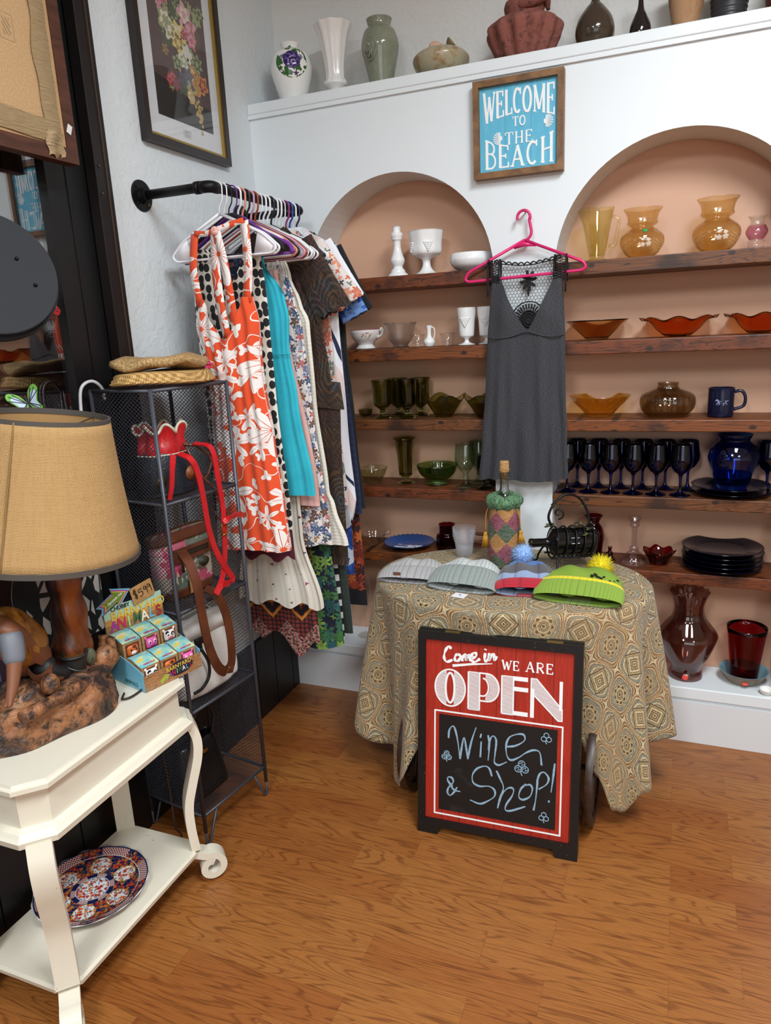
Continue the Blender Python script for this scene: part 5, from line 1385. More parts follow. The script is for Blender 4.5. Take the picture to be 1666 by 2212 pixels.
# tablecloth: woven medallion pattern
def m_tablecloth():
    x = NT('woven_medallion_cloth', 0.8, Sheen_Weight=0.15)
    uv = x.uv((1 / 0.165, 1 / 0.165, 1), 0.62)
    s = x.sep(uv)
    cu = x.math('COSINE', x.math('MULTIPLY', s[0], 2 * PI)); cv = x.math('COSINE', x.math('MULTIPLY', s[1], 2 * PI))
    f = x.math('ADD', cu, cv)
    wob = x.math('MULTIPLY', x.math('MULTIPLY', x.math('SINE', x.math('MULTIPLY', s[0], 4 * PI)), x.math('SINE', x.math('MULTIPLY', s[1], 4 * PI))), 0.12)
    f = x.math('ADD', f, wob)
    cr_, bl, gr, br, tn = 'c9b78e', '45362e', '86836f', '7a4c30', 'a99465'
    st = [(0.0, gr), (0.06, bl), (0.075, cr_), (0.10, bl), (0.115, tn), (0.20, gr), (0.235, bl), (0.25, cr_), (0.30, gr), (0.37, gr), (0.385, bl), (0.40, cr_), (0.425, cr_), (0.435, br), (0.47, br),
          (0.48, cr_), (0.505, bl), (0.52, tn), (0.55, tn), (0.565, br), (0.60, cr_), (0.625, cr_), (0.635, bl), (0.65, gr), (0.74, 'aaa387'), (0.80, 'aaa387')]
    c = x.ramp(x.math('MULTIPLY_ADD', f, 0.25, 0.5), st, 'CONSTANT')
    # dotted trail inside the brown bands
    dots = x.vor(uv, 26, rnd=0.05)
    band = x.math('MULTIPLY', x.gt(f, -0.28), x.lt(f, -0.11))
    c = x.mix(x.math('MULTIPLY', band, x.lt(dots['Distance'], 0.3)), c, cr_)
    # rosette in every medallion centre
    fx = x.math('SUBTRACT', x.math('FRACT', x.math('ADD', s[0], 0.5)), 0.5); fy = x.math('SUBTRACT', x.math('FRACT', x.math('ADD', s[1], 0.5)), 0.5)
    r = x.math('POWER', x.math('ADD', x.math('MULTIPLY', fx, fx), x.math('MULTIPLY', fy, fy)), 0.5)
    an = x.math('ARCTAN2', fy, fx)
    k8 = x.math('ABSOLUTE', x.math('COSINE', x.math('MULTIPLY', an, 4)))
    rr_ = x.math('DIVIDE', r, x.math('MULTIPLY_ADD', k8, 0.16, 0.84))
    ros = x.ramp(x.math('MULTIPLY', rr_, 4.0), [(0, bl), (0.12, cr_), (0.2, bl), (0.27, tn), (0.36, bl), (0.42, cr_), (0.52, tn), (0.78, cr_), (0.84, bl), (0.9, cr_), (0.95, bl)], 'CONSTANT')
    bead = x.lt(x.math('ADD', x.math('ABSOLUTE', x.math('SUBTRACT', x.math('MULTIPLY', rr_, 4.0), 0.64)), x.math('MULTIPLY', x.math('SUBTRACT', 1.0, k8), 0.25)), 0.11)
    ros = x.mix(bead, ros, bl)
    c = x.mix(x.lt(rr_, 0.25), c, ros)
    # square motif at the half cells
    gx = x.math('ABSOLUTE', x.math('SUBTRACT', x.math('FRACT', s[0]), 0.5)); gy = x.math('ABSOLUTE', x.math('SUBTRACT', x.math('FRACT', s[1]), 0.5))
    mxd = x.math('MAXIMUM', gx, gy)
    sq = x.ramp(x.math('MULTIPLY', mxd, 5.0), [(0, br), (0.1, cr_), (0.2, bl), (0.28, tn), (0.42, bl), (0.5, cr_), (0.7, bl), (0.75, tn), (0.9, bl)], 'CONSTANT')
    c = x.mix(x.lt(mxd, 0.2), c, sq)
    # filigree
    fil = x.math('ABSOLUTE', x.math('SUBTRACT', x.noise(uv, 16, 2, 0.5, 0.6), 0.5))
    c = x.mix(x.math('MULTIPLY', x.lt(fil, 0.022), 0.6), c, bl)
    warm = x.ramp(x.noise(uv, 0.6, 1), [(0.42, 0.0), (0.62, 0.45)])
    c = x.mix(warm, c, x.mix(0.5, c, 'a07c52'))
    th = x.noise(x.vmath('MULTIPLY', uv, (1, 1, 1)), 90, 2)
    x.col(c); x.bump(th, 0.2, 0.001)
    return x.m
def cloth_drop(t):   # t in degrees -> hanging length
    t = t % 360
    return key([(0, .49), (12, .45), (40, .48), (60, .40), (100, .22), (140, .34), (170, .40), (195, .50), (210, .59), (222, .655), (232, .665), (241, .60), (249, .45), (257, .30), (275, .255), (295, .28), (303, .36), (311, .52), (318, .645), (323, .66), (331, .575), (345, .53), (360, .49)], t)
NTH, NV = 300, 64
def cloth(u, v):
    t = 2 * PI * u; dg_ = math.degrees(t)
    ca, sa = math.cos(t), math.sin(t)
    ex, ey = TA * ca, TB * sa
    nx, ny = ca / TA, sa / TB; nl = math.hypot(nx, ny); nx /= nl; ny /= nl
    v0 = 0.36
    if v < v0:
        k = v / v0
        return (TX + ex * k, TY + ey * k, TZ + 0.004 + 0.0006 * math.sin(40 * ex * k) * k)
    s = (v - v0) / (1 - v0) * (cloth_drop(dg_) + 0.008 * math.sin(13 * t))
    R = 0.012
    if s < R * PI / 2:
        a = s / R; off = R * math.sin(a) ; dz = R * (1 - math.cos(a))
    else:
        q = s - R * PI / 2; off = R + 0.07 * q; dz = R + q * 0.985
    fs = max(0, s - 0.02)
    fold = (0.11 * math.sin(9 * t + 0.9 + 0.8 * math.sin(2 * t)) + 0.06 * math.sin(16 * t + 2.1)) * fs * (1 - 0.35 * fs)
    front = max(0, 1 - abs(((dg_ - 276 + 180) % 360) - 180) / 34)      # held flat behind the board sign
    back = max(0, 1 - abs(((dg_ - 92 + 180) % 360) - 180) / 75)
    fold *= (1 - 0.9 * front) * (1 - 0.9 * back)
    off -= (0.035 * front + 0.03 * back) * min(1, s / 0.2)
    # corners gather towards their tip
    tx = 0.0
    for ctr, amt in ((228, 0.13), (325, 0.14)):
        d = ((dg_ - ctr + 180) % 360) - 180
        if abs(d) < 46: tx += -math.radians(d) * amt * (fs / 0.5) ** 1.2 * (1 - abs(d) / 46) * 0.75
    x = TX + ex + nx * (off + fold) - ny * tx; y = TY + ey + ny * (off + fold) + nx * tx
    return (x, y, TZ + 0.004 - dz)
def cloth_uv(u, v):
    t = 2 * PI * u; ca, sa = math.cos(t), math.sin(t); v0 = 0.36
    if v < v0: return (TA * ca * v / v0, TB * sa * v / v0)
    nx, ny = ca / TA, sa / TB; nl = math.hypot(nx, ny)
    s = (v - v0) / (1 - v0) * cloth_drop(math.degrees(t))
    return (TA * ca + nx / nl * s, TB * sa + ny / nl * s)
b = B().grid(NTH, NV, cloth, cu=True, uvf=cloth_uv)
tag(b.o('tablecloth', m_tablecloth(), solid=0.0015), 'tan and grey medallion tablecloth draped over the oval table', 'tablecloth')
TT = TZ + 0.0065

# ---------------------------------------------------------------- knitted hats
def m_knit(name, stops, rows=150, ribs=120, bump=0.5):
    x = NT(name, 0.9, Sheen_Weight=0.2)
    uv = x.uv(); s = x.sep(uv)
    st = x.math('ABSOLUTE', x.math('SINE', x.math('ADD', x.math('MULTIPLY', s[0], ribs), 0)))
    zz_ = x.math('ABSOLUTE', x.math('SINE', x.math('ADD', x.math('MULTIPLY', s[1], rows), x.math('MULTIPLY', st, 1.2))))
    h = x.math('MULTIPLY', x.math('POWER', st, 0.5), x.math('MULTIPLY_ADD', zz_, 0.5, 0.5))
    c = x.ramp(s[1], stops, 'CONSTANT') if len(stops) > 1 else stops[0][1]
    n = x.noise(uv, 40, 3, 0.6)
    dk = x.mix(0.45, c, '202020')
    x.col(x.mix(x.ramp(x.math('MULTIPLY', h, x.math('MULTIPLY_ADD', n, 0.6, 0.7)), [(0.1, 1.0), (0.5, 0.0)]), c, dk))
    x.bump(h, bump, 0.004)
    return x.m
def hat(name, label, loc, rz, w, L, t, mat, cuff, cl=0.06, lean=0.0, peak=0.6):
    """knitted cap lying on its side: cuff towards -y, crown towards +y"""
    def prof_(v):
        hw = w / 2 * (max(0, 1 - max(0, (v - 0.15) / 0.85) ** 2.4) ** 0.5) * (1 + 0.06 * (1 - v))
        ht = t * (0.30 + 0.70 * math.sin(PI * min(1, 0.04 + v * 0.80)) ** 1.2) * (max(0.0, 1 - max(0, (v - 0.72) / 0.28) ** 2)) ** 0.5
        return max(hw, 0.002), max(ht, 0.002)
    def fn(u, v):
        a = 2 * PI * u; hw, ht = prof_(v)
        ca, sa = math.cos(a), math.sin(a)
        x = hw * math.copysign(abs(ca) ** 0.8, ca) + lean * v
        z = ht * (1 + math.copysign(abs(sa) ** 0.8, sa)) / 2
        z += (0.004 * math.sin(5 * x / w * 3 + 7 * v) * max(0, sa)) * (t / 0.06)
        return (x, -L / 2 + L * v, z)
    b = B().grid(64, 30, fn, cu=True, uvf=lambda u, v: (u * w * 2, v))
    o = tag(at(b.o(name, mat), loc, rz), label, 'hat')
    def fc(u, v):
        a = 2 * PI * u; ca, sa = math.cos(a), math.sin(a)
        q = v * 2 * PI            # rolled cuff section
        vv = (0.5 - 0.5 * math.cos(q / 2)) if False else v
        hw, ht = prof_(0.02 + vv * cl / L)
        e = 0.0055 * math.sin(PI * v) ** 0.4 + 0.0015
        x = (hw + e) * math.copysign(abs(ca) ** 0.8, ca)
        z = ht / 2 + (ht / 2 + e) * math.copysign(abs(sa) ** 0.8, sa)
        return (x, -L / 2 - 0.006 + cl * v, max(z, 0.0004))
    b = B().grid(64, 10, fc, cu=True, uvf=lambda u, v: (u * w * 2, v * cl * 2))
    b.o('cuff', cuff, o)
    # dark inside of the opening
    return o
def pompom(parent, c, r, mat, n=900, ln=0.6, seed=1):
    rr = random.Random(seed); b = B().ell(c, (r * 0.62,) * 3, 16, 10)
    for _ in range(n):
        d = V((rr.gauss(0, 1), rr.gauss(0, 1), rr.gauss(0, 1))).normalized()
        o_ = V(c) + d * r * 0.5; e = V(c) + d * r * (0.85 + 0.2 * rr.random()) + V((rr.gauss(0, .1), rr.gauss(0, .1), rr.gauss(0, .1))) * r
        if e.z < 0.002: continue
        p = d.orthogonal().normalized() * r * 0.035; q = d.cross(p)
        b.add([o_ + p, o_ - p * .5 + q * .87, o_ - p * .5 - q * .87, e], [(0, 1, 3), (1, 2, 3), (2, 0, 3)])
    return b.o('pompom', mat, parent)
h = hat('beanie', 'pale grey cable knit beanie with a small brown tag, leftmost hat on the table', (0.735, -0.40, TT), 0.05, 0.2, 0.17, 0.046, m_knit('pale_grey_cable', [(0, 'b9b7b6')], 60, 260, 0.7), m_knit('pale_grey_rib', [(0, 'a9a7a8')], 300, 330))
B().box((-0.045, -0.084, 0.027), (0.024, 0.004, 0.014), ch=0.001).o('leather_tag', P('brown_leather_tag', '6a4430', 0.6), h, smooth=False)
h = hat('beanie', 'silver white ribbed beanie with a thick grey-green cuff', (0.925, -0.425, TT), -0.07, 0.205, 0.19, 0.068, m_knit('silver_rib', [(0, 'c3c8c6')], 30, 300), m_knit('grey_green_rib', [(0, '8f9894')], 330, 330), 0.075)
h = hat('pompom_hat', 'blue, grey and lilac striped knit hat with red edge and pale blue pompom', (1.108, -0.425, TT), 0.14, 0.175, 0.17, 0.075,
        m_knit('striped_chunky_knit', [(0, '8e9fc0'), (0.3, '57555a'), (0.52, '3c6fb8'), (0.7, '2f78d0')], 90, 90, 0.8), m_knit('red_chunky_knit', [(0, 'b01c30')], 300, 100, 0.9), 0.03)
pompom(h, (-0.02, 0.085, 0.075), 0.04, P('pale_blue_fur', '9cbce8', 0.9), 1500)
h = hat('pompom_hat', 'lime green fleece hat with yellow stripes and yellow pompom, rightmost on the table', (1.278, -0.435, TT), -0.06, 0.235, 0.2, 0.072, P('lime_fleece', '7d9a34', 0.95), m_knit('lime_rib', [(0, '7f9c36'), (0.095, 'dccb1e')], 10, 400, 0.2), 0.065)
pompom(h, (0.035, 0.098, 0.052), 0.045, P('yellow_yarn', 'dcc81e', 0.9), 1100, seed=2)
b = B()
for k in range(9):
    x0 = 0.03 + 0.009 * k
    zf = lambda px, v: (0.072 * (0.30 + 0.70 * math.sin(PI * min(1, 0.04 + v * 0.80)) ** 1.2)) * (0.5 + 0.5 * (max(0.0, 1 - min(1, abs(px) / 0.119) ** 2.4)) ** 0.42)
    for yy, dz in ((0.38 + 0.035 * math.sin(k * 1.7), 0), ):
        b.ell((x0, -0.1 + 0.2 * yy, zf(x0, yy) + 0.001), (0.0055, 0.009 + 0.004 * math.sin(k * 2.3), 0.002), 8, 5, Matrix.Rotation(0.5 * math.sin(k), 4, 'Z') @ Matrix.Rotation(0.25, 4, 'Y'))
b.o('zigzag_pattern', P('black_yarn', '15160f', 0.9), h)
t_ = tag(B().box((0, 0, 0.0008), (0.042, 0.036, 0.0014)).o('price_card', P('white_card', 'e8e8ea', 0.7), smooth=False, loc=(0.925, -0.555, TT), rot=(0, 0, -0.2)), 'small white price card lying in front of the silver beanie', 'card')
b = B(); b.strip([(-0.006, 0.006), (0.0, 0.007), (-0.002, 0.0)], 0.0012, Matrix.Translation((0, 0, 0.0016))); b.strip([(0.003, 0.004), (0.004, -0.006)], 0.0012, Matrix.Translation((0, 0, 0.0016))); b.o('handwriting', P('grey_pencil', '6a6a72', 0.8), t_, smooth=False)

# ---------------------------------------------------------------- nested plastic cups
x = NT('clear_plastic_cup', 0.1)
_lw = x.n('ShaderNodeLayerWeight'); _lw.inputs[0].default_value = 0.5
_tr = x.n('ShaderNodeBsdfTransparent'); _mx = x.n('ShaderNodeMixShader')
x.b.inputs['Base Color'].default_value = lin('e8eaf2')
x.put(_mx.inputs[0], x.math('MULTIPLY_ADD', x.math('POWER', _lw.outputs['Facing'], 3.0), 0.4, 0.025))
x.t.links.new(_tr.outputs[0], _mx.inputs[1]); x.t.links.new(x.b.outputs[0], _mx.inputs[2]); x.t.links.new(_mx.outputs[0], x.t.nodes['Material Output'].inputs[0])
M_cup = x.m
cup = None
for k in range(6):
    lb = 'clear plastic cup in the nested stack on the table, %s' % ('lowest', 'second from the bottom', 'third from the bottom', 'third from the top', 'second from the top', 'topmost')[k]
    if cup is None: cup = vessel('plastic_cup', lb, 'cup', (0.832, -0.165, TT), [(0.026, 0), (0.028, 0.002), (0.034, 0.05), (0.0365, 0.056), (0.0405, 0.074), (0.042, 0.0755)], M_cup, t=0.0008, group='nested plastic cups')
    else: dup(cup, (0.832, -0.165, TT + 0.0063 * k), lb)

# ---------------------------------------------------------------- bottle in a velvet patchwork bag
def m_harlequin():
    x = NT('velvet_patchwork', 0.55, Sheen_Weight=0.08)
    uv = x.uv(); s = x.sep(uv)
    u = x.math('MULTIPLY', s[0], 5.0); v = x.math('MULTIPLY', s[1], 14.0)
    row = x.math('SUBTRACT', x.math('FLOOR', x.math('ADD', u, v)), x.math('FLOOR', x.math('SUBTRACT', u, v)))
    idx = x.math('FRACT', x.math('DIVIDE', x.math('ADD', row, 0.5), 3.0))
    c = x.ramp(idx, [(0, '7c1e40'), (0.33, 'a87020'), (0.66, '1c4524')], 'CONSTANT')
    n = x.noise(uv, 9, 3, 0.7, 1.5)
    nn = x.noise(x.vmath('MULTIPLY', uv, (10, 60, 1)), 2.2, 4, 0.7, 1.2)
    crush = x.ramp(nn, [(0.35, 0.0), (0.65, 1.0)])
    x.col(x.mix(x.math('MULTIPLY', crush, 0.3), c, x.mix(0.6, c, 'e8d8d0')))
    x.bump(nn, 0.5, 0.01)
    return x.m
def m_velvet(name, a, b_):
    x = NT(name, 0.6, Sheen_Weight=0.1)
    n = x.noise(x.uv((1, 1, 1), kind='Object'), 90, 4, 0.7, 1.5)
    x.col(x.mix(x.ramp(n, [(0.38, 0.0), (0.66, 1.0)]), a, b_)); x.bump(n, 0.6, 0.01)
    return x.m
BG = (0.992, -0.222, TT)
t_ = thing('gift_bottle', 'corked bottle in a patchwork velvet bag with gold tassels', 'bottle', BG)
def bagm(t, r, z, i): return r * (1 + 0.02 * math.sin(3 * t + z * 30) + 0.012 * math.sin(7 * t + z * 60)), z
b = B().lathe(prof([(0.0004, 0.002), (0.05, 0.0), (0.056, 0.01), (0.057, 0.06), (0.055, 0.13), (0.052, 0.18), (0.05, 0.205), (0.046, 0.215)], 6), 60, mod=bagm)
b.o('velvet_bag', m_harlequin(), t_)
b = B()
def coll(u, v):
    a = 2 * PI * u; q = 2 * PI * v
    R = 0.042 + 0.019 * math.cos(q) + 0.003 * math.sin(9 * a + 2 * math.sin(q)); 
    return (R * math.cos(a), R * math.sin(a), 0.224 + 0.024 * math.sin(q) + 0.003 * math.sin(6 * a))
b.grid(60, 17, coll, cu=True).o('collar', m_velvet('green_crushed_velvet', '24442c', '77a878'), t_)
vb_ = B().lathe(hollow(prof([(0.033, 0.08), (0.036, 0.1), (0.036, 0.2), (0.028, 0.235), (0.016, 0.262), (0.0145, 0.3), (0.0165, 0.305), (0.0165, 0.318)], 5), 0.002), 28)
vb_.o('bottle_neck', glass('bottle_glass', 'dfe6e0', 0.01), t_)
B().lathe([(0.0004, 0.30), (0.0125, 0.30), (0.0125, 0.322), (0.0165, 0.323), (0.017, 0.33), (0.0155, 0.356), (0.014, 0.36), (0.0004, 0.36)], 20).o('cork', m_ceramic('cork_stopper', 'b58d5c', '94703f', 90, 0.85), t_)
M_tas = P('gold_thread', 'b98322', 0.5)
for sx, zt, yy in ((-1, 0.11, -0.02), (1, 0.125, -0.03)):
    b = B()
    b.tube(cr([(sx * 0.05, yy, 0.205), (sx * 0.058, yy - 0.004, 0.18), (sx * 0.061, yy - 0.004, zt + 0.01)], 5), 0.0018, 6)
    b.ell((sx * 0.0615, yy - 0.004, zt), (0.007, 0.007, 0.009), 12, 8)
    rr = random.Random(5)
    for k in range(46):
        a = rr.random() * 6.28; r0 = 0.006 * rr.random() ** 0.5; r1 = 0.014 * rr.random() ** 0.5
        b.tube([(sx * 0.0615 + r0 * math.cos(a), yy - 0.004 + r0 * math.sin(a), zt), (sx * 0.064 + r1 * math.cos(a), yy - 0.004 + r1 * math.sin(a), zt - 0.04 - 0.01 * rr.random())], 0.0012, 4)
    b.o('tassel', M_tas, t_)

# ---------------------------------------------------------------- wrought iron bottle holder with black bottle
BD = V((0.155, 0.085, -0.006)).normalized()
P0 = V((1.112, -0.262, 0.797))
ref = frame(P0, BD.cross(V((0, 0, 1))), V((0, 0, 1)).cross(BD) * 0 + V((0, 0, 1)))   # local z ~ along the bottle
zx = BD; yx = V((0, 0, 1)) - BD * BD.z; yx.normalize(); xx_ = yx.cross(zx)
ref = Matrix.Identity(4)
for i in range(3): ref[i][0], ref[i][1], ref[i][2], ref[i][3] = xx_[i], yx[i], zx[i], P0[i]
bt = B(ref).lathe(prof([(0.0004, -0.03), (0.014, -0.029), (0.0155, -0.022), (0.0145, -0.012), (0.0145, 0.0), (0.014, 0.02), (0.018, 0.034), (0.04, 0.048), (0.0455, 0.06), (0.0455, 0.16), (0.044, 0.185), (0.036, 0.188), (0.0004, 0.18)], 5), 40)
x = NT('black_bottle_glass', 0.12); x.b.inputs['Base Color'].default_value = lin('0a0a0b')
bt = tag(bt.o('wine_bottle', x.m), 'black wine bottle lying in the wrought iron holder', 'bottle')
b = B(ref)
q = [(0.0462 * math.cos(math.radians(a)), 0.0462 * math.sin(math.radians(a))) for a in (150, 175)]
for k, dz in enumerate((0.0, 0.016)):
    b.add([(c_[0], c_[1], 0.098 + dz + e) for c_ in q for e in (0, 0.011)], [(0, 1, 3, 2)])
b.o('label_mark', P('white_label_print', 'c8d0d8', 0.5), bt, smooth=False)
M_iron = P('black_wrought_iron', '131315', 0.45, 0.4)
t_ = thing('bottle_holder', 'black wrought iron bottle holder with vine leaves and arched handle', 'bottle holder', (1.2, -0.2, TT))
off_ = Matrix.Translation(-V((1.2, -0.2, TT)))
def W3(u, v, s): return tuple((off_ @ ref) @ V((u, v, s)))
for s_ in (0.05, 0.082, 0.112, 0.142, 0.172):
    B().tube([W3(0.0515 * math.cos(2 * PI * k / 32), 0.0515 * math.sin(2 * PI * k / 32), s_ + 0.006 * math.sin(2 * PI * k / 32)) for k in range(32)], 0.0032, 8, closed=True).o('ring', M_iron, t_)
b = B()
for a in (-55, -125):
    ca, sa = 0.0555 * math.cos(math.radians(a)), 0.0555 * math.sin(math.radians(a))
    b.tube([W3(ca, sa, s_) for s_ in (0.035, 0.07, 0.12, 0.19)], 0.0034, 8)
b.o('cradle_rails', M_iron, t_)
hnd = [W3(0, 0.052, 0.045), W3(-0.006, 0.09, 0.03), W3(-0.004, 0.135, 0.05), W3(0.0, 0.16, 0.09), W3(0.004, 0.145, 0.135), W3(0.004, 0.10, 0.165), W3(0, 0.052, 0.175)]
B().tube(cr(hnd, 7), 0.0042, 8).o('handle', M_iron, t_)
def scroll(c, r, a0, a1, n=22):
    return [(c[0] + r * (1 - 0.75 * k / n) * math.cos(math.radians(lerp(a0, a1, k / n))), c[1], c[2] + r * (1 - 0.75 * k / n) * math.sin(math.radians(lerp(a0, a1, k / n)))) for k in range(n + 1)]
p_ = W3(-0.002, 0.11, 0.06)
B().tube(scroll((p_[0] + 0.004, p_[1], p_[2] - 0.012), 0.02, -90, 290), 0.003, 8).o('scroll', M_iron, t_)
for u_, s_, d_ in ((0.045, 0.05, -1), (-0.045, 0.055, 1), (0.045, 0.165, -1), (-0.045, 0.165, 1)):
    p0 = W3(u_, -0.03, s_); sx = 1 if u_ > 0 else -1
    dirv = (off_ @ ref).to_3x3() @ V((sx, 0, -0.5 if s_ < 0.1 else 0.5)); dirv.z = 0; dirv.normalize()
    pts = [V(p0), V(p0) + dirv * 0.02 + V((0, 0, -0.004)), V((p0[0], p0[1], 0.03)) + dirv * 0.042, V((p0[0], p0[1], 0.008)) + dirv * 0.05, V((p0[0], p0[1], 0.0035)) + dirv * 0.062, V((p0[0], p0[1], 0.008)) + dirv * 0.074, V((p0[0], p0[1], 0.016)) + dirv * 0.07, V((p0[0], p0[1], 0.014)) + dirv * 0.064]
    B().tube(cr(pts, 4), 0.0034, 8).o('foot', M_iron, t_)
M_leaf = m_ceramic('tarnished_vine_leaf', '202018', '5a5a34', 60, 0.5)
for (u_, v_, s_, sc, ro) in ((-0.01, 0.058, 0.03, 1.2, 0.3), (0.012, 0.057, 0.045, 1.0, 1.6), (-0.02, 0.054, 0.12, 1.2, 0.2), (0.01, 0.058, 0.14, 1.3, 2.2), (-0.03, 0.05, 0.16, 1.2, 1.0), (-0.045, 0.035, 0.15, 1.3, 0.4), (0.0, 0.06, 0.175, 1.0, 2.8), (0.004, 0.12, 0.15, 0.7, 0.7), (-0.004, 0.13, 0.045, 0.7, 2.2)):
    M_ = Matrix.Translation(W3(u_, v_, s_)) @ (off_ @ ref).to_3x3().to_4x4() @ Matrix.Rotation(ro, 4, 'Y') @ Matrix.Rotation(-PI / 2, 4, 'X')
    pts = []
    for k in range(20):
        a = 2 * PI * k / 20; r = 0.013 * sc * (0.72 + 0.28 * math.cos(5 * a)) 
        pts.append((r * math.cos(a), r * math.sin(a), 0.004 * math.cos(2 * a)))
    B().add(pts + [(p[0], p[1], p[2] + 0.0012) for p in pts], [tuple(range(20)), tuple(range(39, 19, -1))] + [(k, (k + 1) % 20, 20 + (k + 1) % 20, 20 + k) for k in range(20)], 0, None, M_).o('vine_leaf', M_leaf, t_, smooth=False)

# ---------------------------------------------------------------- A-board sign on the floor
AW, AH = 0.2385, 0.637
tilt = math.atan2(0.083, AH)
t_ = thing('sidewalk_sign', 'red and black wooden A-board sign with chalk Wine & Shop writing', 'sign', (1.0735, -0.752, 0.0), 0.03)
FX_ = Matrix.Rotation(PI / 2 - tilt, 4, 'X')       # local xy = board face, z = towards the viewer
def mb(): return B(FX_)
x = NT('worn_black_paint', 0.45); g = x.uv(kind='Object')
wn = x.noise(x.vmath('MULTIPLY', g, (1, 1, 1)), 160, 3, 0.7); w2 = x.noise(g, 8, 2)
x.col(x.mix(x.math('MULTIPLY', x.gt(wn, 0.66), x.gt(w2, 0.5)), '0b0b0c', '5c4630')); M_wb = x.m
b = mb()
cut = [(-AW, 0), (-0.176, 0), (-0.168, 0.024), (0.168, 0.024), (0.176, 0), (AW, 0), (AW, AH), (-AW, AH)]
inn = [(-0.216, 0.047), (0.216, 0.047), (0.216, 0.612), (-0.216, 0.612)]
for poly in ([(-AW, 0), (-0.176, 0), (-0.168, 0.024), (-0.216, 0.024 + 0.023), (-AW, 0.047)], [(0.168, 0.024), (0.176, 0), (AW, 0), (AW, 0.047), (0.216, 0.047)], [(-0.168, 0.024), (0.168, 0.024), (0.216, 0.047), (-0.216, 0.047)],
             [(-AW, 0.047), (-0.216, 0.047), (-0.216, 0.612), (-AW, AH)], [(0.216, 0.047), (AW, 0.047), (AW, AH), (0.216, 0.612)], [(-AW, AH), (-0.216, 0.612), (0.216, 0.612), (AW, AH)]):
    b.prism(poly, 0.02, z0=-0.012)
b.o('frame', M_wb, t_, smooth=False)
x = NT('red_printed_boards', 0.5); g = x.uv(); s = x.sep(g)
gn = x.noise(x.comb(x.math('MULTIPLY', s[0], 60.0), x.math('MULTIPLY', s[1], 3.0), 0), 2.0, 4, 0.6, 1.2)
c = x.mix(x.ramp(gn, [(0.3, 0.0), (0.62, 1.0)]), 'b8321f', 'a02415')
c = x.mix(x.gt(x.math('SINE', x.math('MULTIPLY', gn, 80.0)), 0.86), c, '8a2013')
pk = x.math('ABSOLUTE', x.math('SUBTRACT', x.math('FRACT', x.math('ADD', x.math('DIVIDE', s[0], 0.054), 0.55)), 0.5))
c = x.mix(x.lt(pk, 0.014), c, '3a0f0a')
x.col(c)
mb().prism(inn, 0.008, z0=-0.009).o('red_panel', x.m, t_, smooth=False)
b = mb()
ln = 0.0046; z0 = -0.0008
for p, q in (((-0.1875, 0.3925), (0.1875, 0.3925)), ((-0.1885, 0.065), (0.1885, 0.065)), ((-0.1875, 0.394), (-0.1875, 0.0635)), ((0.1875, 0.394), (0.1875, 0.0635))):
    b.strip([p, q], ln, Matrix.Translation((0, 0, z0)))
b.o('border_line', M_ink, t_, smooth=False)
x = NT('chalkboard', 0.5); g = x.uv(); n = x.noise(g, 14, 4, 0.6, 1.0); s = x.sep(g)
d = x.vmath('LENGTH', x.vmath('MULTIPLY', x.vmath('SUBTRACT', g, x.comb(-0.105, 0.14, 0)), (1, 0.6, 0)), out=1)
x.col(x.mix(x.math('MULTIPLY', x.math('MULTIPLY', x.ramp(n, [(0.5, 0.0), (0.75, 0.5)]), x.lt(d, 0.05)), 0.5), '0a0a0b', '4a4d50'))
mb().prism([(-0.174, 0.0805), (0.1737, 0.0805), (0.1737, 0.382), (-0.174, 0.382)], 0.002, z0=-0.001).o('chalkboard', x.m, t_, smooth=False)
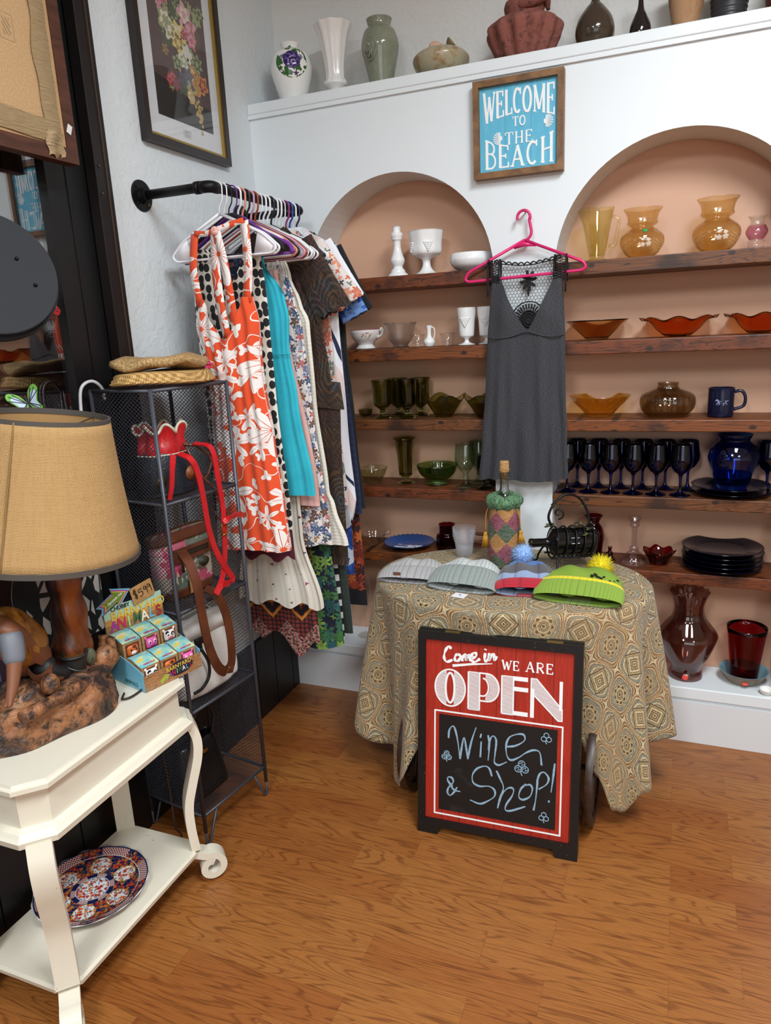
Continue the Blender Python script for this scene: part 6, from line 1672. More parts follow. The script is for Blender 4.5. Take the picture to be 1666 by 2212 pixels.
CH=[[(-0.1444, 0.3109), (-0.1426, 0.335), (-0.1328, 0.3503), (-0.1247, 0.3415), (-0.1164, 0.307), (-0.1087, 0.2506)],
[(-0.1087, 0.2506), (-0.1024, 0.2972), (-0.0967, 0.3198), (-0.0905, 0.291), (-0.085, 0.2543)],
[(-0.085, 0.2543), (-0.075, 0.3091), (-0.0611, 0.3563)],
[(-0.0451, 0.3155), (-0.0472, 0.2661)],
[(-0.0453, 0.3389), (-0.0479, 0.3268)],
[(-0.0248, 0.338), (-0.0207, 0.3093), (-0.0239, 0.2599)],
[(-0.0232, 0.2933), (-0.0189, 0.3252), (-0.0095, 0.3382), (-0.0005, 0.324), (-0.0038, 0.2806), (-0.0047, 0.2571), (0.0088, 0.2514), (0.0314, 0.2647)],
[(0.0308, 0.3111), (0.057, 0.3189), (0.081, 0.3378), (0.0789, 0.3548), (0.0603, 0.354), (0.038, 0.3412), (0.0288, 0.3166), (0.0311, 0.286), (0.0426, 0.2723), (0.065, 0.2835), (0.0871, 0.3023), (0.1091, 0.3133), (0.1257, 0.3081), (0.1317, 0.271)],
[(-0.1309, 0.1613), (-0.1451, 0.1749), (-0.1452, 0.1869), (-0.1332, 0.1869), (-0.129, 0.1736), (-0.1429, 0.1552), (-0.1468, 0.1385), (-0.1386, 0.1299), (-0.1267, 0.142), (-0.1169, 0.1597)],
[(-0.1431, 0.1712), (-0.1268, 0.15), (-0.1069, 0.1475)],
[(-0.0118, 0.2129), (-0.0198, 0.2351), (-0.0334, 0.2408), (-0.0565, 0.2292), (-0.07, 0.2073), (-0.0678, 0.1839), (-0.0481, 0.1754), (-0.0211, 0.18), (-0.0036, 0.1712), (-0.0034, 0.1517), (-0.0244, 0.1323), (-0.0475, 0.1202), (-0.077, 0.1268)],
[(0.0014, 0.2327), (0.0131, 0.2092), (0.0229, 0.1836), (0.0138, 0.1508), (0.0066, 0.1163)],
[(0.0084, 0.1264), (0.0175, 0.1593), (0.0325, 0.1814), (0.0456, 0.1875), (0.0532, 0.181), (0.0478, 0.1607), (0.033, 0.1347), (0.0295, 0.1165), (0.0447, 0.1154), (0.0875, 0.1368)],
[(0.0884, 0.2064), (0.0737, 0.1885), (0.0685, 0.1643), (0.0798, 0.1567), (0.1, 0.1699), (0.1071, 0.1942), (0.0995, 0.2063), (0.0829, 0.1997)],
[(0.1213, 0.2311), (0.1199, 0.2002), (0.1168, 0.1613), (0.1117, 0.1296)],
[(0.1196, 0.2193), (0.1266, 0.2434), (0.1393, 0.2512), (0.1523, 0.2362), (0.1471, 0.2163), (0.1255, 0.1973)],
[(0.1686, 0.2825), (0.1649, 0.2383), (0.1602, 0.1938)],
[(0.1551, 0.1681), (0.1545, 0.1623)]]
CI= [[(-0.139, 0.5868), (-0.1471, 0.5939), (-0.1569, 0.5791), (-0.1607, 0.559), (-0.1526, 0.546), (-0.1347, 0.5538)], [(-0.1191, 0.5731), (-0.1269, 0.5664), (-0.1268, 0.5527), (-0.1169, 0.5537), (-0.1111, 0.568), (-0.1191, 0.5731)], [(-0.1072, 0.5704), (-0.1051, 0.553)], [(-0.1052, 0.5628), (-0.0955, 0.5755), (-0.0933, 0.5562), (-0.0915, 0.5661), (-0.0837, 0.5755), (-0.0816, 0.5554)], [(-0.0778, 0.5636), (-0.0642, 0.5728), (-0.0663, 0.5823), (-0.076, 0.5775), (-0.0777, 0.5597), (-0.0679, 0.5549), (-0.0525, 0.5662)], [(-0.0373, 0.5853), (-0.039, 0.5638), (-0.0332, 0.5624), (-0.0257, 0.5768)], [(-0.036, 0.5978), (-0.0374, 0.5942)], [(-0.0258, 0.5864), (-0.0256, 0.5632), (-0.02, 0.5812), (-0.0124, 0.5839), (-0.0111, 0.5667), (-0.0029, 0.5791)], [(-0.1346, 0.5361), (-0.0756, 0.5475), (-0.0159, 0.5554)]]

x = NT('blue_chalk', 0.95); n = x.noise(x.uv((1, 1, 1), kind='Object'), 160, 3, 0.7)
x.col(x.mix(x.ramp(n, [(0.35, 0.35), (0.6, 0.0)]), '93b3c8', '33424c')); M_chalk = x.m
b = mb(); Z1 = Matrix.Translation((0, 0, 0.0012))
for st in CH:
    p = cr([(a, e, 0) for a, e in st], 5) if len(st) > 2 else [V((a, e, 0)) for a, e in st]
    b.strip([(q.x, q.y) for q in p], [0.0045 + 0.0016 * math.sin(i * 0.5) for i in range(len(p))], Z1)
for (cx, cy), r in zip([(0.1432, 0.3545), (-0.1499, 0.2542), (0.0747, 0.2542), (0.1413, 0.114)], (0.013, 0.0135, 0.018, 0.0125)):
    for a in (90, 205, 335):
        ox, oy = cx + 0.62 * r * math.cos(math.radians(a)), cy + 0.62 * r * math.sin(math.radians(a))
        b.strip([(ox + r * 0.55 * math.cos(2 * PI * k / 14 + a), oy + r * 0.55 * math.sin(2 * PI * k / 14 + a)) for k in range(15)], 0.0022, Z1)
        if r > 0.013: b.strip([(ox - r * .4, oy), (ox + r * .1, oy + r * .35), (ox, oy - r * .3), (ox + r * .4, oy)], 0.0028, Z1)
    b.strip([(cx, cy - r * 0.1), (cx - r * 0.1, cy - r * 0.9), (cx + r * 0.1, cy - r * 1.35)], 0.0025, Z1)
b.o('chalk_lettering', M_chalk, t_, smooth=False)
b = mb(); Zr = Matrix.Translation((0, 0, -0.0008))
for st in CI[:-1]:
    p = cr([(a, e, 0) for a, e in st], 5) if len(st) > 2 else [V((a, e, 0)) for a, e in st]
    b.strip([(q.x, q.y) for q in p], [0.0068 + 0.0022 * math.sin(i * 0.9) for i in range(len(p))], Zr)
b.strip(CI[-1], [0.008, 0.006, 0.002], Zr)
def wl(word, x0, x1, ya, yb_, wt):
    slab_word(b, word, x0, x1, lambda t: ya, lambda t: yb_, wt, 0.14, 0, Zr)
wl('WE', 0.012, 0.0612, 0.5425, 0.5705, 0.0048); wl('ARE', 0.0795, 0.157, 0.5435, 0.5735, 0.0048)
# OPEN with inline hatching
def outline(pts, w_=0.0042): b.strip(pts + [pts[0], pts[1]], w_, Zr)
def hatch(test, x0, x1, y0, y1, step=0.0036):
    y = y0
    while y < y1:
        run = None; xq = x0
        while xq <= x1 + 1e-6:
            ins = test(xq, y)
            if ins and run is None: run = xq
            if (not ins or xq + 0.0008 > x1) and run is not None:
                if xq - run > 0.002: b.strip([(run, y), (xq, y)], 0.0019, Zr)
                run = None
            xq += 0.0008
        y += step
OT, OB = 0.5255, 0.409
ocx, ocy, orx, ory = -0.1415, (OT + OB) / 2, 0.046, (OT - OB) / 2 - 0.002
b.strip(arc(ocx, ocy, orx, ory, 0, 360, 40), 0.0044, Zr)
irx, iry = 0.0135, 0.046
b.strip(arc(ocx, ocy, irx, iry, 0, 360, 30), 0.0062, Zr)
hatch(lambda x_, y_: ((x_ - ocx) / orx) ** 2 + ((y_ - ocy) / ory) ** 2 < 1 and ((x_ - ocx) / irx) ** 2 + ((y_ - ocy) / iry) ** 2 > 1 and abs(x_ - ocx) > 0.011, ocx - orx, ocx + orx, OB, OT)
px0, px1 = -0.0865, -0.0525
outline([(px0, OB + .002), (px1, OB + .002), (px1, OT - .002), (px0, OT - .002)])
bowl = [(px1, OT - .002), (-0.03, OT - .002)] + arc(-0.03, 0.4815, 0.0345, 0.042, 90, -90, 16) + [(px1, 0.4395)]
b.strip(bowl, 0.0044, Zr)
b.strip(arc(-0.043, 0.4815, 0.017, 0.027, 90, -90, 12) + [(px1 + .002, 0.4545)], 0.0044, Zr)
hatch(lambda x_, y_: px0 < x_ < px1 or (x_ > px1 and ((x_ + 0.03) / 0.0345) ** 2 + ((y_ - 0.4815) / 0.042) ** 2 < 1 and ((x_ + 0.043) / 0.02) ** 2 + ((y_ - 0.4815) / 0.029) ** 2 > 1 and x_ > -0.036), px0, 0.006, OB, OT)
ex0, ex1 = 0.0125, 0.0465
outline([(ex0, OB + .002), (ex1, OB + .002), (ex1, OT - .002), (ex0, OT - .002)])
hatch(lambda x_, y_: ex0 < x_ < ex1, ex0, ex1, OB, OT)
for yy, xe in ((OT - 0.006, 0.0875), (OT - 0.037, 0.0885), (OB + 0.0065, 0.0885)): b.strip([(ex1, yy), (xe, yy)], 0.0125, Zr)
b.strip([(0.1005, OB), (0.1005, OT - 0.03)], 0.011, Zr); b.strip([(0.1805, OB + 0.03), (0.1805, OT)], 0.009, Zr)
dg_ = [(0.0965, OT), (0.112, OT), (0.185, OB + 0.034), (0.185, OB), (0.174, OB), (0.0965, OT - 0.04)]
outline(dg_, 0.0034)
def indiag(x_, y_):
    t = (x_ - 0.0965) / 0.0885
    return 0.097 < x_ < 0.1845 and lerp(OT - 0.044, OB - 0.012, t) < y_ < min(OT, lerp(OT + 0.014, OB + 0.034, t))
hatch(indiag, 0.097, 0.185, OB + .002, OT)
b.o('printed_lettering', M_ink, t_, smooth=False)
# rear leaf folded behind, with hinges
bk = B(Matrix.Translation((0, 0.024, 0)) @ Matrix.Rotation(PI / 2 - tilt * 0.9, 4, 'X'))
bk.prism(cut, 0.018, z0=-0.012).o('rear_leaf', M_wb, t_, smooth=False)
for hx in (-0.135, 0.16):
    mb().box((hx, AH + 0.001, -0.006), (0.045, 0.003, 0.018)).o('hinge', P('brass_hinge', '9a8048', 0.35, 0.9), t_, smooth=False)

# ---------------------------------------------------------------- back of a framed picture in the window
t_ = thing('framed_picture', 'brown framed picture seen from its kraft board back, hanging in the shop window', 'picture', (0.075, -1.372, 2.284), PI / 2)
miter_frame(0.34, 0.385, 0.034, -0.004, 0.03).o('frame', m_wood('reddish_brown_frame', '5a3120', '3e2014', (3, 20, 20)), t_, smooth=False)
x = NT('kraft_hardboard', 0.85); g = x.uv(kind='Object'); s = x.sep(g); n = x.noise(g, 220, 3, 0.7)
c = x.mix(x.ramp(n, [(0.3, 0.0), (0.7, 1.0)]), 'b08c62', 'c9a67a')
sx_ = x.math('SUBTRACT', s[0], 0.22); sz_ = x.math('SUBTRACT', s[2], -0.08)
stampb = x.math('MULTIPLY', x.lt(x.math('ABSOLUTE', sx_), 0.02), x.lt(x.math('ABSOLUTE', sz_), 0.028))
hat_ = x.gt(x.math('SINE', x.math('MULTIPLY', x.math('ADD', sx_, x.math('MULTIPLY', sz_, 0.6)), 700.0)), 0.25)
edge = x.math('MAXIMUM', x.gt(x.math('ABSOLUTE', sx_), 0.0185), x.gt(x.math('ABSOLUTE', sz_), 0.0265))
core = x.math('MULTIPLY', x.lt(x.math('ABSOLUTE', sx_), 0.011), x.lt(x.math('ABSOLUTE', sz_), 0.018))
c = x.mix(x.math('MULTIPLY', stampb, x.math('MULTIPLY', x.math('MAXIMUM', edge, x.math('MULTIPLY', core, hat_)), 0.55)), c, '4a4a44')
x.col(c)
B().box((0, 0.003, 0), (0.72, 0.006, 0.63)).o('backing_board', x.m, t_, smooth=False)
x = NT('packing_tape', 0.18, Alpha=1.0); n = x.noise(x.uv((4, 4, 40), kind='Object'), 6, 3, 0.6)
x.col(x.mix(n, '8f7654', 'b19a74')); x.bump(n, 0.6, 0.01); M_tape = x.m
b = B()
def tapef(u, v, a=(0.312, -0.30), e=(0.312, 0.32), w_=0.05):
    px = lerp(a[0], e[0], u); pz_ = lerp(a[1], e[1], u)
    k = 0.004 * math.sin(17 * u) + 0.003 * math.sin(31 * u + 1)
    return (px + (v - 0.5) * w_ + k * (1 - v), -0.0035 - 0.0025 * math.sin(PI * v) - 0.0015 * abs(math.sin(23 * u)), pz_)
b.grid(60, 8, tapef); b.o('packing_tape', M_tape, t_)
b = B()
b.grid(60, 8, lambda u, v: (lerp(-0.36, 0.33, u), -0.0032 - 0.002 * math.sin(PI * v) - 0.001 * abs(math.sin(29 * u)), -0.275 + (v - 0.5) * 0.05 + 0.002 * math.sin(19 * u)))
b.o('packing_tape', M_tape, t_)
b = B(); b.grid(10, 10, lambda u, v: (0.285 + 0.05 * u + 0.004 * math.sin(9 * v), -0.006 - 0.01 * math.sin(PI * u) * v - 0.004 * math.sin(7 * u), -0.335 + 0.055 * v + 0.004 * math.sin(8 * u))).o('torn_tape_flap', M_tape, t_)
B().box((0.364, -0.006, -0.262), (0.014, 0.001, 0.022), M=Matrix.Rotation(0.4, 4, 'Y')).o('paper_scrap', P('white_paper_scrap', 'd8dad8', 0.7), t_, smooth=False)

# round dark disc on a chain
M_disc = P('slate_grey_felt', '26282c', 0.85)
dn = V((0.84, -0.42, 0.30)).normalized()
dc = V((0.115, -1.345, 1.66))
Md = Matrix.Identity(4); ax = V((0, 0, 1)).cross(dn).normalized(); ay = dn.cross(ax)
for i in range(3): Md[i][0], Md[i][1], Md[i][2] = ax[i], ay[i], dn[i]
t_ = thing('hanging_disc', 'dark grey round metal disc with small screws hanging by the window', 'disc', tuple(dc))
B(Md).lathe([(0.0004, -0.022), (0.142, -0.022), (0.145, -0.019), (0.145, -0.012), (0.142, -0.009), (0.0004, -0.009)], 72).o('rim_plate', M_disc, t_, angle=40)
B(Md).lathe([(0.0004, -0.010), (0.128, -0.010), (0.135, 0.004), (0.139, 0.010), (0.137, 0.013), (0.0004, 0.0135)], 72).o('face_plate', M_disc, t_, angle=50)
for px, py in ((0.06, 0.03), (0.085, -0.03), (0.03, 0.09)):
    B(Md).lathe([(0.0004, 0.013), (0.004, 0.013), (0.004, 0.016), (0.0025, 0.018), (0.0004, 0.018)], 12, (px, py, 0)).o('screw', P('black_screw', '050506', 0.3, 0.7), t_)
b = B()
for k in range(24):
    z = 0.145 + 0.0165 * k; w_ = 0.0055
    M_ = Matrix.Translation((-0.088, -0.03, z)) @ Matrix.Rotation(PI / 2 * (k % 2), 4, 'Z')
    b.tube([M_ @ V((w_ * math.cos(2 * PI * q / 14), 0, 0.011 * math.sin(2 * PI * q / 14))) for q in range(14)], 0.0016, 6, closed=True)
b.tube([(-0.088, -0.03, 0.54), (-0.088, -0.03, 1.28)], 0.0015, 6)
b.tube([(-0.088, -0.03, 0.14), (-0.06, 0, 0.11)], 0.002, 6)
b.o('chain', P('dark_steel_chain', '3a332c', 0.4, 0.9), t_)
# red butterfly shape laid on the pane in place of a reflection
def butterfly(name, label, loc, M_, c1, c2, c3, sc=1.0):
    t = thing(name, label, 'butterfly', loc)
    pts = cr([(0.002, 0.002, 0), (0.012, 0.022, 0), (0.03, 0.032, 0), (0.036, 0.022, 0), (0.026, 0.006, 0), (0.022, -0.004, 0), (0.026, -0.016, 0), (0.016, -0.026, 0), (0.006, -0.016, 0), (0.002, -0.002, 0)], 4)
    for sx in (-1, 1):
        T = Matrix.Translation((0, 0, 0)) @ M_ @ Matrix.Diagonal((sx * sc, sc, sc, 1)) @ Matrix.Rotation(-0.5, 4, 'Y')
        wg = B(T).prism([(p.x, p.y) for p in pts], 0.0008).o('wing', c1, t, smooth=False)
        inn_ = [(0.004 + (p.x - 0.016) * 0.66 + 0.012, (p.y - 0.003) * 0.66 + 0.003) for p in pts]
        B(T).prism(inn_, 0.0012, z0=-0.0002).o('wing_panel', c2, wg, smooth=False)
        b = B(T)
        for ex, ey in ((0.03, 0.026), (0.034, 0.018), (0.022, 0.027), (0.02, -0.018), (0.024, -0.012)): b.strip([(0.003, 0.001), (ex, ey)], 0.0012, Matrix.Translation((0, 0, 0.0011)))
        b.o('wing_veins', c3, wg, smooth=False)
    B(M_).ell((0, 0, 0.001), (0.002 * sc, 0.018 * sc, 0.002 * sc), 10, 8).o('body', c3, t)
    return t
M_bk = P('butterfly_black', '0d0c10', 0.6)
butterfly('butterfly', 'red butterfly shape standing in for a reflection in the shop window pane', (-0.0245, -1.06, 1.60), frame((0, 0, 0), (0, 1, 0.4), (0, -0.4, 1)), P('butterfly_red', 'b81f2a', 0.5), P('butterfly_coral', 'cc3440', 0.5), M_bk)

# ---------------------------------------------------------------- wire mesh rack
RW, RD, RH = 0.143, 0.1165, 1.382
RR = math.radians(81.6)
RC = V((0.155, -0.876, 0))
M_rack = P('gunmetal_wire', '4a4c55', 0.4, 0.35)
rack = thing('wire_rack', 'tall dark grey wire mesh shelf rack against the left wall', 'rack', tuple(RC), RR)
SHZ = [0.105, 0.448, 0.758, 1.072]
for sx in (-1, 1):
    for sy in (-1, 1):
        x0, y0 = sx * RW, sy * RD
        B().tube([(x0, y0, 0.05), (x0, y0, RH)], 0.0062, 8).o('post', M_rack, rack)
        B().tube(pipe2([(x0, y0, 0.06), (x0, y0, 0.004), (x0 - sx * 0.012, y0, 0.004), (x0 - sx * 0.055, y0, 0.105)], 0.012), 0.0042, 8).o('hairpin_foot', M_rack, rack)
for z in SHZ + [RH - 0.005]:
    b = B().tube([(-RW, -RD, z), (RW, -RD, z), (RW, RD, z), (-RW, RD, z)], 0.0055, 8, closed=True)
    b.o('shelf_frame', M_rack, rack)
def mesh_panel(b, ox, ux, uy, W, H, px, py, r):
    """diamond wire grid in the rectangle W x H"""
    O, U, Vv = V(ox), V(ux), V(uy)
    k = H / W if W else 1; sl = py / px
    n = int((W + H / sl) / px) + 1
    for sgn in (1, -1):
        for i in range(n + 1):
            c = i * px            # line: x = c - y/sl  (or mirrored)
            y0 = max(0.0, (c - W) * sl); y1 = min(H, c * sl)
            if y1 - y0 < 1e-4: continue
            xa, xb = c - y0 / sl, c - y1 / sl
            if sgn < 0: xa, xb = W - xa, W - xb
            b.tube([O + U * xa + Vv * y0, O + U * xb + Vv * y1], r, 3, caps=False)
for nm, ox, ux, W in (('side_mesh', (-RW, -RD, 0.105), (0, 1, 0), 2 * RD), ('side_mesh', (RW, -RD, 0.105), (0, 1, 0), 2 * RD), ('back_mesh', (-RW, RD, 0.105), (1, 0, 0), 2 * RW)):
    b = B(); mesh_panel(b, ox, ux, (0, 0, 1), W, RH - 0.11, 0.0155, 0.0115, 0.00105); b.o(nm, M_rack, rack, smooth=False)
for z in SHZ + [RH - 0.003]:
    b = B(); mesh_panel(b, (-RW, -RD, z), (1, 0, 0), (0, 1, 0), 2 * RW, 2 * RD, 0.012, 0.009, 0.00085); b.o('shelf_mesh', M_rack, rack, smooth=False)

# straw hats on the rack
def m_straw(name, a, b_, sc):
    x = NT(name, 0.8); uv = x.uv(kind='Object')
    w1 = x.wave(uv, sc, 1.5, 2, 2, 'RINGS', 'Z'); n = x.noise(uv, 130, 3, 0.6)
    an = x.math('SINE', x.math('MULTIPLY', x.math('ARCTAN2', x.sep(uv)[1], x.sep(uv)[0]), 150.0))
    h = x.math('ADD', w1, x.math('MULTIPLY', an, 0.25))
    x.col(x.mix(x.ramp(x.math('MULTIPLY', h, x.math('ADD', n, 0.4)), [(0.1, 0.0), (0.75, 1.0)]), b_, a)); x.bump(h, 0.6, 0.004)
    return x.m
HC = (0.18, -0.886)
def brim(t, r, z, i): return r * (1.0 + 0.0 * t), z
b = B(Matrix.Rotation(RR, 4, 'Z') @ Matrix.Diagonal((0.165, 0.112, 1, 1)))
b.lathe([(0.0004, 0.0), (0.95, 0.0), (1.0, 0.004), (1.0, 0.008), (0.965, 0.010), (0.96, 0.016), (0.92, 0.019), (0.915, 0.026), (0.88, 0.030), (0.80, 0.033), (0.0004, 0.034)], 72, mod=lambda t, r, z, i: (r, z + 0.004 * r * math.sin(2 * t + 0.6)))
o = tag(at(b.o('sun_hat', m_straw('sewn_straw_braid', 'd4ac6c', '97703c', 40)), (HC[0], HC[1], RH + 0.007)), 'tan sewn straw sun hat lying under the crocheted hat on the rack', 'hat')
b = B(Matrix.Rotation(RR, 4, 'Z') @ Matrix.Diagonal((0.152, 0.105, 1, 1)))
b.lathe([(0.0004, 0.0), (0.8, 0.002), (0.97, 0.006), (1.0, 0.014), (0.97, 0.024), (0.8, 0.03), (0.4, 0.027), (0.0004, 0.029)], 72,
        mod=lambda t, r, z, i: (r * (1 + 0.02 * math.sin(5 * t)), z + r * (0.006 * math.sin(3 * t + 1) + 0.004 * math.sin(7 * t))))
x = NT('crocheted_raffia', 0.85); uv = x.uv(kind='Object')
v = x.vor(x.vmath('MULTIPLY', uv, (1, 1, 2)), 150, dim='3D', rnd=0.5)
x.col(x.mix(x.ramp(v['Distance'], [(0.1, 1.0), (0.6, 0.0)]), '8f7044', 'd2b07c')); x.bump(v['Distance'], -0.8, 0.005)
o = tag(at(b.o('crochet_hat', x.m), (HC[0] - 0.005, HC[1], RH + 0.0475)), 'flattened crocheted raffia hat with a pink flower on top of the rack', 'hat')
b = B()
rr = random.Random(9)
for k in range(26):
    a = rr.random() * 6.28; el = rr.random() * 1.2
    d = V((math.cos(a) * math.cos(el) * 0.5 + 0.55, math.sin(a) * 0.6 + 0.6, math.sin(el) - 0.5)).normalized()
    p0 = V((0.035, 0.135, 0.004)); b.ribbon([p0, p0 + d * 0.018, p0 + d * 0.03 + V((0, 0, -0.004))], d.orthogonal(), [0.004, 0.009, 0.002], 0.001)
b.o('pink_flower', P('hot_pink_raffia', 'd83c78', 0.6), o)

# ---------------------------------------------------------------- bags on the rack
def loc2(lx, ly): 
    return (RC.x + lx * math.cos(RR) - ly * math.sin(RR), RC.y + lx * math.sin(RR) + ly * math.cos(RR))
def leather(name, c, c2=None, rough=0.4, bump=0.35, sc=160):
    x = NT(name, rough); g = x.uv(kind='Object'); v = x.vor(g, sc, dim='3D')
    n = x.noise(g, 12, 3); x.col(x.mix(x.ramp(n, [(0.35, 0.0), (0.7, 1.0)]), c, c2 or c)); x.bump(v['Distance'], bump, 0.002)
    return x.m
M_navy = leather('navy_pebbled_leather', '121821', '1c2430'); M_redl = leather('red_leather', 'b3141c', 'c41c22', 0.35, 0.2)
M_brl = leather('brown_saddle_leather', '4e2716', '6a3820', 0.35, 0.15); M_cream = P('cream_piping', 'd0c8b4', 0.6); M_brass = P('polished_brass', 'b08a3a', 0.3, 1.0)
# bucket bag (world coordinates relative to its base)
bx, by = loc2(-0.02, 0.0); BZ = SHZ[3] + 0.0075
t_ = thing('bucket_bag', 'navy and red leather drawstring bucket bag on the upper rack shelf', 'bag', (bx, by, BZ))
Mr = Matrix.Rotation(RR, 4, 'Z')
def pl(k):
    def f(t, r, z, i):
        g = min(1, max(0, (z - 0.09) / 0.07))
        return r * (1 + 0.13 * g * math.sin(7 * t + 1) * k), z + 0.012 * g * math.sin(7 * t + 2.4) * k * max(0, (z - 0.13) / 0.05)
    return f
E_ = Matrix.Diagonal((1.0, 0.72, 1, 1))
B(Mr @ E_).lathe(prof([(0.0004, 0.0), (0.088, 0.0), (0.096, 0.008), (0.092, 0.05), (0.08, 0.10), (0.07, 0.128)], 6), 84, mod=pl(0.6)).o('body', M_navy, t_)
B(Mr @ E_).lathe(prof([(0.074, 0.112), (0.072, 0.13), (0.066, 0.148), (0.066, 0.165), (0.074, 0.182)], 6), 84, mod=pl(1)).o('red_collar', M_redl, t_, solid=0.003)
def rimp(t, R=0.0745, z=0.184):
    r, zz_ = pl(1)(t, R, z, 0); return (Mr @ E_) @ V((r * math.cos(t), r * math.sin(t), zz_))
B().tube([rimp(2 * PI * k / 110) for k in range(110)], 0.0042, 8, closed=True).o('cream_piping', M_cream, t_)
B().tube([rimp(2 * PI * k / 110, 0.0755, 0.112) for k in range(110)], 0.0022, 6, closed=True).o('scalloped_trim', M_cream, t_)
fr_ = lambda lx, ly, z: Mr @ V((lx, ly, z))
b = B(Mr); b.lathe([(0.0004, 0), (0.021, 0), (0.022, 0.002), (0.0004, 0.003)], 28, (0.035, -0.0655, 0.05), Matrix.Rotation(PI / 2, 4, 'X'))
b.ell((0.033, -0.069, 0.05), (0.012, 0.002, 0.009), 12, 6); b.o('leather_emblem', P('tan_emblem', '8a4a26', 0.45), t_)
def rel(p): return V(p) - V((bx, by, BZ))
sA = [rel(p) for p in ((0.27, -0.975, 1.205), (0.305, -0.975, 1.19), (0.31, -0.958, 1.155), (0.31, -0.945, 1.085), (0.31, -0.935, 0.985), (0.31, -0.91, 0.905), (0.312, -0.868, 0.835), (0.312, -0.85, 0.808), (0.312, -0.868, 0.80), (0.31, -0.905, 0.806), (0.31, -0.935, 0.79))]
def wide(pts, w_, m_, name):
    q = cr(pts, 6); return B().ribbon(q, [(0.12, 1.0, 0.25)] * len(q), w_, 0.003).o(name, m_, t_, smooth=False)
wide(sA, 0.019, M_redl, 'strap')
sB = [rel(p) for p in ((0.24, -0.865, 1.215), (0.295, -0.862, 1.20), (0.307, -0.862, 1.11), (0.308, -0.855, 1.03), (0.308, -0.862, 0.95), (0.308, -0.87, 0.886), (0.308, -0.895, 0.824), (0.309, -0.935, 0.788))]
wide(sB, 0.018, M_redl, 'strap')
wide([rel((0.312, -0.868, 0.985)), rel((0.316, -0.84, 0.99)), rel((0.318, -0.80, 0.992)), rel((0.318, -0.78, 0.985))], 0.016, M_redl, 'strap_tail')
bk_ = [rel((0.314, -0.866 + dy, 0.965 + dz)) for dy, dz in ((-0.014, -0.016), (0.014, -0.016), (0.014, 0.016), (-0.014, 0.016))]
B().tube(pipe2(bk_ + [bk_[0]], 0.003), 0.0022, 6).o('buckle', M_brass, t_)
wide([rel((0.25, -0.975, 1.2)), rel((0.262, -1.0, 1.17)), rel((0.262, -1.012, 1.12)), rel((0.255, -1.018, 1.085))], 0.016, M_redl, 'side_strap')
cord = [fr_(0.02, -0.06, 0.135), fr_(0.05, -0.085, 0.125), fr_(0.085, -0.1, 0.085), fr_(0.07, -0.1, 0.045), fr_(0.055, -0.09, 0.025)]
def braid(pts, r):
    q = cr(pts, 8); return [r * (1 + 0.22 * math.sin(i * 1.6)) for i in range(len(q))], q
rad, q = braid(cord, 0.004); B().tube(q, rad, 8).o('braided_cord', M_brl, t_)
rad, q = braid([fr_(0.03, -0.06, 0.13), fr_(0.034, -0.08, 0.09), fr_(0.05, -0.09, 0.04), fr_(0.075, -0.11, 0.0), fr_(0.085, -0.125, -0.03)], 0.004)
B().tube(q, rad, 8).o('braided_cord', M_brl, t_)
e = fr_(0.085, -0.126, -0.03); b = B(); b.lathe([(0.0004, 0), (0.007, 0), (0.008, -0.014), (0.0004, -0.014)], 14, tuple(e)); tas = b.o('tassel_cap', M_brl, t_)
b = B()
for k in range(26):
    a = 2.4 * k; r0 = 0.0012 * (k % 5); b.tube([e + V((r0 * math.cos(a), r0 * math.sin(a), -0.013)), e + V((2.2 * r0 * math.cos(a), 2.2 * r0 * math.sin(a), -0.055 - 0.002 * (k % 3)))], 0.0011, 4)
b.o('tassel', M_navy, t_)
b = B(); p0 = fr_(-0.075, -0.062, 0.045); b.lathe([(0.0004, 0), (0.017, 0), (0.018, 0.002), (0.0004, 0.003)], 24, tuple(p0), Mr @ Matrix.Rotation(PI / 2, 4, 'X')); b.tube([p0 + V((0, 0, 0.016)), p0 + V((0.002, 0.004, 0.085))], 0.0025, 6)
b.o('hang_tag', P('aged_brass_tag', '6a5a38', 0.4, 0.7), t_)

# floral hand bag
hx, hy = loc2(-0.005, -0.005); HZ = SHZ[2] + 0.0075
t_ = thing('floral_handbag', 'floral canvas handbag with brown leather trim and price tag on the rack', 'bag', (hx, hy, HZ), RR)
M_fl = m_floral('pink_dahlia_canvas', 'b5aa98', ['b8385a', 'c85a76', '4a5a50', 'd79aa8', '6a7264', 'b23a5e'], 15, 0.7, 0.95, 9, 0.1)
def bagf(W0, W1, H, D, n=48):
    def f(u, v):
        a = 2 * PI * u; ca, sa = math.cos(a), math.sin(a)
        w_ = lerp(W0, W1, v) / 2 * (1 - 0.25 * max(0, (0.18 - v) / 0.18) ** 2); d_ = lerp(D, D * 0.45, v) / 2
        return (w_ * math.copysign(abs(ca) ** 0.45, ca), d_ * math.copysign(abs(sa) ** 0.6, sa), H * v)
    return B().grid(n, 20, f, cu=True, uvf=lambda u, v: (f(u, v)[0], f(u, v)[2]))
b = bagf(0.205, 0.225, 0.19, 0.085); b.o('canvas_body', M_fl, t_)
b = B(Matrix.Translation((0, 0, 0.166))); 
b.grid(48, 6, lambda u, v: (0.1175 * math.copysign(abs(math.cos(2 * PI * u)) ** 0.45, math.cos(2 * PI * u)), (0.027 - 0.007 * v) * math.copysign(abs(math.sin(2 * PI * u)) ** 0.6, math.sin(2 * PI * u)), 0.03 * v), cu=True)
b.o('top_band', M_brl, t_, solid=0.002)
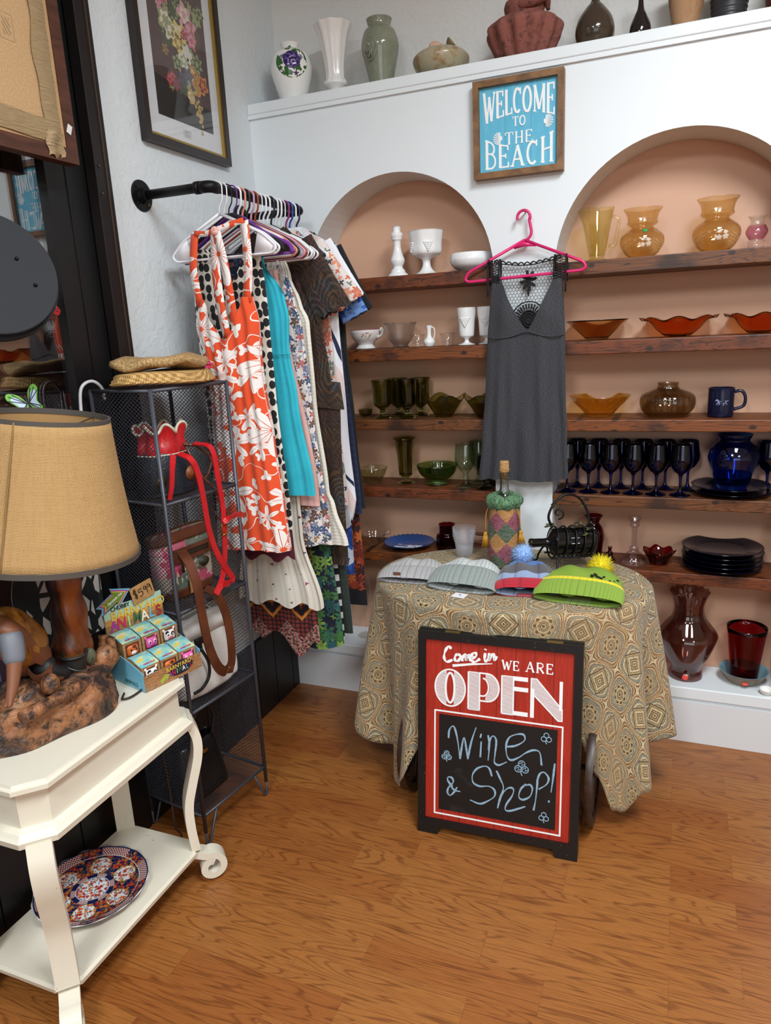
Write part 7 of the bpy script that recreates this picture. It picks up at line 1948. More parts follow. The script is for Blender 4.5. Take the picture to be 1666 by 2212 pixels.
b = B(); b.grid(48, 5, lambda u, v: (0.098 * (0.92 + 0.1 * v) * math.copysign(abs(math.cos(2 * PI * u)) ** 0.45, math.cos(2 * PI * u)), 0.044 * math.copysign(abs(math.sin(2 * PI * u)) ** 0.6, math.sin(2 * PI * u)), 0.001 + 0.028 * v), cu=True); b.o('bottom_band', M_brl, t_, solid=0.002)
tl = Matrix.Rotation(math.radians(-6), 4, 'X')
miter_frame(0.02, 0.075, 0.011, -0.05, -0.044).o('pocket_zip_frame', M_brl, t_, smooth=False, loc=(0.012, 0.009, 0.128))
B().box((0.012, -0.036, 0.128), (0.13, 0.003, 0.012)).o('zip', P('dark_zip', '2c2018', 0.5), t_, smooth=False)
b = B(); b.tube([(-0.045, -0.046, 0.126), (-0.045, -0.05, 0.112)], 0.002, 6); b.box((-0.045, -0.051, 0.094), (0.011, 0.003, 0.032), ch=0.001); b.o('zip_pull', P('antique_bronze', '463c2a', 0.4, 0.8), t_)
B().lathe([(0.0004, 0), (0.014, 0), (0.015, 0.002), (0.0004, 0.003)], 28, (0.045, -0.046, 0.088), Matrix.Rotation(PI / 2, 4, 'X') @ Matrix.Diagonal((1.4, 1, 1, 1))).o('oval_medallion', P('olive_medallion', '3a3424', 0.5), t_)
tg = B().box((-0.012, -0.052, 0.035), (0.03, 0.0015, 0.052)).o('price_tag', P('kraft_tag', '9a7448', 0.8), t_, smooth=False)
B().lathe([(0.0004, 0), (0.0085, 0), (0.0085, 0.0006), (0.0004, 0.0006)], 24, (-0.012, -0.0530, 0.026), Matrix.Rotation(PI / 2, 4, 'X')).o('pink_sticker', P('neon_pink', 'e83c9c', 0.5), tg)
B().tube([(-0.012, -0.053, 0.058), (-0.03, -0.05, 0.08)], 0.0006, 5).o('tag_string', M_cream, tg)
def rl(p):
    q = V(p) - V((hx, hy, HZ)); c_, s_ = math.cos(-RR), math.sin(-RR)
    return V((q.x * c_ - q.y * s_, q.x * s_ + q.y * c_, q.z))
st = [rl(p) for p in ((0.245, -0.985, 0.93), (0.285, -1.005, 0.90), (0.302, -1.005, 0.84), (0.302, -0.998, 0.74), (0.304, -0.985, 0.64), (0.306, -0.955, 0.565), (0.306, -0.915, 0.538), (0.306, -0.888, 0.565), (0.304, -0.882, 0.65), (0.302, -0.895, 0.73), (0.295, -0.92, 0.785), (0.27, -0.93, 0.80))]
q = cr(st, 6); B().ribbon(q, [tuple(rl((hx + 0.15, hy + 1.0, HZ + 0.15)))] * len(q), 0.03, 0.0035).o('shoulder_strap', M_brl, t_, smooth=False)

# white leather bag, black bag
wx, wy = loc2(0.01, 0.0); WZ = SHZ[1] + 0.0075
t_ = thing('white_handbag', 'white leather handbag with black trim on the second rack shelf', 'bag', (wx, wy, WZ), RR)
M_wl = leather('white_pebbled_leather', 'cfcac4', 'dcd8d4', 0.5, 0.25)
def wbf(u, v):
    a = 2 * PI * u; ca, sa = math.cos(a), math.sin(a)
    w_ = 0.122 * (1 + 0.02 * math.sin(9 * v)) * (1 - 0.35 * max(0, (v - 0.75) / 0.25) ** 2); d_ = 0.075 * (1 - 0.75 * v ** 1.6)
    return (w_ * math.copysign(abs(ca) ** 0.4, ca) + 0.006 * math.sin(5 * v), d_ * math.copysign(abs(sa) ** 0.55, sa) * (1 + 0.05 * math.sin(7 * a + 5 * v)), 0.225 * v + 0.006 * math.sin(2 * a) * v)
B().grid(72, 30, wbf, cu=True).o('body', M_wl, t_, solid=0.002)
b = B(); b.grid(30, 8, lambda u, v: (-0.085 + 0.19 * u, -0.032 - 0.022 * math.sin(PI * v) - 0.01 * v, 0.225 - 0.06 * v + 0.012 * math.sin(PI * u) * (1 - v))); b.o('folded_flap', M_wl, t_, solid=0.002)
M_bkl = leather('black_leather', '0d0d0f', '17171a', 0.3, 0.2)
b = B(); b.box((-0.05, -0.074, 0.172), (0.032, 0.012, 0.022), ch=0.003); b.box((-0.05, -0.072, 0.152), (0.022, 0.01, 0.03), ch=0.003); b.o('strap_tab', M_bkl, t_)
B().tube(cr([(-0.05, -0.078, 0.15), (-0.035, -0.088, 0.10), (-0.04, -0.088, 0.055), (-0.07, -0.086, 0.03), (-0.1, -0.082, 0.025)], 6), 0.005, 8).o('black_handle', M_bkl, t_)
kx, ky = loc2(-0.04, 0.0); KZ = SHZ[0] + 0.0075
t_ = thing('black_handbag', 'black leather handbag on the bottom rack shelf behind the white console', 'bag', (kx, ky, KZ), RR)
B().grid(48, 16, lambda u, v: ((0.095 - 0.02 * v) * math.copysign(abs(math.cos(2 * PI * u)) ** 0.5, math.cos(2 * PI * u)), (0.06 - 0.035 * v) * math.copysign(abs(math.sin(2 * PI * u)) ** 0.6, math.sin(2 * PI * u)), 0.17 * v), cu=True).o('body', M_bkl, t_, solid=0.002)
B().tube(cr([(0.05, -0.028, 0.165), (0.055, -0.04, 0.24), (0.02, -0.045, 0.29), (-0.02, -0.04, 0.27), (-0.05, -0.03, 0.165)], 6), 0.0055, 8).o('handle', M_bkl, t_)
B().box((0.0, -0.045, 0.14), (0.02, 0.004, 0.012), ch=0.001).o('clasp', M_brass, t_)

# ---------------------------------------------------------------- clothes hanging between window and rack
x = cloth_mat('black_white_brush_print', 0.7); uv = x.uv()
v = x.vor(x.vmath('MULTIPLY', uv, (1.6, 0.8, 1)), 24, feature='F1')
e_ = x.vor(x.vmath('MULTIPLY', uv, (1.6, 0.8, 1)), 24, feature='DISTANCE_TO_EDGE')
x.col(x.mix(x.math('MULTIPLY', x.gt(e_['Distance'], 0.13), x.gt(x.sep(v['Color'])[0], 0.42)), '0e0e10', 'c8c2ba')); MBW = x.m
tag(B().tube([(0.012, -1.25, 1.215), (0.04, -1.25, 1.215), (0.046, -1.25, 1.222)], 0.004, 8).o('coat_peg', M_pipe), 'small black peg on the dark window frame', 'peg')
hg = hm['plastic'].o('clothes_hanger', mc['e8e8ea'])
tag(at(hg, (0.03, -1.25, 1.203), math.radians(90)), 'white hanger on the peg between window and rack', 'hanger')
hk = B().tube(cr([(0.05, -0.985, 1.352), (0.05, -0.99, 1.385), (0.045, -1.015, 1.405), (0.04, -1.045, 1.398), (0.036, -1.058, 1.37), (0.034, -1.06, 1.30), (0.04, -1.045, 1.275), (0.045, -1.03, 1.285)], 6), 0.0045, 8).o('plastic_hook', P('white_hook_plastic', 'dcdcde', 0.35))
tag(hk, 'white plastic hook over the top corner of the wire rack', 'hook')
bw = garment('brush_print_dress', 'black and white brush stroke dress hanging behind the lamp', 0, [(1.02, -.12, .12), (0.9, -.15, .14), (0.7, -.16, .14)], MBW, zt=1.025, zh=0.72, depth=0.01)
at(bw, (0.030, -1.22, 0), math.radians(90)); bw['group'] = ''; del bw['group']
lz = garment('lilac_dress', 'lilac and plum satin dress at the far left behind the lamp', 0, [(1.02, -.12, .09), (0.7, -.14, .1)], m_stripe('lilac_plum_panels', '3c2434', '7c7db0', 52, True), zt=1.02, zh=0.7, depth=0.01)
at(lz, (0.030, -1.50, 0), math.radians(90)); del lz['group']

# ---------------------------------------------------------------- white console table
TX0, TX1, TY0, TY1 = 0.022, 0.352, -1.672, -1.118
M_cw = NT('distressed_cream_paint', 0.38); g = M_cw.uv(kind='Object'); n = M_cw.noise(g, 7, 3); n2 = M_cw.noise(M_cw.vmath('MULTIPLY', g, (1, 1, 3)), 55, 3, 0.7)
M_cw.col(M_cw.mix(M_cw.math('MULTIPLY', M_cw.gt(n2, 0.70), M_cw.gt(n, 0.56)), M_cw.mix(n, 'e0dac8', 'd8d2c0'), '7a5a3c')); M_cw = M_cw.m
t_ = thing('console_table', 'distressed cream white console table with scroll feet beside the rack', 'table', ((TX0 + TX1) / 2, (TY0 + TY1) / 2, 0))
hx_, hy_ = (TX1 - TX0) / 2, (TY1 - TY0) / 2
def octo(e, ch=0.05):
    a, b_ = hx_ + e, hy_ + e; c_ = ch + 0.4 * e
    return [(-a + c_, -b_), (a - c_, -b_), (a, -b_ + c_), (a, b_ - c_), (a - c_, b_), (-a + c_, b_), (-a, b_ - c_), (-a, -b_ + c_)]
def molded(levels, ch=0.05):
    b = B(); L_ = [(octo(e, ch), z) for e, z in levels]; vs = []; fs = []
    for pts, z in L_: vs += [(x_, y_, z) for x_, y_ in pts]
    n = 8
    for i in range(len(L_) - 1):
        for k in range(n): fs.append((i * n + k, i * n + (k + 1) % n, (i + 1) * n + (k + 1) % n, (i + 1) * n + k))
    fs.append(tuple(range(n))[::-1]); fs.append(tuple((len(L_) - 1) * n + k for k in range(n)))
    return b.add(vs, fs)
molded([(-0.012, 0.618), (0.0, 0.622), (0.0, 0.632), (-0.008, 0.6335), (-0.010, 0.640)]).o('tabletop', M_cw, t_, smooth=False)
molded([(-0.018, 0.53), (-0.018, 0.62)]).o('apron', M_cw, t_, smooth=False)
molded([(-0.016, 0.498), (0.006, 0.502), (0.008, 0.516), (0.002, 0.521), (-0.004, 0.528), (-0.016, 0.533)]).o('moulding', M_cw, t_, smooth=False)
molded([(-0.034, 0.098), (-0.024, 0.100), (-0.022, 0.112), (-0.028, 0.118)]).o('lower_shelf', M_cw, t_, smooth=False)
for sx in (-1, 1):
    for sy in (-1, 1):
        cx, cy = sx * (hx_ - 0.036), sy * (hy_ - 0.036)
        dd = V((sx, sy, 0)).normalized(); tw = V((-sy, sx, 0)).normalized()
        pth = cr([V((cx, cy, z)) + dd * d for d, z in ((0.016, 0.505), (0.030, 0.455), (0.026, 0.40), (0.006, 0.33), (-0.012, 0.26), (-0.014, 0.19), (-0.008, 0.116))], 6)
        B().ribbon(pth, [tuple(tw)] * len(pth), 0.05, 0.024).o('leg', M_cw, t_, smooth=True, angle=40)
        c0 = V((cx, cy, 0.046)) + dd * 0.030
        sp = [V((cx, cy, 0.099)) - dd * 0.012] + [c0 + dd * (0.0375 * (1 - 0.55 * k / 30)) * math.cos(math.radians(105 - 400 * k / 30)) + V((0, 0, 1)) * (0.0375 * (1 - 0.55 * k / 30)) * math.sin(math.radians(105 - 400 * k / 30)) for k in range(31)]
        B().ribbon(sp, [tuple(tw)] * len(sp), 0.044, 0.019).o('scroll_foot', M_cw, t_, smooth=True, angle=40)

# imari style plate on the lower shelf
def m_imari():
    x = NT('imari_porcelain', 0.12); g = x.uv(kind='Object'); s = x.sep(g)
    r = x.math('POWER', x.math('ADD', x.math('MULTIPLY', s[0], s[0]), x.math('MULTIPLY', s[1], s[1])), 0.5)
    an = x.math('ADD', x.math('ARCTAN2', s[1], s[0]), PI)
    k = PI / 3
    a6 = x.math('SUBTRACT', x.math('MODULO', an, k), k / 2)
    lx = x.math('SUBTRACT', x.math('MULTIPLY', r, x.math('COSINE', a6)), 0.083); ly = x.math('MULTIPLY', r, x.math('SINE', a6))
    d = x.math('POWER', x.math('ADD', x.math('MULTIPLY', lx, lx), x.math('MULTIPLY', ly, ly)), 0.5)
    a_, la, da, ca = x.flower(g, 95, 7, 0.6, 0.8, 0.5)
    b_, lb, db, cb = x.flower(x.vmath('ADD', g, (0.013, 0.4, 0)), 170, 4, 0.55, 1.0, 0.6)
    bloom = x.ramp(ca[2], [(0, 'b8401c'), (0.4, 'c8742a'), (0.7, 'a52a1a')], 'CONSTANT')
    white = x.mix(x.math('MULTIPLY', b_, x.gt(cb[1], 0.4)), 'dedcdc', x.ramp(cb[2], [(0, '2a2a4a'), (0.4, '5a6a9a'), (0.7, '3a4a3a')], 'CONSTANT'))
    white = x.mix(x.math('MULTIPLY', a_, x.gt(ca[1], 0.35)), white, bloom)
    navy = x.mix(x.math('MULTIPLY', a_, x.gt(ca[1], 0.3)), '1a1f4a', bloom)
    navy = x.mix(x.lt(x.math('ABSOLUTE', x.math('SUBTRACT', x.noise(g, 90, 2), 0.5)), 0.012), navy, 'b08a3c')
    lat = x.math('MAXIMUM', x.math('ABSOLUTE', x.math('SINE', x.math('MULTIPLY', x.math('ADD', x.math('MULTIPLY', an, 0.13), r), 420))), x.math('ABSOLUTE', x.math('SINE', x.math('MULTIPLY', x.math('SUBTRACT', x.math('MULTIPLY', an, 0.13), r), 420))))
    lattice = x.mix(x.gt(lat, 0.93), '7c1f2c', 'd8cfc8')
    seg = x.gt(x.math('SINE', x.math('MULTIPLY', an, 6)), -0.2)
    rim = x.mix(seg, navy, lattice)
    c = navy
    c = x.mix(x.lt(d, 0.0285), c, 'b08a3c'); c = x.mix(x.lt(d, 0.0265), c, white)
    c = x.mix(x.lt(r, 0.054), c, x.mix(x.gt(x.math('SINE', x.math('MULTIPLY', an, 6)), 0.0), '1a1f4a', lattice))
    c = x.mix(x.lt(r, 0.042), c, 'd8d4d0'); c = x.mix(x.lt(r, 0.0405), c, '2c4a8a'); c = x.mix(x.lt(r, 0.039), c, white)
    c = x.mix(x.gt(r, 0.116), c, 'd8d4cc'); c = x.mix(x.gt(r, 0.1175), c, rim); c = x.mix(x.gt(r, 0.137), c, '1a2250'); c = x.mix(x.gt(r, 0.1405), c, 'd8d4cc')
    return x.col(c).m
vessel('imari_plate', 'large blue, red and white patterned plate lying on the lower console shelf', 'plate', (0.158, -1.392, 0.1185), [(0.08, 0), (0.086, 0.001), (0.094, 0.005), (0.12, 0.012), (0.143, 0.022)], m_imari(), t=0.004, n=120, mod=ruffle(16, 0.0012, 0.022, 0.012), rz=0.5)

# ---------------------------------------------------------------- gold panner lamp
x = NT('painted_plaster_rock', 0.5); g = x.uv(kind='Object')
n1 = x.noise(g, 9, 4, 0.6, 0.6); n2 = x.noise(g, 38, 4, 0.65, 0.4)
c = x.ramp(n1, [(0.32, '241c1a'), (0.43, '4a3226'), (0.52, '8a5a38'), (0.6, 'a06a42'), (0.72, 'ab8c70')])
c = x.mix(x.ramp(n2, [(0.38, 0.9), (0.52, 0.0)]), c, '191413'); x.col(c); x.bump(n2, 0.9, 0.012); M_rock = x.m
x = NT('painted_trunk', 0.35); g = x.uv(kind='Object'); n = x.noise(x.vmath('MULTIPLY', g, (1, 1, 0.4)), 14, 3, 0.6, 0.5)
x.col(x.ramp(n, [(0.34, '1e1816'), (0.46, '3e2618'), (0.56, '7a3e1a'), (0.7, '9a5426')])); x.bump(n, 0.4, 0.01); M_trunk = x.m
LX, LY, LZ = 0.155, -1.412, 0.6415
lamp = thing('table_lamp', 'table lamp with burlap shade and gold panner figure on a rock base', 'lamp', (LX, LY, LZ))
def rock(u, v):
    a = 2 * PI * u; ca, sa = math.cos(a), math.sin(a)
    rx = 0.118 + 0.012 * math.sin(3 * a + 1) + 0.008 * math.sin(5 * a); ry = 0.182 + 0.012 * math.sin(4 * a) + 0.006 * math.sin(7 * a)
    if v < 0.45: 
        k = v / 0.45; s_ = 1.0 - 0.16 * k ** 1.5; z = 0.088 * k ** 0.8
    else:
        k = (v - 0.45) / 0.55; s_ = 0.84 * (1 - k); z = 0.088 + 0.028 * math.sin(k * PI * 0.5)
    p = V((rx * s_ * ca, ry * s_ * sa, z))
    nz = noise.noise(p * 24) * 0.012 + noise.noise(p * 60 + V((3, 1, 2))) * 0.006
    if v > 0.01: p += V((ca * nz, sa * nz, nz * 0.9 if v > .2 else 0))
    p.z = max(p.z, 0.0)
    return tuple(p)
B().grid(120, 40, rock, cu=True).o('rock_base', M_rock, lamp)
def bark(pts, r, n=14, nm='log', mat=None):
    q = cr(pts, 6); rr = random.Random(len(nm)); rad = [r * (1 + 0.12 * math.sin(i * 0.9) + 0.06 * rr.random()) for i in range(len(q))]
    return B().tube(q, rad, n).o(nm, mat or M_rock, lamp)
bark([(0.10, -0.165, 0.098), (0.108, -0.08, 0.10), (0.10, 0.02, 0.092), (0.075, 0.12, 0.085), (0.045, 0.17, 0.08)], 0.014)
bark([(0.055, 0.11, 0.08), (0.07, 0.118, 0.11), (0.05, 0.14, 0.09)], 0.024, nm='stump')
bark([(0.045, 0.165, 0.08), (0.042, 0.172, 0.13)], 0.011, nm='twig'); bark([(0.02, 0.16, 0.08), (0.018, 0.17, 0.135)], 0.012, nm='twig')
B().ell((0.07, -0.055, 0.118), (0.02, 0.022, 0.026), 14, 9).o('boulder', M_rock, lamp)
# trunk rising into the shade
q = cr([(0.0, 0.075, 0.08), (0.004, 0.082, 0.13), (0.004, 0.088, 0.2), (0.006, 0.088, 0.28), (0.01, 0.08, 0.36), (0.02, 0.06, 0.42)], 6)
b = B().tube(q, [0.062 - 0.016 * min(1, i / 9) + 0.003 * math.sin(i) - 0.0004 * i for i in range(len(q))], 24); b.o('trunk', M_trunk, lamp)
B().lathe([(0.0004, 0.40), (0.014, 0.40), (0.016, 0.41), (0.016, 0.455), (0.012, 0.46), (0.0004, 0.46)], 20, (0.02, 0.055, 0)).o('socket', M_brass, lamp)
# bucket beside the trunk
b = B(); b.lathe(hollow(prof([(0.02, 0.0), (0.024, 0.002), (0.028, 0.03), (0.031, 0.045)], 4), 0.003), 28, (0.045, 0.045, 0.10)); b.lathe([(0.029, 0.14), (0.033, 0.14), (0.034, 0.146), (0.030, 0.147), (0.029, 0.14)], 28, (0.045, 0.045, 0))
bu = b.o('bucket', P('dark_pewter_paint', '2a2826', 0.4), lamp)
B().lathe([(0.0004, 0.136), (0.0275, 0.136)], 24, (0.045, 0.045, 0)).o('gravel', P('ochre_gravel', '6a4a22', 0.7), bu)
B().tube([(0.045 + 0.036 * math.sin(a) * 0.8 + 0.012, 0.045 + 0.036 * math.cos(a), 0.13 - 0.02 * math.sin(a)) for a in [PI * k / 10 for k in range(11)]], 0.0016, 6).o('bail', P('pewter_bail', '5a5650', 0.35, 0.6), bu)
B().ell((0.058, 0.082, 0.122), (0.012, 0.016, 0.022), 16, 10).o('canteen', P('sage_canteen', '5c6048', 0.5), lamp)
# kneeling figure: one continuous skinned body
def skinned(name, verts, edges, radii, mat, parent, lv=2, root=0):
    me = bpy.data.meshes.new(name); me.from_pydata(verts, edges, []); me.materials.append(mat)
    ob = bpy.data.objects.new(name, me); C.objects.link(ob)
    ob.modifiers.new('skin', 'SKIN'); sm = ob.modifiers.new('sub', 'SUBSURF'); sm.levels = lv; sm.render_levels = lv
    for i, r in enumerate(radii):
        me.skin_vertices[0].data[i].radius = (r, r) if not isinstance(r, tuple) else r
        me.skin_vertices[0].data[i].use_root = i == root
    dgx = bpy.context.evaluated_depsgraph_get(); nm = bpy.data.meshes.new_from_object(ob.evaluated_get(dgx))
    ob.modifiers.clear(); ob.data = nm; nm.shade_smooth()
    if parent: ob.parent = parent
    return ob
sc = 1.0
body_v = [(0.0, 0.02, 0.165), (0.01, -0.03, 0.215), (0.02, -0.08, 0.275), (0.025, -0.11, 0.300), (0.03, -0.125, 0.318), (0.035, -0.145, 0.335),   # pelvis..neck..head
          (0.068, -0.095, 0.272), (0.082, -0.112, 0.215), (0.095, -0.14, 0.165), (0.097, -0.15, 0.15),        # arm towards the room
          (-0.03, -0.095, 0.275), (-0.045, -0.115, 0.215), (-0.03, -0.145, 0.17), (-0.02, -0.155, 0.15),
          (0.045, -0.02, 0.135), (0.05, 0.035, 0.112), (-0.04, -0.015, 0.135), (-0.04, 0.04, 0.112), (0.105, -0.162, 0.138), (0.094, -0.165, 0.136), (-0.015, -0.168, 0.14), (-0.026, -0.168, 0.138)]
ed = [(0, 1), (1, 2), (2, 3), (3, 4), (4, 5), (2, 6), (6, 7), (7, 8), (8, 9), (2, 10), (10, 11), (11, 12), (12, 13), (0, 14), (14, 15), (0, 16), (16, 17), (9, 18), (9, 19), (13, 20), (13, 21)]
ra = [0.04, 0.044, 0.047, 0.022, 0.018, 0.028, 0.022, 0.018, 0.012, 0.009, 0.022, 0.018, 0.012, 0.009, 0.026, 0.02, 0.026, 0.02, 0.0045, 0.0045, 0.0045, 0.0045]
M_skinp = P('painted_skin', '7a4a30', 0.5)
fig = skinned('figurine', body_v, ed, ra, M_skinp, lamp)
x = NT('ochre_vest_paint', 0.35); g = x.uv(kind='Object'); n = x.noise(x.vmath('MULTIPLY', g, (1, 1, 0.6)), 22, 3, 0.6, 0.8)
x.col(x.ramp(n, [(0.33, '5a3014'), (0.48, '9a6420'), (0.66, 'b07c30')]))
skinned('vest', [(0.0, 0.012, 0.17), (0.01, -0.03, 0.215), (0.02, -0.08, 0.275), (0.022, -0.098, 0.29)], [(0, 1), (1, 2), (2, 3)], [0.05, 0.058, 0.06, 0.04], x.m, fig)
fig.location = (0.0, -0.03, 0.0)
M_sl = P('grey_shirt_paint', '6c7078', 0.5)
for sx, a_, b_, c_ in ((1, (0.056, -0.09, 0.278), (0.07, -0.1, 0.258), (0.083, -0.113, 0.205)), (-1, (-0.02, -0.09, 0.28), (-0.035, -0.1, 0.26), (-0.045, -0.116, 0.21))):
    skinned('sleeve', [a_, b_, c_], [(0, 1), (1, 2)], [0.026, 0.027, 0.023], M_sl, fig)
M_tr = P('dark_trouser_paint', '1c1a1c', 0.5)
for sx in (0.045, -0.04):
    skinned('trouser_leg', [(sx * 0.4, 0.015, 0.16), (sx, -0.02, 0.135), (sx * 1.05, 0.03, 0.113), (sx, 0.06, 0.108)], [(0, 1), (1, 2), (2, 3)], [0.036, 0.031, 0.025, 0.018], M_tr, fig)
skinned('neckerchief', [(0.024, -0.1, 0.296), (0.028, -0.118, 0.311)], [(0, 1)], [0.028, 0.024], P('maroon_scarf_paint', '4a1e16', 0.5), fig)
b = B(); b.ell((0.036, -0.148, 0.345), (0.03, 0.03, 0.026), 16, 10); b.lathe([(0.0004, 0.0), (0.05, 0.004), (0.052, 0.006), (0.0004, 0.006)], 24, (0.036, -0.15, 0.35), Matrix.Rotation(0.35, 4, 'X')); b.o('hat', P('brown_hat_paint', '3c2418', 0.6), fig)
b = B()
for sx in (0.026, 0.046): b.ell((sx, -0.171, 0.337), (0.003, 0.002, 0.003), 8, 6)
b.o('eyes', P('eye_paint', '141010', 0.3), fig)
B().ell((0.036, -0.174, 0.329), (0.004, 0.006, 0.005), 10, 8).o('nose', M_skinp, fig)
# burlap shade
def m_burlap():
    x = NT('burlap', 0.9); uv = x.uv(); s = x.sep(uv)
    u_ = x.math('MULTIPLY', s[0], 1300.0); v_ = x.math('MULTIPLY', s[1], 1050.0)
    wu = x.math('ADD', u_, x.math('MULTIPLY', x.noise(uv, 9, 2), 5.0)); wv = x.math('ADD', v_, x.math('MULTIPLY', x.noise(x.vmath('MULTIPLY', uv, (3, 1, 1)), 8, 2), 6.0))
    h = x.math('ADD', x.math('ABSOLUTE', x.math('SINE', wu)), x.math('ABSOLUTE', x.math('SINE', wv)))
    sl = x.noise(x.vmath('MULTIPLY', uv, (6, 160, 1)), 1.6, 3, 0.6); sl2 = x.noise(x.vmath('MULTIPLY', uv, (90, 10, 1)), 1.6, 3, 0.6)
    t = x.math('MULTIPLY_ADD', h, 0.5, x.math('MULTIPLY', x.math('ADD', sl, sl2), 0.35))
    c = x.ramp(t, [(0.3, '5c4020'), (0.75, 'a27a48'), (1.1, 'bf9a66')])
    x.col(c); x.bump(h, 0.5, 0.002)
    return x.m
axis = V((0.119, 0.076, 1)).normalized(); ex = axis.cross(V((0, 1, 0))).normalized(); ey = axis.cross(ex)
Ms = Matrix.Identity(4)
SB = V((0.209 - LX, -1.402 - LY, 1.056 - LZ))
for i in range(3): Ms[i][0], Ms[i][1], Ms[i][2], Ms[i][3] = ex[i], ey[i], axis[i], SB[i]
RB, RT, SHH = 0.2, 0.132, 0.302
sh_ = B(Ms).lathe([(lerp(RB, RT, k / 12) - 0.004 * math.sin(PI * k / 12), SHH * k / 12) for k in range(13)], 96).o('shade', m_burlap(), lamp, solid=0.003)
B(Ms).lathe([(lerp(RB, RT, k / 12) - 0.004 * math.sin(PI * k / 12) - 0.003, SHH * k / 12) for k in range(13)], 96).o('lining', P('tan_paper_lining', 'b08a58', 0.8), sh_)
for r_, z_ in ((RB, 0.002), (RT, SHH - 0.002)):
    b = B(Ms); b.lathe([(r_ - 0.003, z_ - 0.006), (r_ + 0.0025, z_ - 0.006), (r_ + 0.0025, z_ + 0.006), (r_ - 0.003, z_ + 0.006), (r_ - 0.003, z_ - 0.006)], 96); b.o('trim_band', P('grey_trim_band', '4c4640', 0.7), sh_, angle=40)
b = B(Ms); a0 = 1.95
for sgn in (1,):
    b.ribbon([(lerp(RB, RT, k / 10) * math.cos(a0) * 1.012, lerp(RB, RT, k / 10) * math.sin(a0) * 1.012, SHH * k / 10) for k in range(11)], (-math.sin(a0), math.cos(a0), 0), 0.003, 0.002)
b.o('seam', P('burlap_seam', '8a6a3e', 0.9), sh_)
hp = [V((0.02, 0.055, 0.455))]
b = B(); M_wire = P('brass_wire', '9a8a68', 0.35, 0.9)
top = Ms @ V((0, 0, SHH - 0.02))
for k in range(3):
    a = 2 * PI * k / 3 + 0.4
    b.tube([top, Ms @ V((RT * 0.5 * math.cos(a), RT * 0.5 * math.sin(a), SHH - 0.025)), Ms @ V((RT * 0.97 * math.cos(a), RT * 0.97 * math.sin(a), SHH - 0.006))], 0.0018, 6)
b.o('spider', M_wire, sh_)
low = V((0.02, 0.055, 0.455)); mid = (low + top) / 2; side = V((0.04, 0.02, 0))
b = B(); b.tube(cr([low, low + side + V((0, 0, 0.03)), mid + side, top], 6), 0.002, 6); b.tube(cr([low, low - side + V((0, 0, 0.03)), mid - side, top], 6), 0.002, 6); b.o('harp', M_wire, lamp)
cdp = [(0.10, 0.13, 0.004), (0.118, 0.105, 0.004), (0.132, 0.13, 0.004), (0.12, 0.20, 0.004), (0.06, 0.26, 0.004), (0.03, 0.29, 0.003), (0.03, 0.302, -0.02), (0.03, 0.31, -0.2), (0.035, 0.315, -0.42), (0.05, 0.30, -0.52), (0.06, 0.31, -0.56), (0.03, 0.33, -0.637)]
B().tube(cr(cdp, 6), 0.0026, 8).o('power_cord', P('brown_cord', '2e1a12', 0.5), lamp)
butterfly('butterfly', 'green and pale blue butterfly clipped on the back of the lampshade rim', (0.108, -1.292, 1.375), frame((0, 0, 0), (0.75, 0.66, 0.35), (-0.25, -0.2, 0.9)), P('butterfly_green', '6fae4a', 0.5), P('butterfly_blue', 'c2d4e4', 0.5), P('butterfly_purple', '2a1438', 0.6), 1.15)

# ---------------------------------------------------------------- counter display of toy boxes
BXR = math.radians(73.7)
bxl = (0.3275, -1.1735, 0.6412)
tray = thing('counter_display', 'wood and sky print BARNYARD ANIMALS counter display tray on the white console', 'display box', bxl, BXR)
def m_planks(name, a, b_, k=70):
    x = NT(name, 0.5); g = x.uv(kind='Object'); s = x.sep(g)
    n = x.noise(x.vmath('MULTIPLY', g, (4, 4, 40)), 6, 4, 0.6, 1.0)
    x.col(x.mix(x.ramp(x.math('SINE', x.math('MULTIPLY', n, 40.0)), [(0.2, 0.0), (0.9, 1.0)]), a, b_)); return x.m
M_pl = m_planks('printed_planks', 'a87a50', '6a4428'); M_sky = P('sky_blue_card', '6fb2cc', 0.5); M_skyp = P('pale_sky_card', 'a8ccb8', 0.5)
W_, D_ = 0.0875, 0.15
b = B(); b.box((0, 0.0012, 0.0215), (2 * W_, 0.0024, 0.043)); b.o('front_panel', M_pl, tray, smooth=False)
for sx in (-1, 1):
    b = B(); b.prism([(0.0024, 0), (D_, 0), (D_, 0.088), (0.05, 0.066), (0.0024, 0.05)], 0.0024, frame((sx * W_ - 0.0012, 0, 0), (0, 1, 0), (0, 0, 1)))
    b.o('side_panel', M_sky, tray, smooth=False)
B().box((0, D_ / 2, 0.0012), (2 * W_ - 0.006, D_ - 0.004, 0.0024)).o('bottom', M_sky, tray, smooth=False)
b = B(); b.prism([(-W_, 0), (W_, 0), (W_, 0.192), (-0.02, 0.192), (-0.045, 0.196), (-W_, 0.176)], 0.0024, frame((0, D_ + 0.0012, 0), (1, 0, 0), (0, 0, 1)))
hdr = b.o('header_card', M_skyp, tray, smooth=False)
B().box((0, D_ - 0.002, 0.122), (2 * W_, 0.0008, 0.04)).o('header_plank_band', M_pl, hdr, smooth=False)
B().box((0, D_ - 0.0017, 0.149), (2 * W_, 0.0006, 0.02)).o('header_sand_band', P('sand_card', 'c08a48', 0.6), hdr, smooth=False)
M_yel = P('yellow_print', 'e6bb44', 0.5); M_brn = P('brown_print', '2c1a10', 0.5); M_blk = P('black_print', '141416', 0.5)
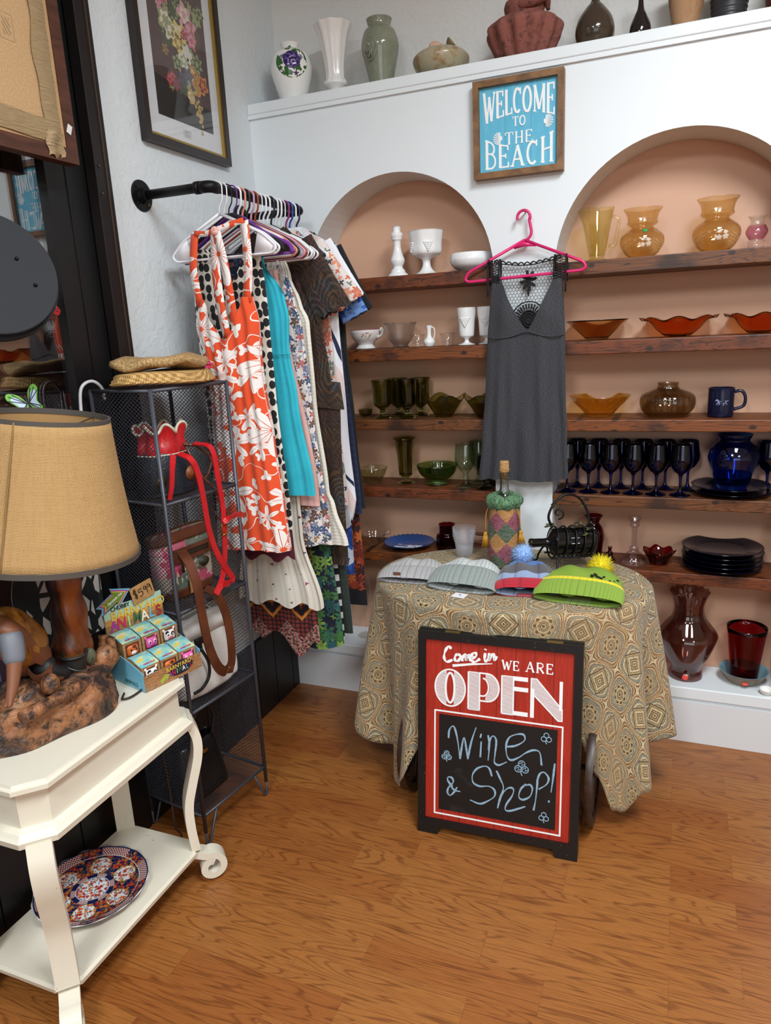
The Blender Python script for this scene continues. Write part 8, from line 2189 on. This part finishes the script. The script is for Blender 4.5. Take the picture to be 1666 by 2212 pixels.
text_mesh('lettering', 'BARNYARD', 0.034, M_yel, frame((0.012, D_ - 0.003, 0.164), (1, 0, 0.0), (0, 0, 1)), hdr, 0.93, offset=0.0004)
text_mesh('lettering', 'CHUBBY', 0.016, M_blk, frame((-0.04, D_ - 0.003, 0.185), (1, 0, 0), (0, 0, 1)), hdr, 0.9)
LC = [P('print_' + n_, c_, 0.5) for n_, c_ in (('purple', 'a03a98'), ('crimson', 'c22c50'), ('lime', 'a6d284'), ('forest', '3c6a44'), ('ivory', 'efe9d4'), ('blue', '6cb4d4'), ('ruby', 'a82a30'))]
for k, ch in enumerate('ANIMALS'):
    text_mesh('lettering', ch, 0.042, LC[k], frame((-0.064 + 0.022 * k + (0.004 if k > 2 else 0), D_ - 0.0035, 0.138 + 0.002 * (k % 2)), (1, 0, 0.05 * (-1) ** k), (-0.05 * (-1) ** k, 0, 1)), hdr, 0.85, offset=0.0007)
# arrow sign
ar = [(-0.03, -0.012), (0.008, 0.002), (0.004, -0.012), (0.034, 0.014), (-0.004, 0.03), (-0.0005, 0.02), (-0.036, 0.006), (-0.026, 0.0)]
for s_, m_, dz in ((1.5, M_sky, 0.0), (1.28, LC[0], 0.0007), (1.12, M_yel, 0.0012), (1.0, P('olive_print', '6a8a2c', 0.5), 0.0017)):
    B().prism([(x_ * s_, (y_ - 0.008) * s_ + 0.008) for x_, y_ in ar], 0.001, frame((-0.052, D_ - 0.0005 - dz, 0.203), (1, 0, 0.12), (-0.12, 0, 1))).o('arrow_sign', m_, hdr, smooth=False)
text_mesh('lettering', 'Squeeze me!', 0.0115, M_ink, frame((-0.052, D_ - 0.0036, 0.212), (1, 0, 0.48), (-0.48, 0, 1)), hdr, 0.85, shear=0.3)
# front label
b = B(); b.prism([(0.036 * math.cos(2 * PI * k / 30) * 1.1, 0.019 * math.sin(2 * PI * k / 30)) for k in range(30)], 0.0008, frame((0.02, -0.0002, 0.027), (1, 0, 0), (0, 0, 1))); b.o('front_label', P('navy_print', '1c1c34', 0.5), tray, smooth=False)
text_mesh('lettering', 'BARNYARD', 0.0165, M_yel, frame((0.016, -0.0014, 0.034), (1, 0, 0.04), (-0.04, 0, 1)), tray, 0.9)
for k, ch in enumerate('ANIMALS'):
    text_mesh('lettering', ch, 0.018, LC[k], frame((-0.012 + 0.0105 * k, -0.0014, 0.019 + 0.0004 * k), (1, 0, 0), (0, 0, 1)), tray, 0.8)
B().prism([(x_ * 0.5, y_ * 0.5) for x_, y_ in ar], 0.0008, frame((-0.028, -0.0004, 0.012), (1, 0, 0.2), (-0.2, 0, 1))).o('arrow_print', P('lime_arrow', '9aa83c', 0.5), tray, smooth=False)
text_mesh('lettering', 'ANIMALS', 0.017, P('dark_teal_print', '2c5a5a', 0.5), frame((-W_ - 0.0014, 0.06, 0.012), (0, -1, 0), (0, 0, 1)), tray, 0.85)
b = B()
for px, pz_ in ((-0.08, 0.008), (0.08, 0.04), (0.08, 0.008), (-0.08, 0.04)): b.lathe([(0.0004, 0), (0.0028, 0), (0.0024, 0.001), (0.0004, 0.001)], 12, (px, -0.0002, pz_), Matrix.Rotation(PI / 2, 4, 'X'))
b.o('printed_rivets', P('grey_print', '8a8680', 0.5), tray)
# toy boxes
def toy_box(label, lx, ly, lz, kind, H=0.062):
    c_, s_ = math.cos(BXR), math.sin(BXR)
    t = thing('toy_box', label, 'toy box', (bxl[0] + lx * c_ - ly * s_, bxl[1] + lx * s_ + ly * c_, bxl[2] + lz), BXR, 'toy boxes in the counter display')
    w2, d2 = 0.0265, 0.058
    zf = H - 0.016
    prof_ = [(0.0, 0.0), (d2, 0.0), (d2, H), (0.04, H), (0.0, zf)]
    B().prism(prof_, 2 * w2, frame((-w2, 0, 0), (0, 1, 0), (0, 0, 1))).o('carton', M_pl2, t, smooth=False)
    B().box((0, 0.049, H + 0.0004), (2 * w2, 0.018, 0.0008)).o('sky_top', M_topsky, t, smooth=False)
    Mt = frame((0, 0.02, H - 0.007), (1, 0, 0), (0, 0.04, 0.014))
    Mw = frame((0, 0, zf - 0.020), (1, 0, 0), (0, 0, 1))
    B(Mw).prism([(-0.02, -0.0165), (0.02, -0.0165), (0.02, 0.0165), (-0.02, 0.0165)], 0.0004).o('window', MK['brown'], t, smooth=False)
    b = B(Mt); b.prism([(-w2, -0.021), (w2, -0.021), (w2, 0.021), (-w2, 0.021)], 0.0006); b.o('printed_lid', M_topsky, t, smooth=False)
    text_mesh('lettering', 'ANIMALS', 0.0085, LC[1], Mt @ Matrix.Translation((0.002, -0.012, 0.0012)), t, 0.95)
    B(Mt).prism([(x_ * 0.34 - 0.012, y_ * 0.34 + 0.004) for x_, y_ in ar], 0.0005, z0=0.0006).o('arrow_print', M_yel, t, smooth=False)
    col = {'cow': MK['white'], 'pig': MK['pink'], 'horse': MK['orange']}[kind]
    Mh = frame((0, 0.004, zf - 0.020), (1, 0, 0), (0, 0, 1))
    b = B(Mh); b.box((0, -0.002, 0.0), (0.034, 0.030, 0.020), ch=0.007)
    hd = b.o('toy_animal', col, t)
    for sx in (-1, 1):
        B(Mh).ell((sx * 0.0155, 0.0135, 0.002), (0.0045, 0.006, 0.004), 10, 6, Matrix.Rotation(-sx * 0.6, 4, 'Z')).o('ear', MK['brown'] if kind == 'horse' else col, hd)
        B(Mh).ell((sx * 0.0075, 0.002, 0.0095), (0.0058, 0.0058, 0.002) if kind != 'horse' else (0.0025, 0.0025, 0.002), 14, 6).o('eye', MK['black'] if kind == 'horse' else (MK['lightpink'] if kind == 'pig' else (MK['black'] if sx > 0 else MK['white'])), hd)
        B(Mh).ell((sx * 0.0075, 0.0012, 0.0112), (0.0022, 0.0028, 0.001), 10, 6).o('pupil', MK['black'] if not (kind == 'cow' and sx > 0) else MK['white'], hd)
    B(Mh).ell((0, -0.008, 0.0095), (0.0085, 0.0055, 0.0035), 14, 8).o('snout', {'cow': MK['rosy'], 'pig': MK['darkpink'], 'horse': MK['white']}[kind], hd)
    b = B(Mh)
    for sx in (-1, 1): b.ell((sx * 0.003, -0.0075, 0.0128), (0.0012, 0.0018, 0.0006), 8, 5)
    b.o('nostrils', MK['black'], hd)
    if kind != 'pig': B(Mh).ell((-0.009 if kind == 'cow' else 0.003, 0.0075, 0.0093), (0.006, 0.0055, 0.0012), 12, 6).o('patch', MK['black'] if kind == 'cow' else MK['brown'], hd)
    return t
M_pl2 = m_planks('printed_planks_pale', 'b08a5e', '7a5634')
x = NT('printed_sky', 0.5); g = x.uv(kind='Object'); n = x.noise(g, 45, 3)
x.col(x.ramp(n, [(0.38, '6fb6c6'), (0.55, 'a4ccb0'), (0.68, 'd0d0a0')])); M_topsky = x.m
MK = {n_: P('toy_' + n_, c_, 0.4) for n_, c_ in (('white', 'e4e2e0'), ('pink', 'd65ca4'), ('lightpink', 'eeb4d4'), ('darkpink', 'a83c86'), ('orange', 'c8652a'), ('brown', '5a2c1c'), ('black', '141214'), ('rosy', 'd87c88'))}
for ly, lz, row, kinds, H in ((0.087, 0.003, 'back', ('horse', 'pig', 'cow'), 0.119), (0.014, 0.003, 'front', ('cow', 'horse', 'pig'), 0.071)):
    for k, kd in enumerate(kinds):
        nm_ = {'cow': 'black and white cow', 'pig': 'pink pig', 'horse': 'orange calf'}[kd]
        toy_box('toy box with a %s face, %s row of the display' % (nm_, row), -0.0565 + 0.0565 * k, ly, lz, kd, H)
# kraft price card with handwriting, clipped to the header
pcM = frame((0.028, D_ - 0.006, 0.208), (1, 0, 0.2), (-0.2, 0, 1))
c_, s_ = math.cos(BXR), math.sin(BXR)
pc_ = thing('price_card', 'brown kraft price card reading $5.99 on top of the toy display', 'price card', bxl, BXR)
cardp = [(-0.034, -0.024), (0.034, -0.024), (0.034, 0.024), (-0.034, 0.024)]
B(pcM).prism([(p.x, p.y) for p in pipe2([(a, e, 0) for a, e in cardp] + [(-0.034, -0.024, 0)], 0.004)][:-1], 0.0015).o('card', m_ceramic('kraft_card', 'a87e4c', 'b88c58', 60, 0.8), pc_, smooth=False)
b = B(pcM @ Matrix.Translation((0, 0, 0.0016)))
HW = [[(-0.018, 0.011), (-0.025, 0.012), (-0.025, 0.004), (-0.018, 0.0), (-0.019, -0.007), (-0.027, -0.006)], [(-0.0235, 0.017), (-0.0225, -0.012)], [(-0.0205, 0.017), (-0.0195, -0.012)],
      [(0.0, 0.01), (-0.01, 0.009), (-0.0105, 0.002), (-0.002, 0.002), (0.0, -0.006), (-0.006, -0.011), (-0.011, -0.009)], [(0.003, -0.009), (0.004, -0.0085)],
      [(0.014, 0.008), (0.008, 0.011), (0.006, 0.004), (0.011, 0.002), (0.014, 0.008), (0.0145, -0.012)], [(0.026, 0.009), (0.02, 0.012), (0.018, 0.005), (0.023, 0.003), (0.026, 0.009), (0.0275, -0.012)]]
for st in HW:
    p = cr([(a, e, 0) for a, e in st], 4) if len(st) > 2 else [V((a, e, 0)) for a, e in st]
    b.strip([(q.x, q.y) for q in p], 0.0019)
b.o('handwriting', M_blk, pc_, smooth=False)
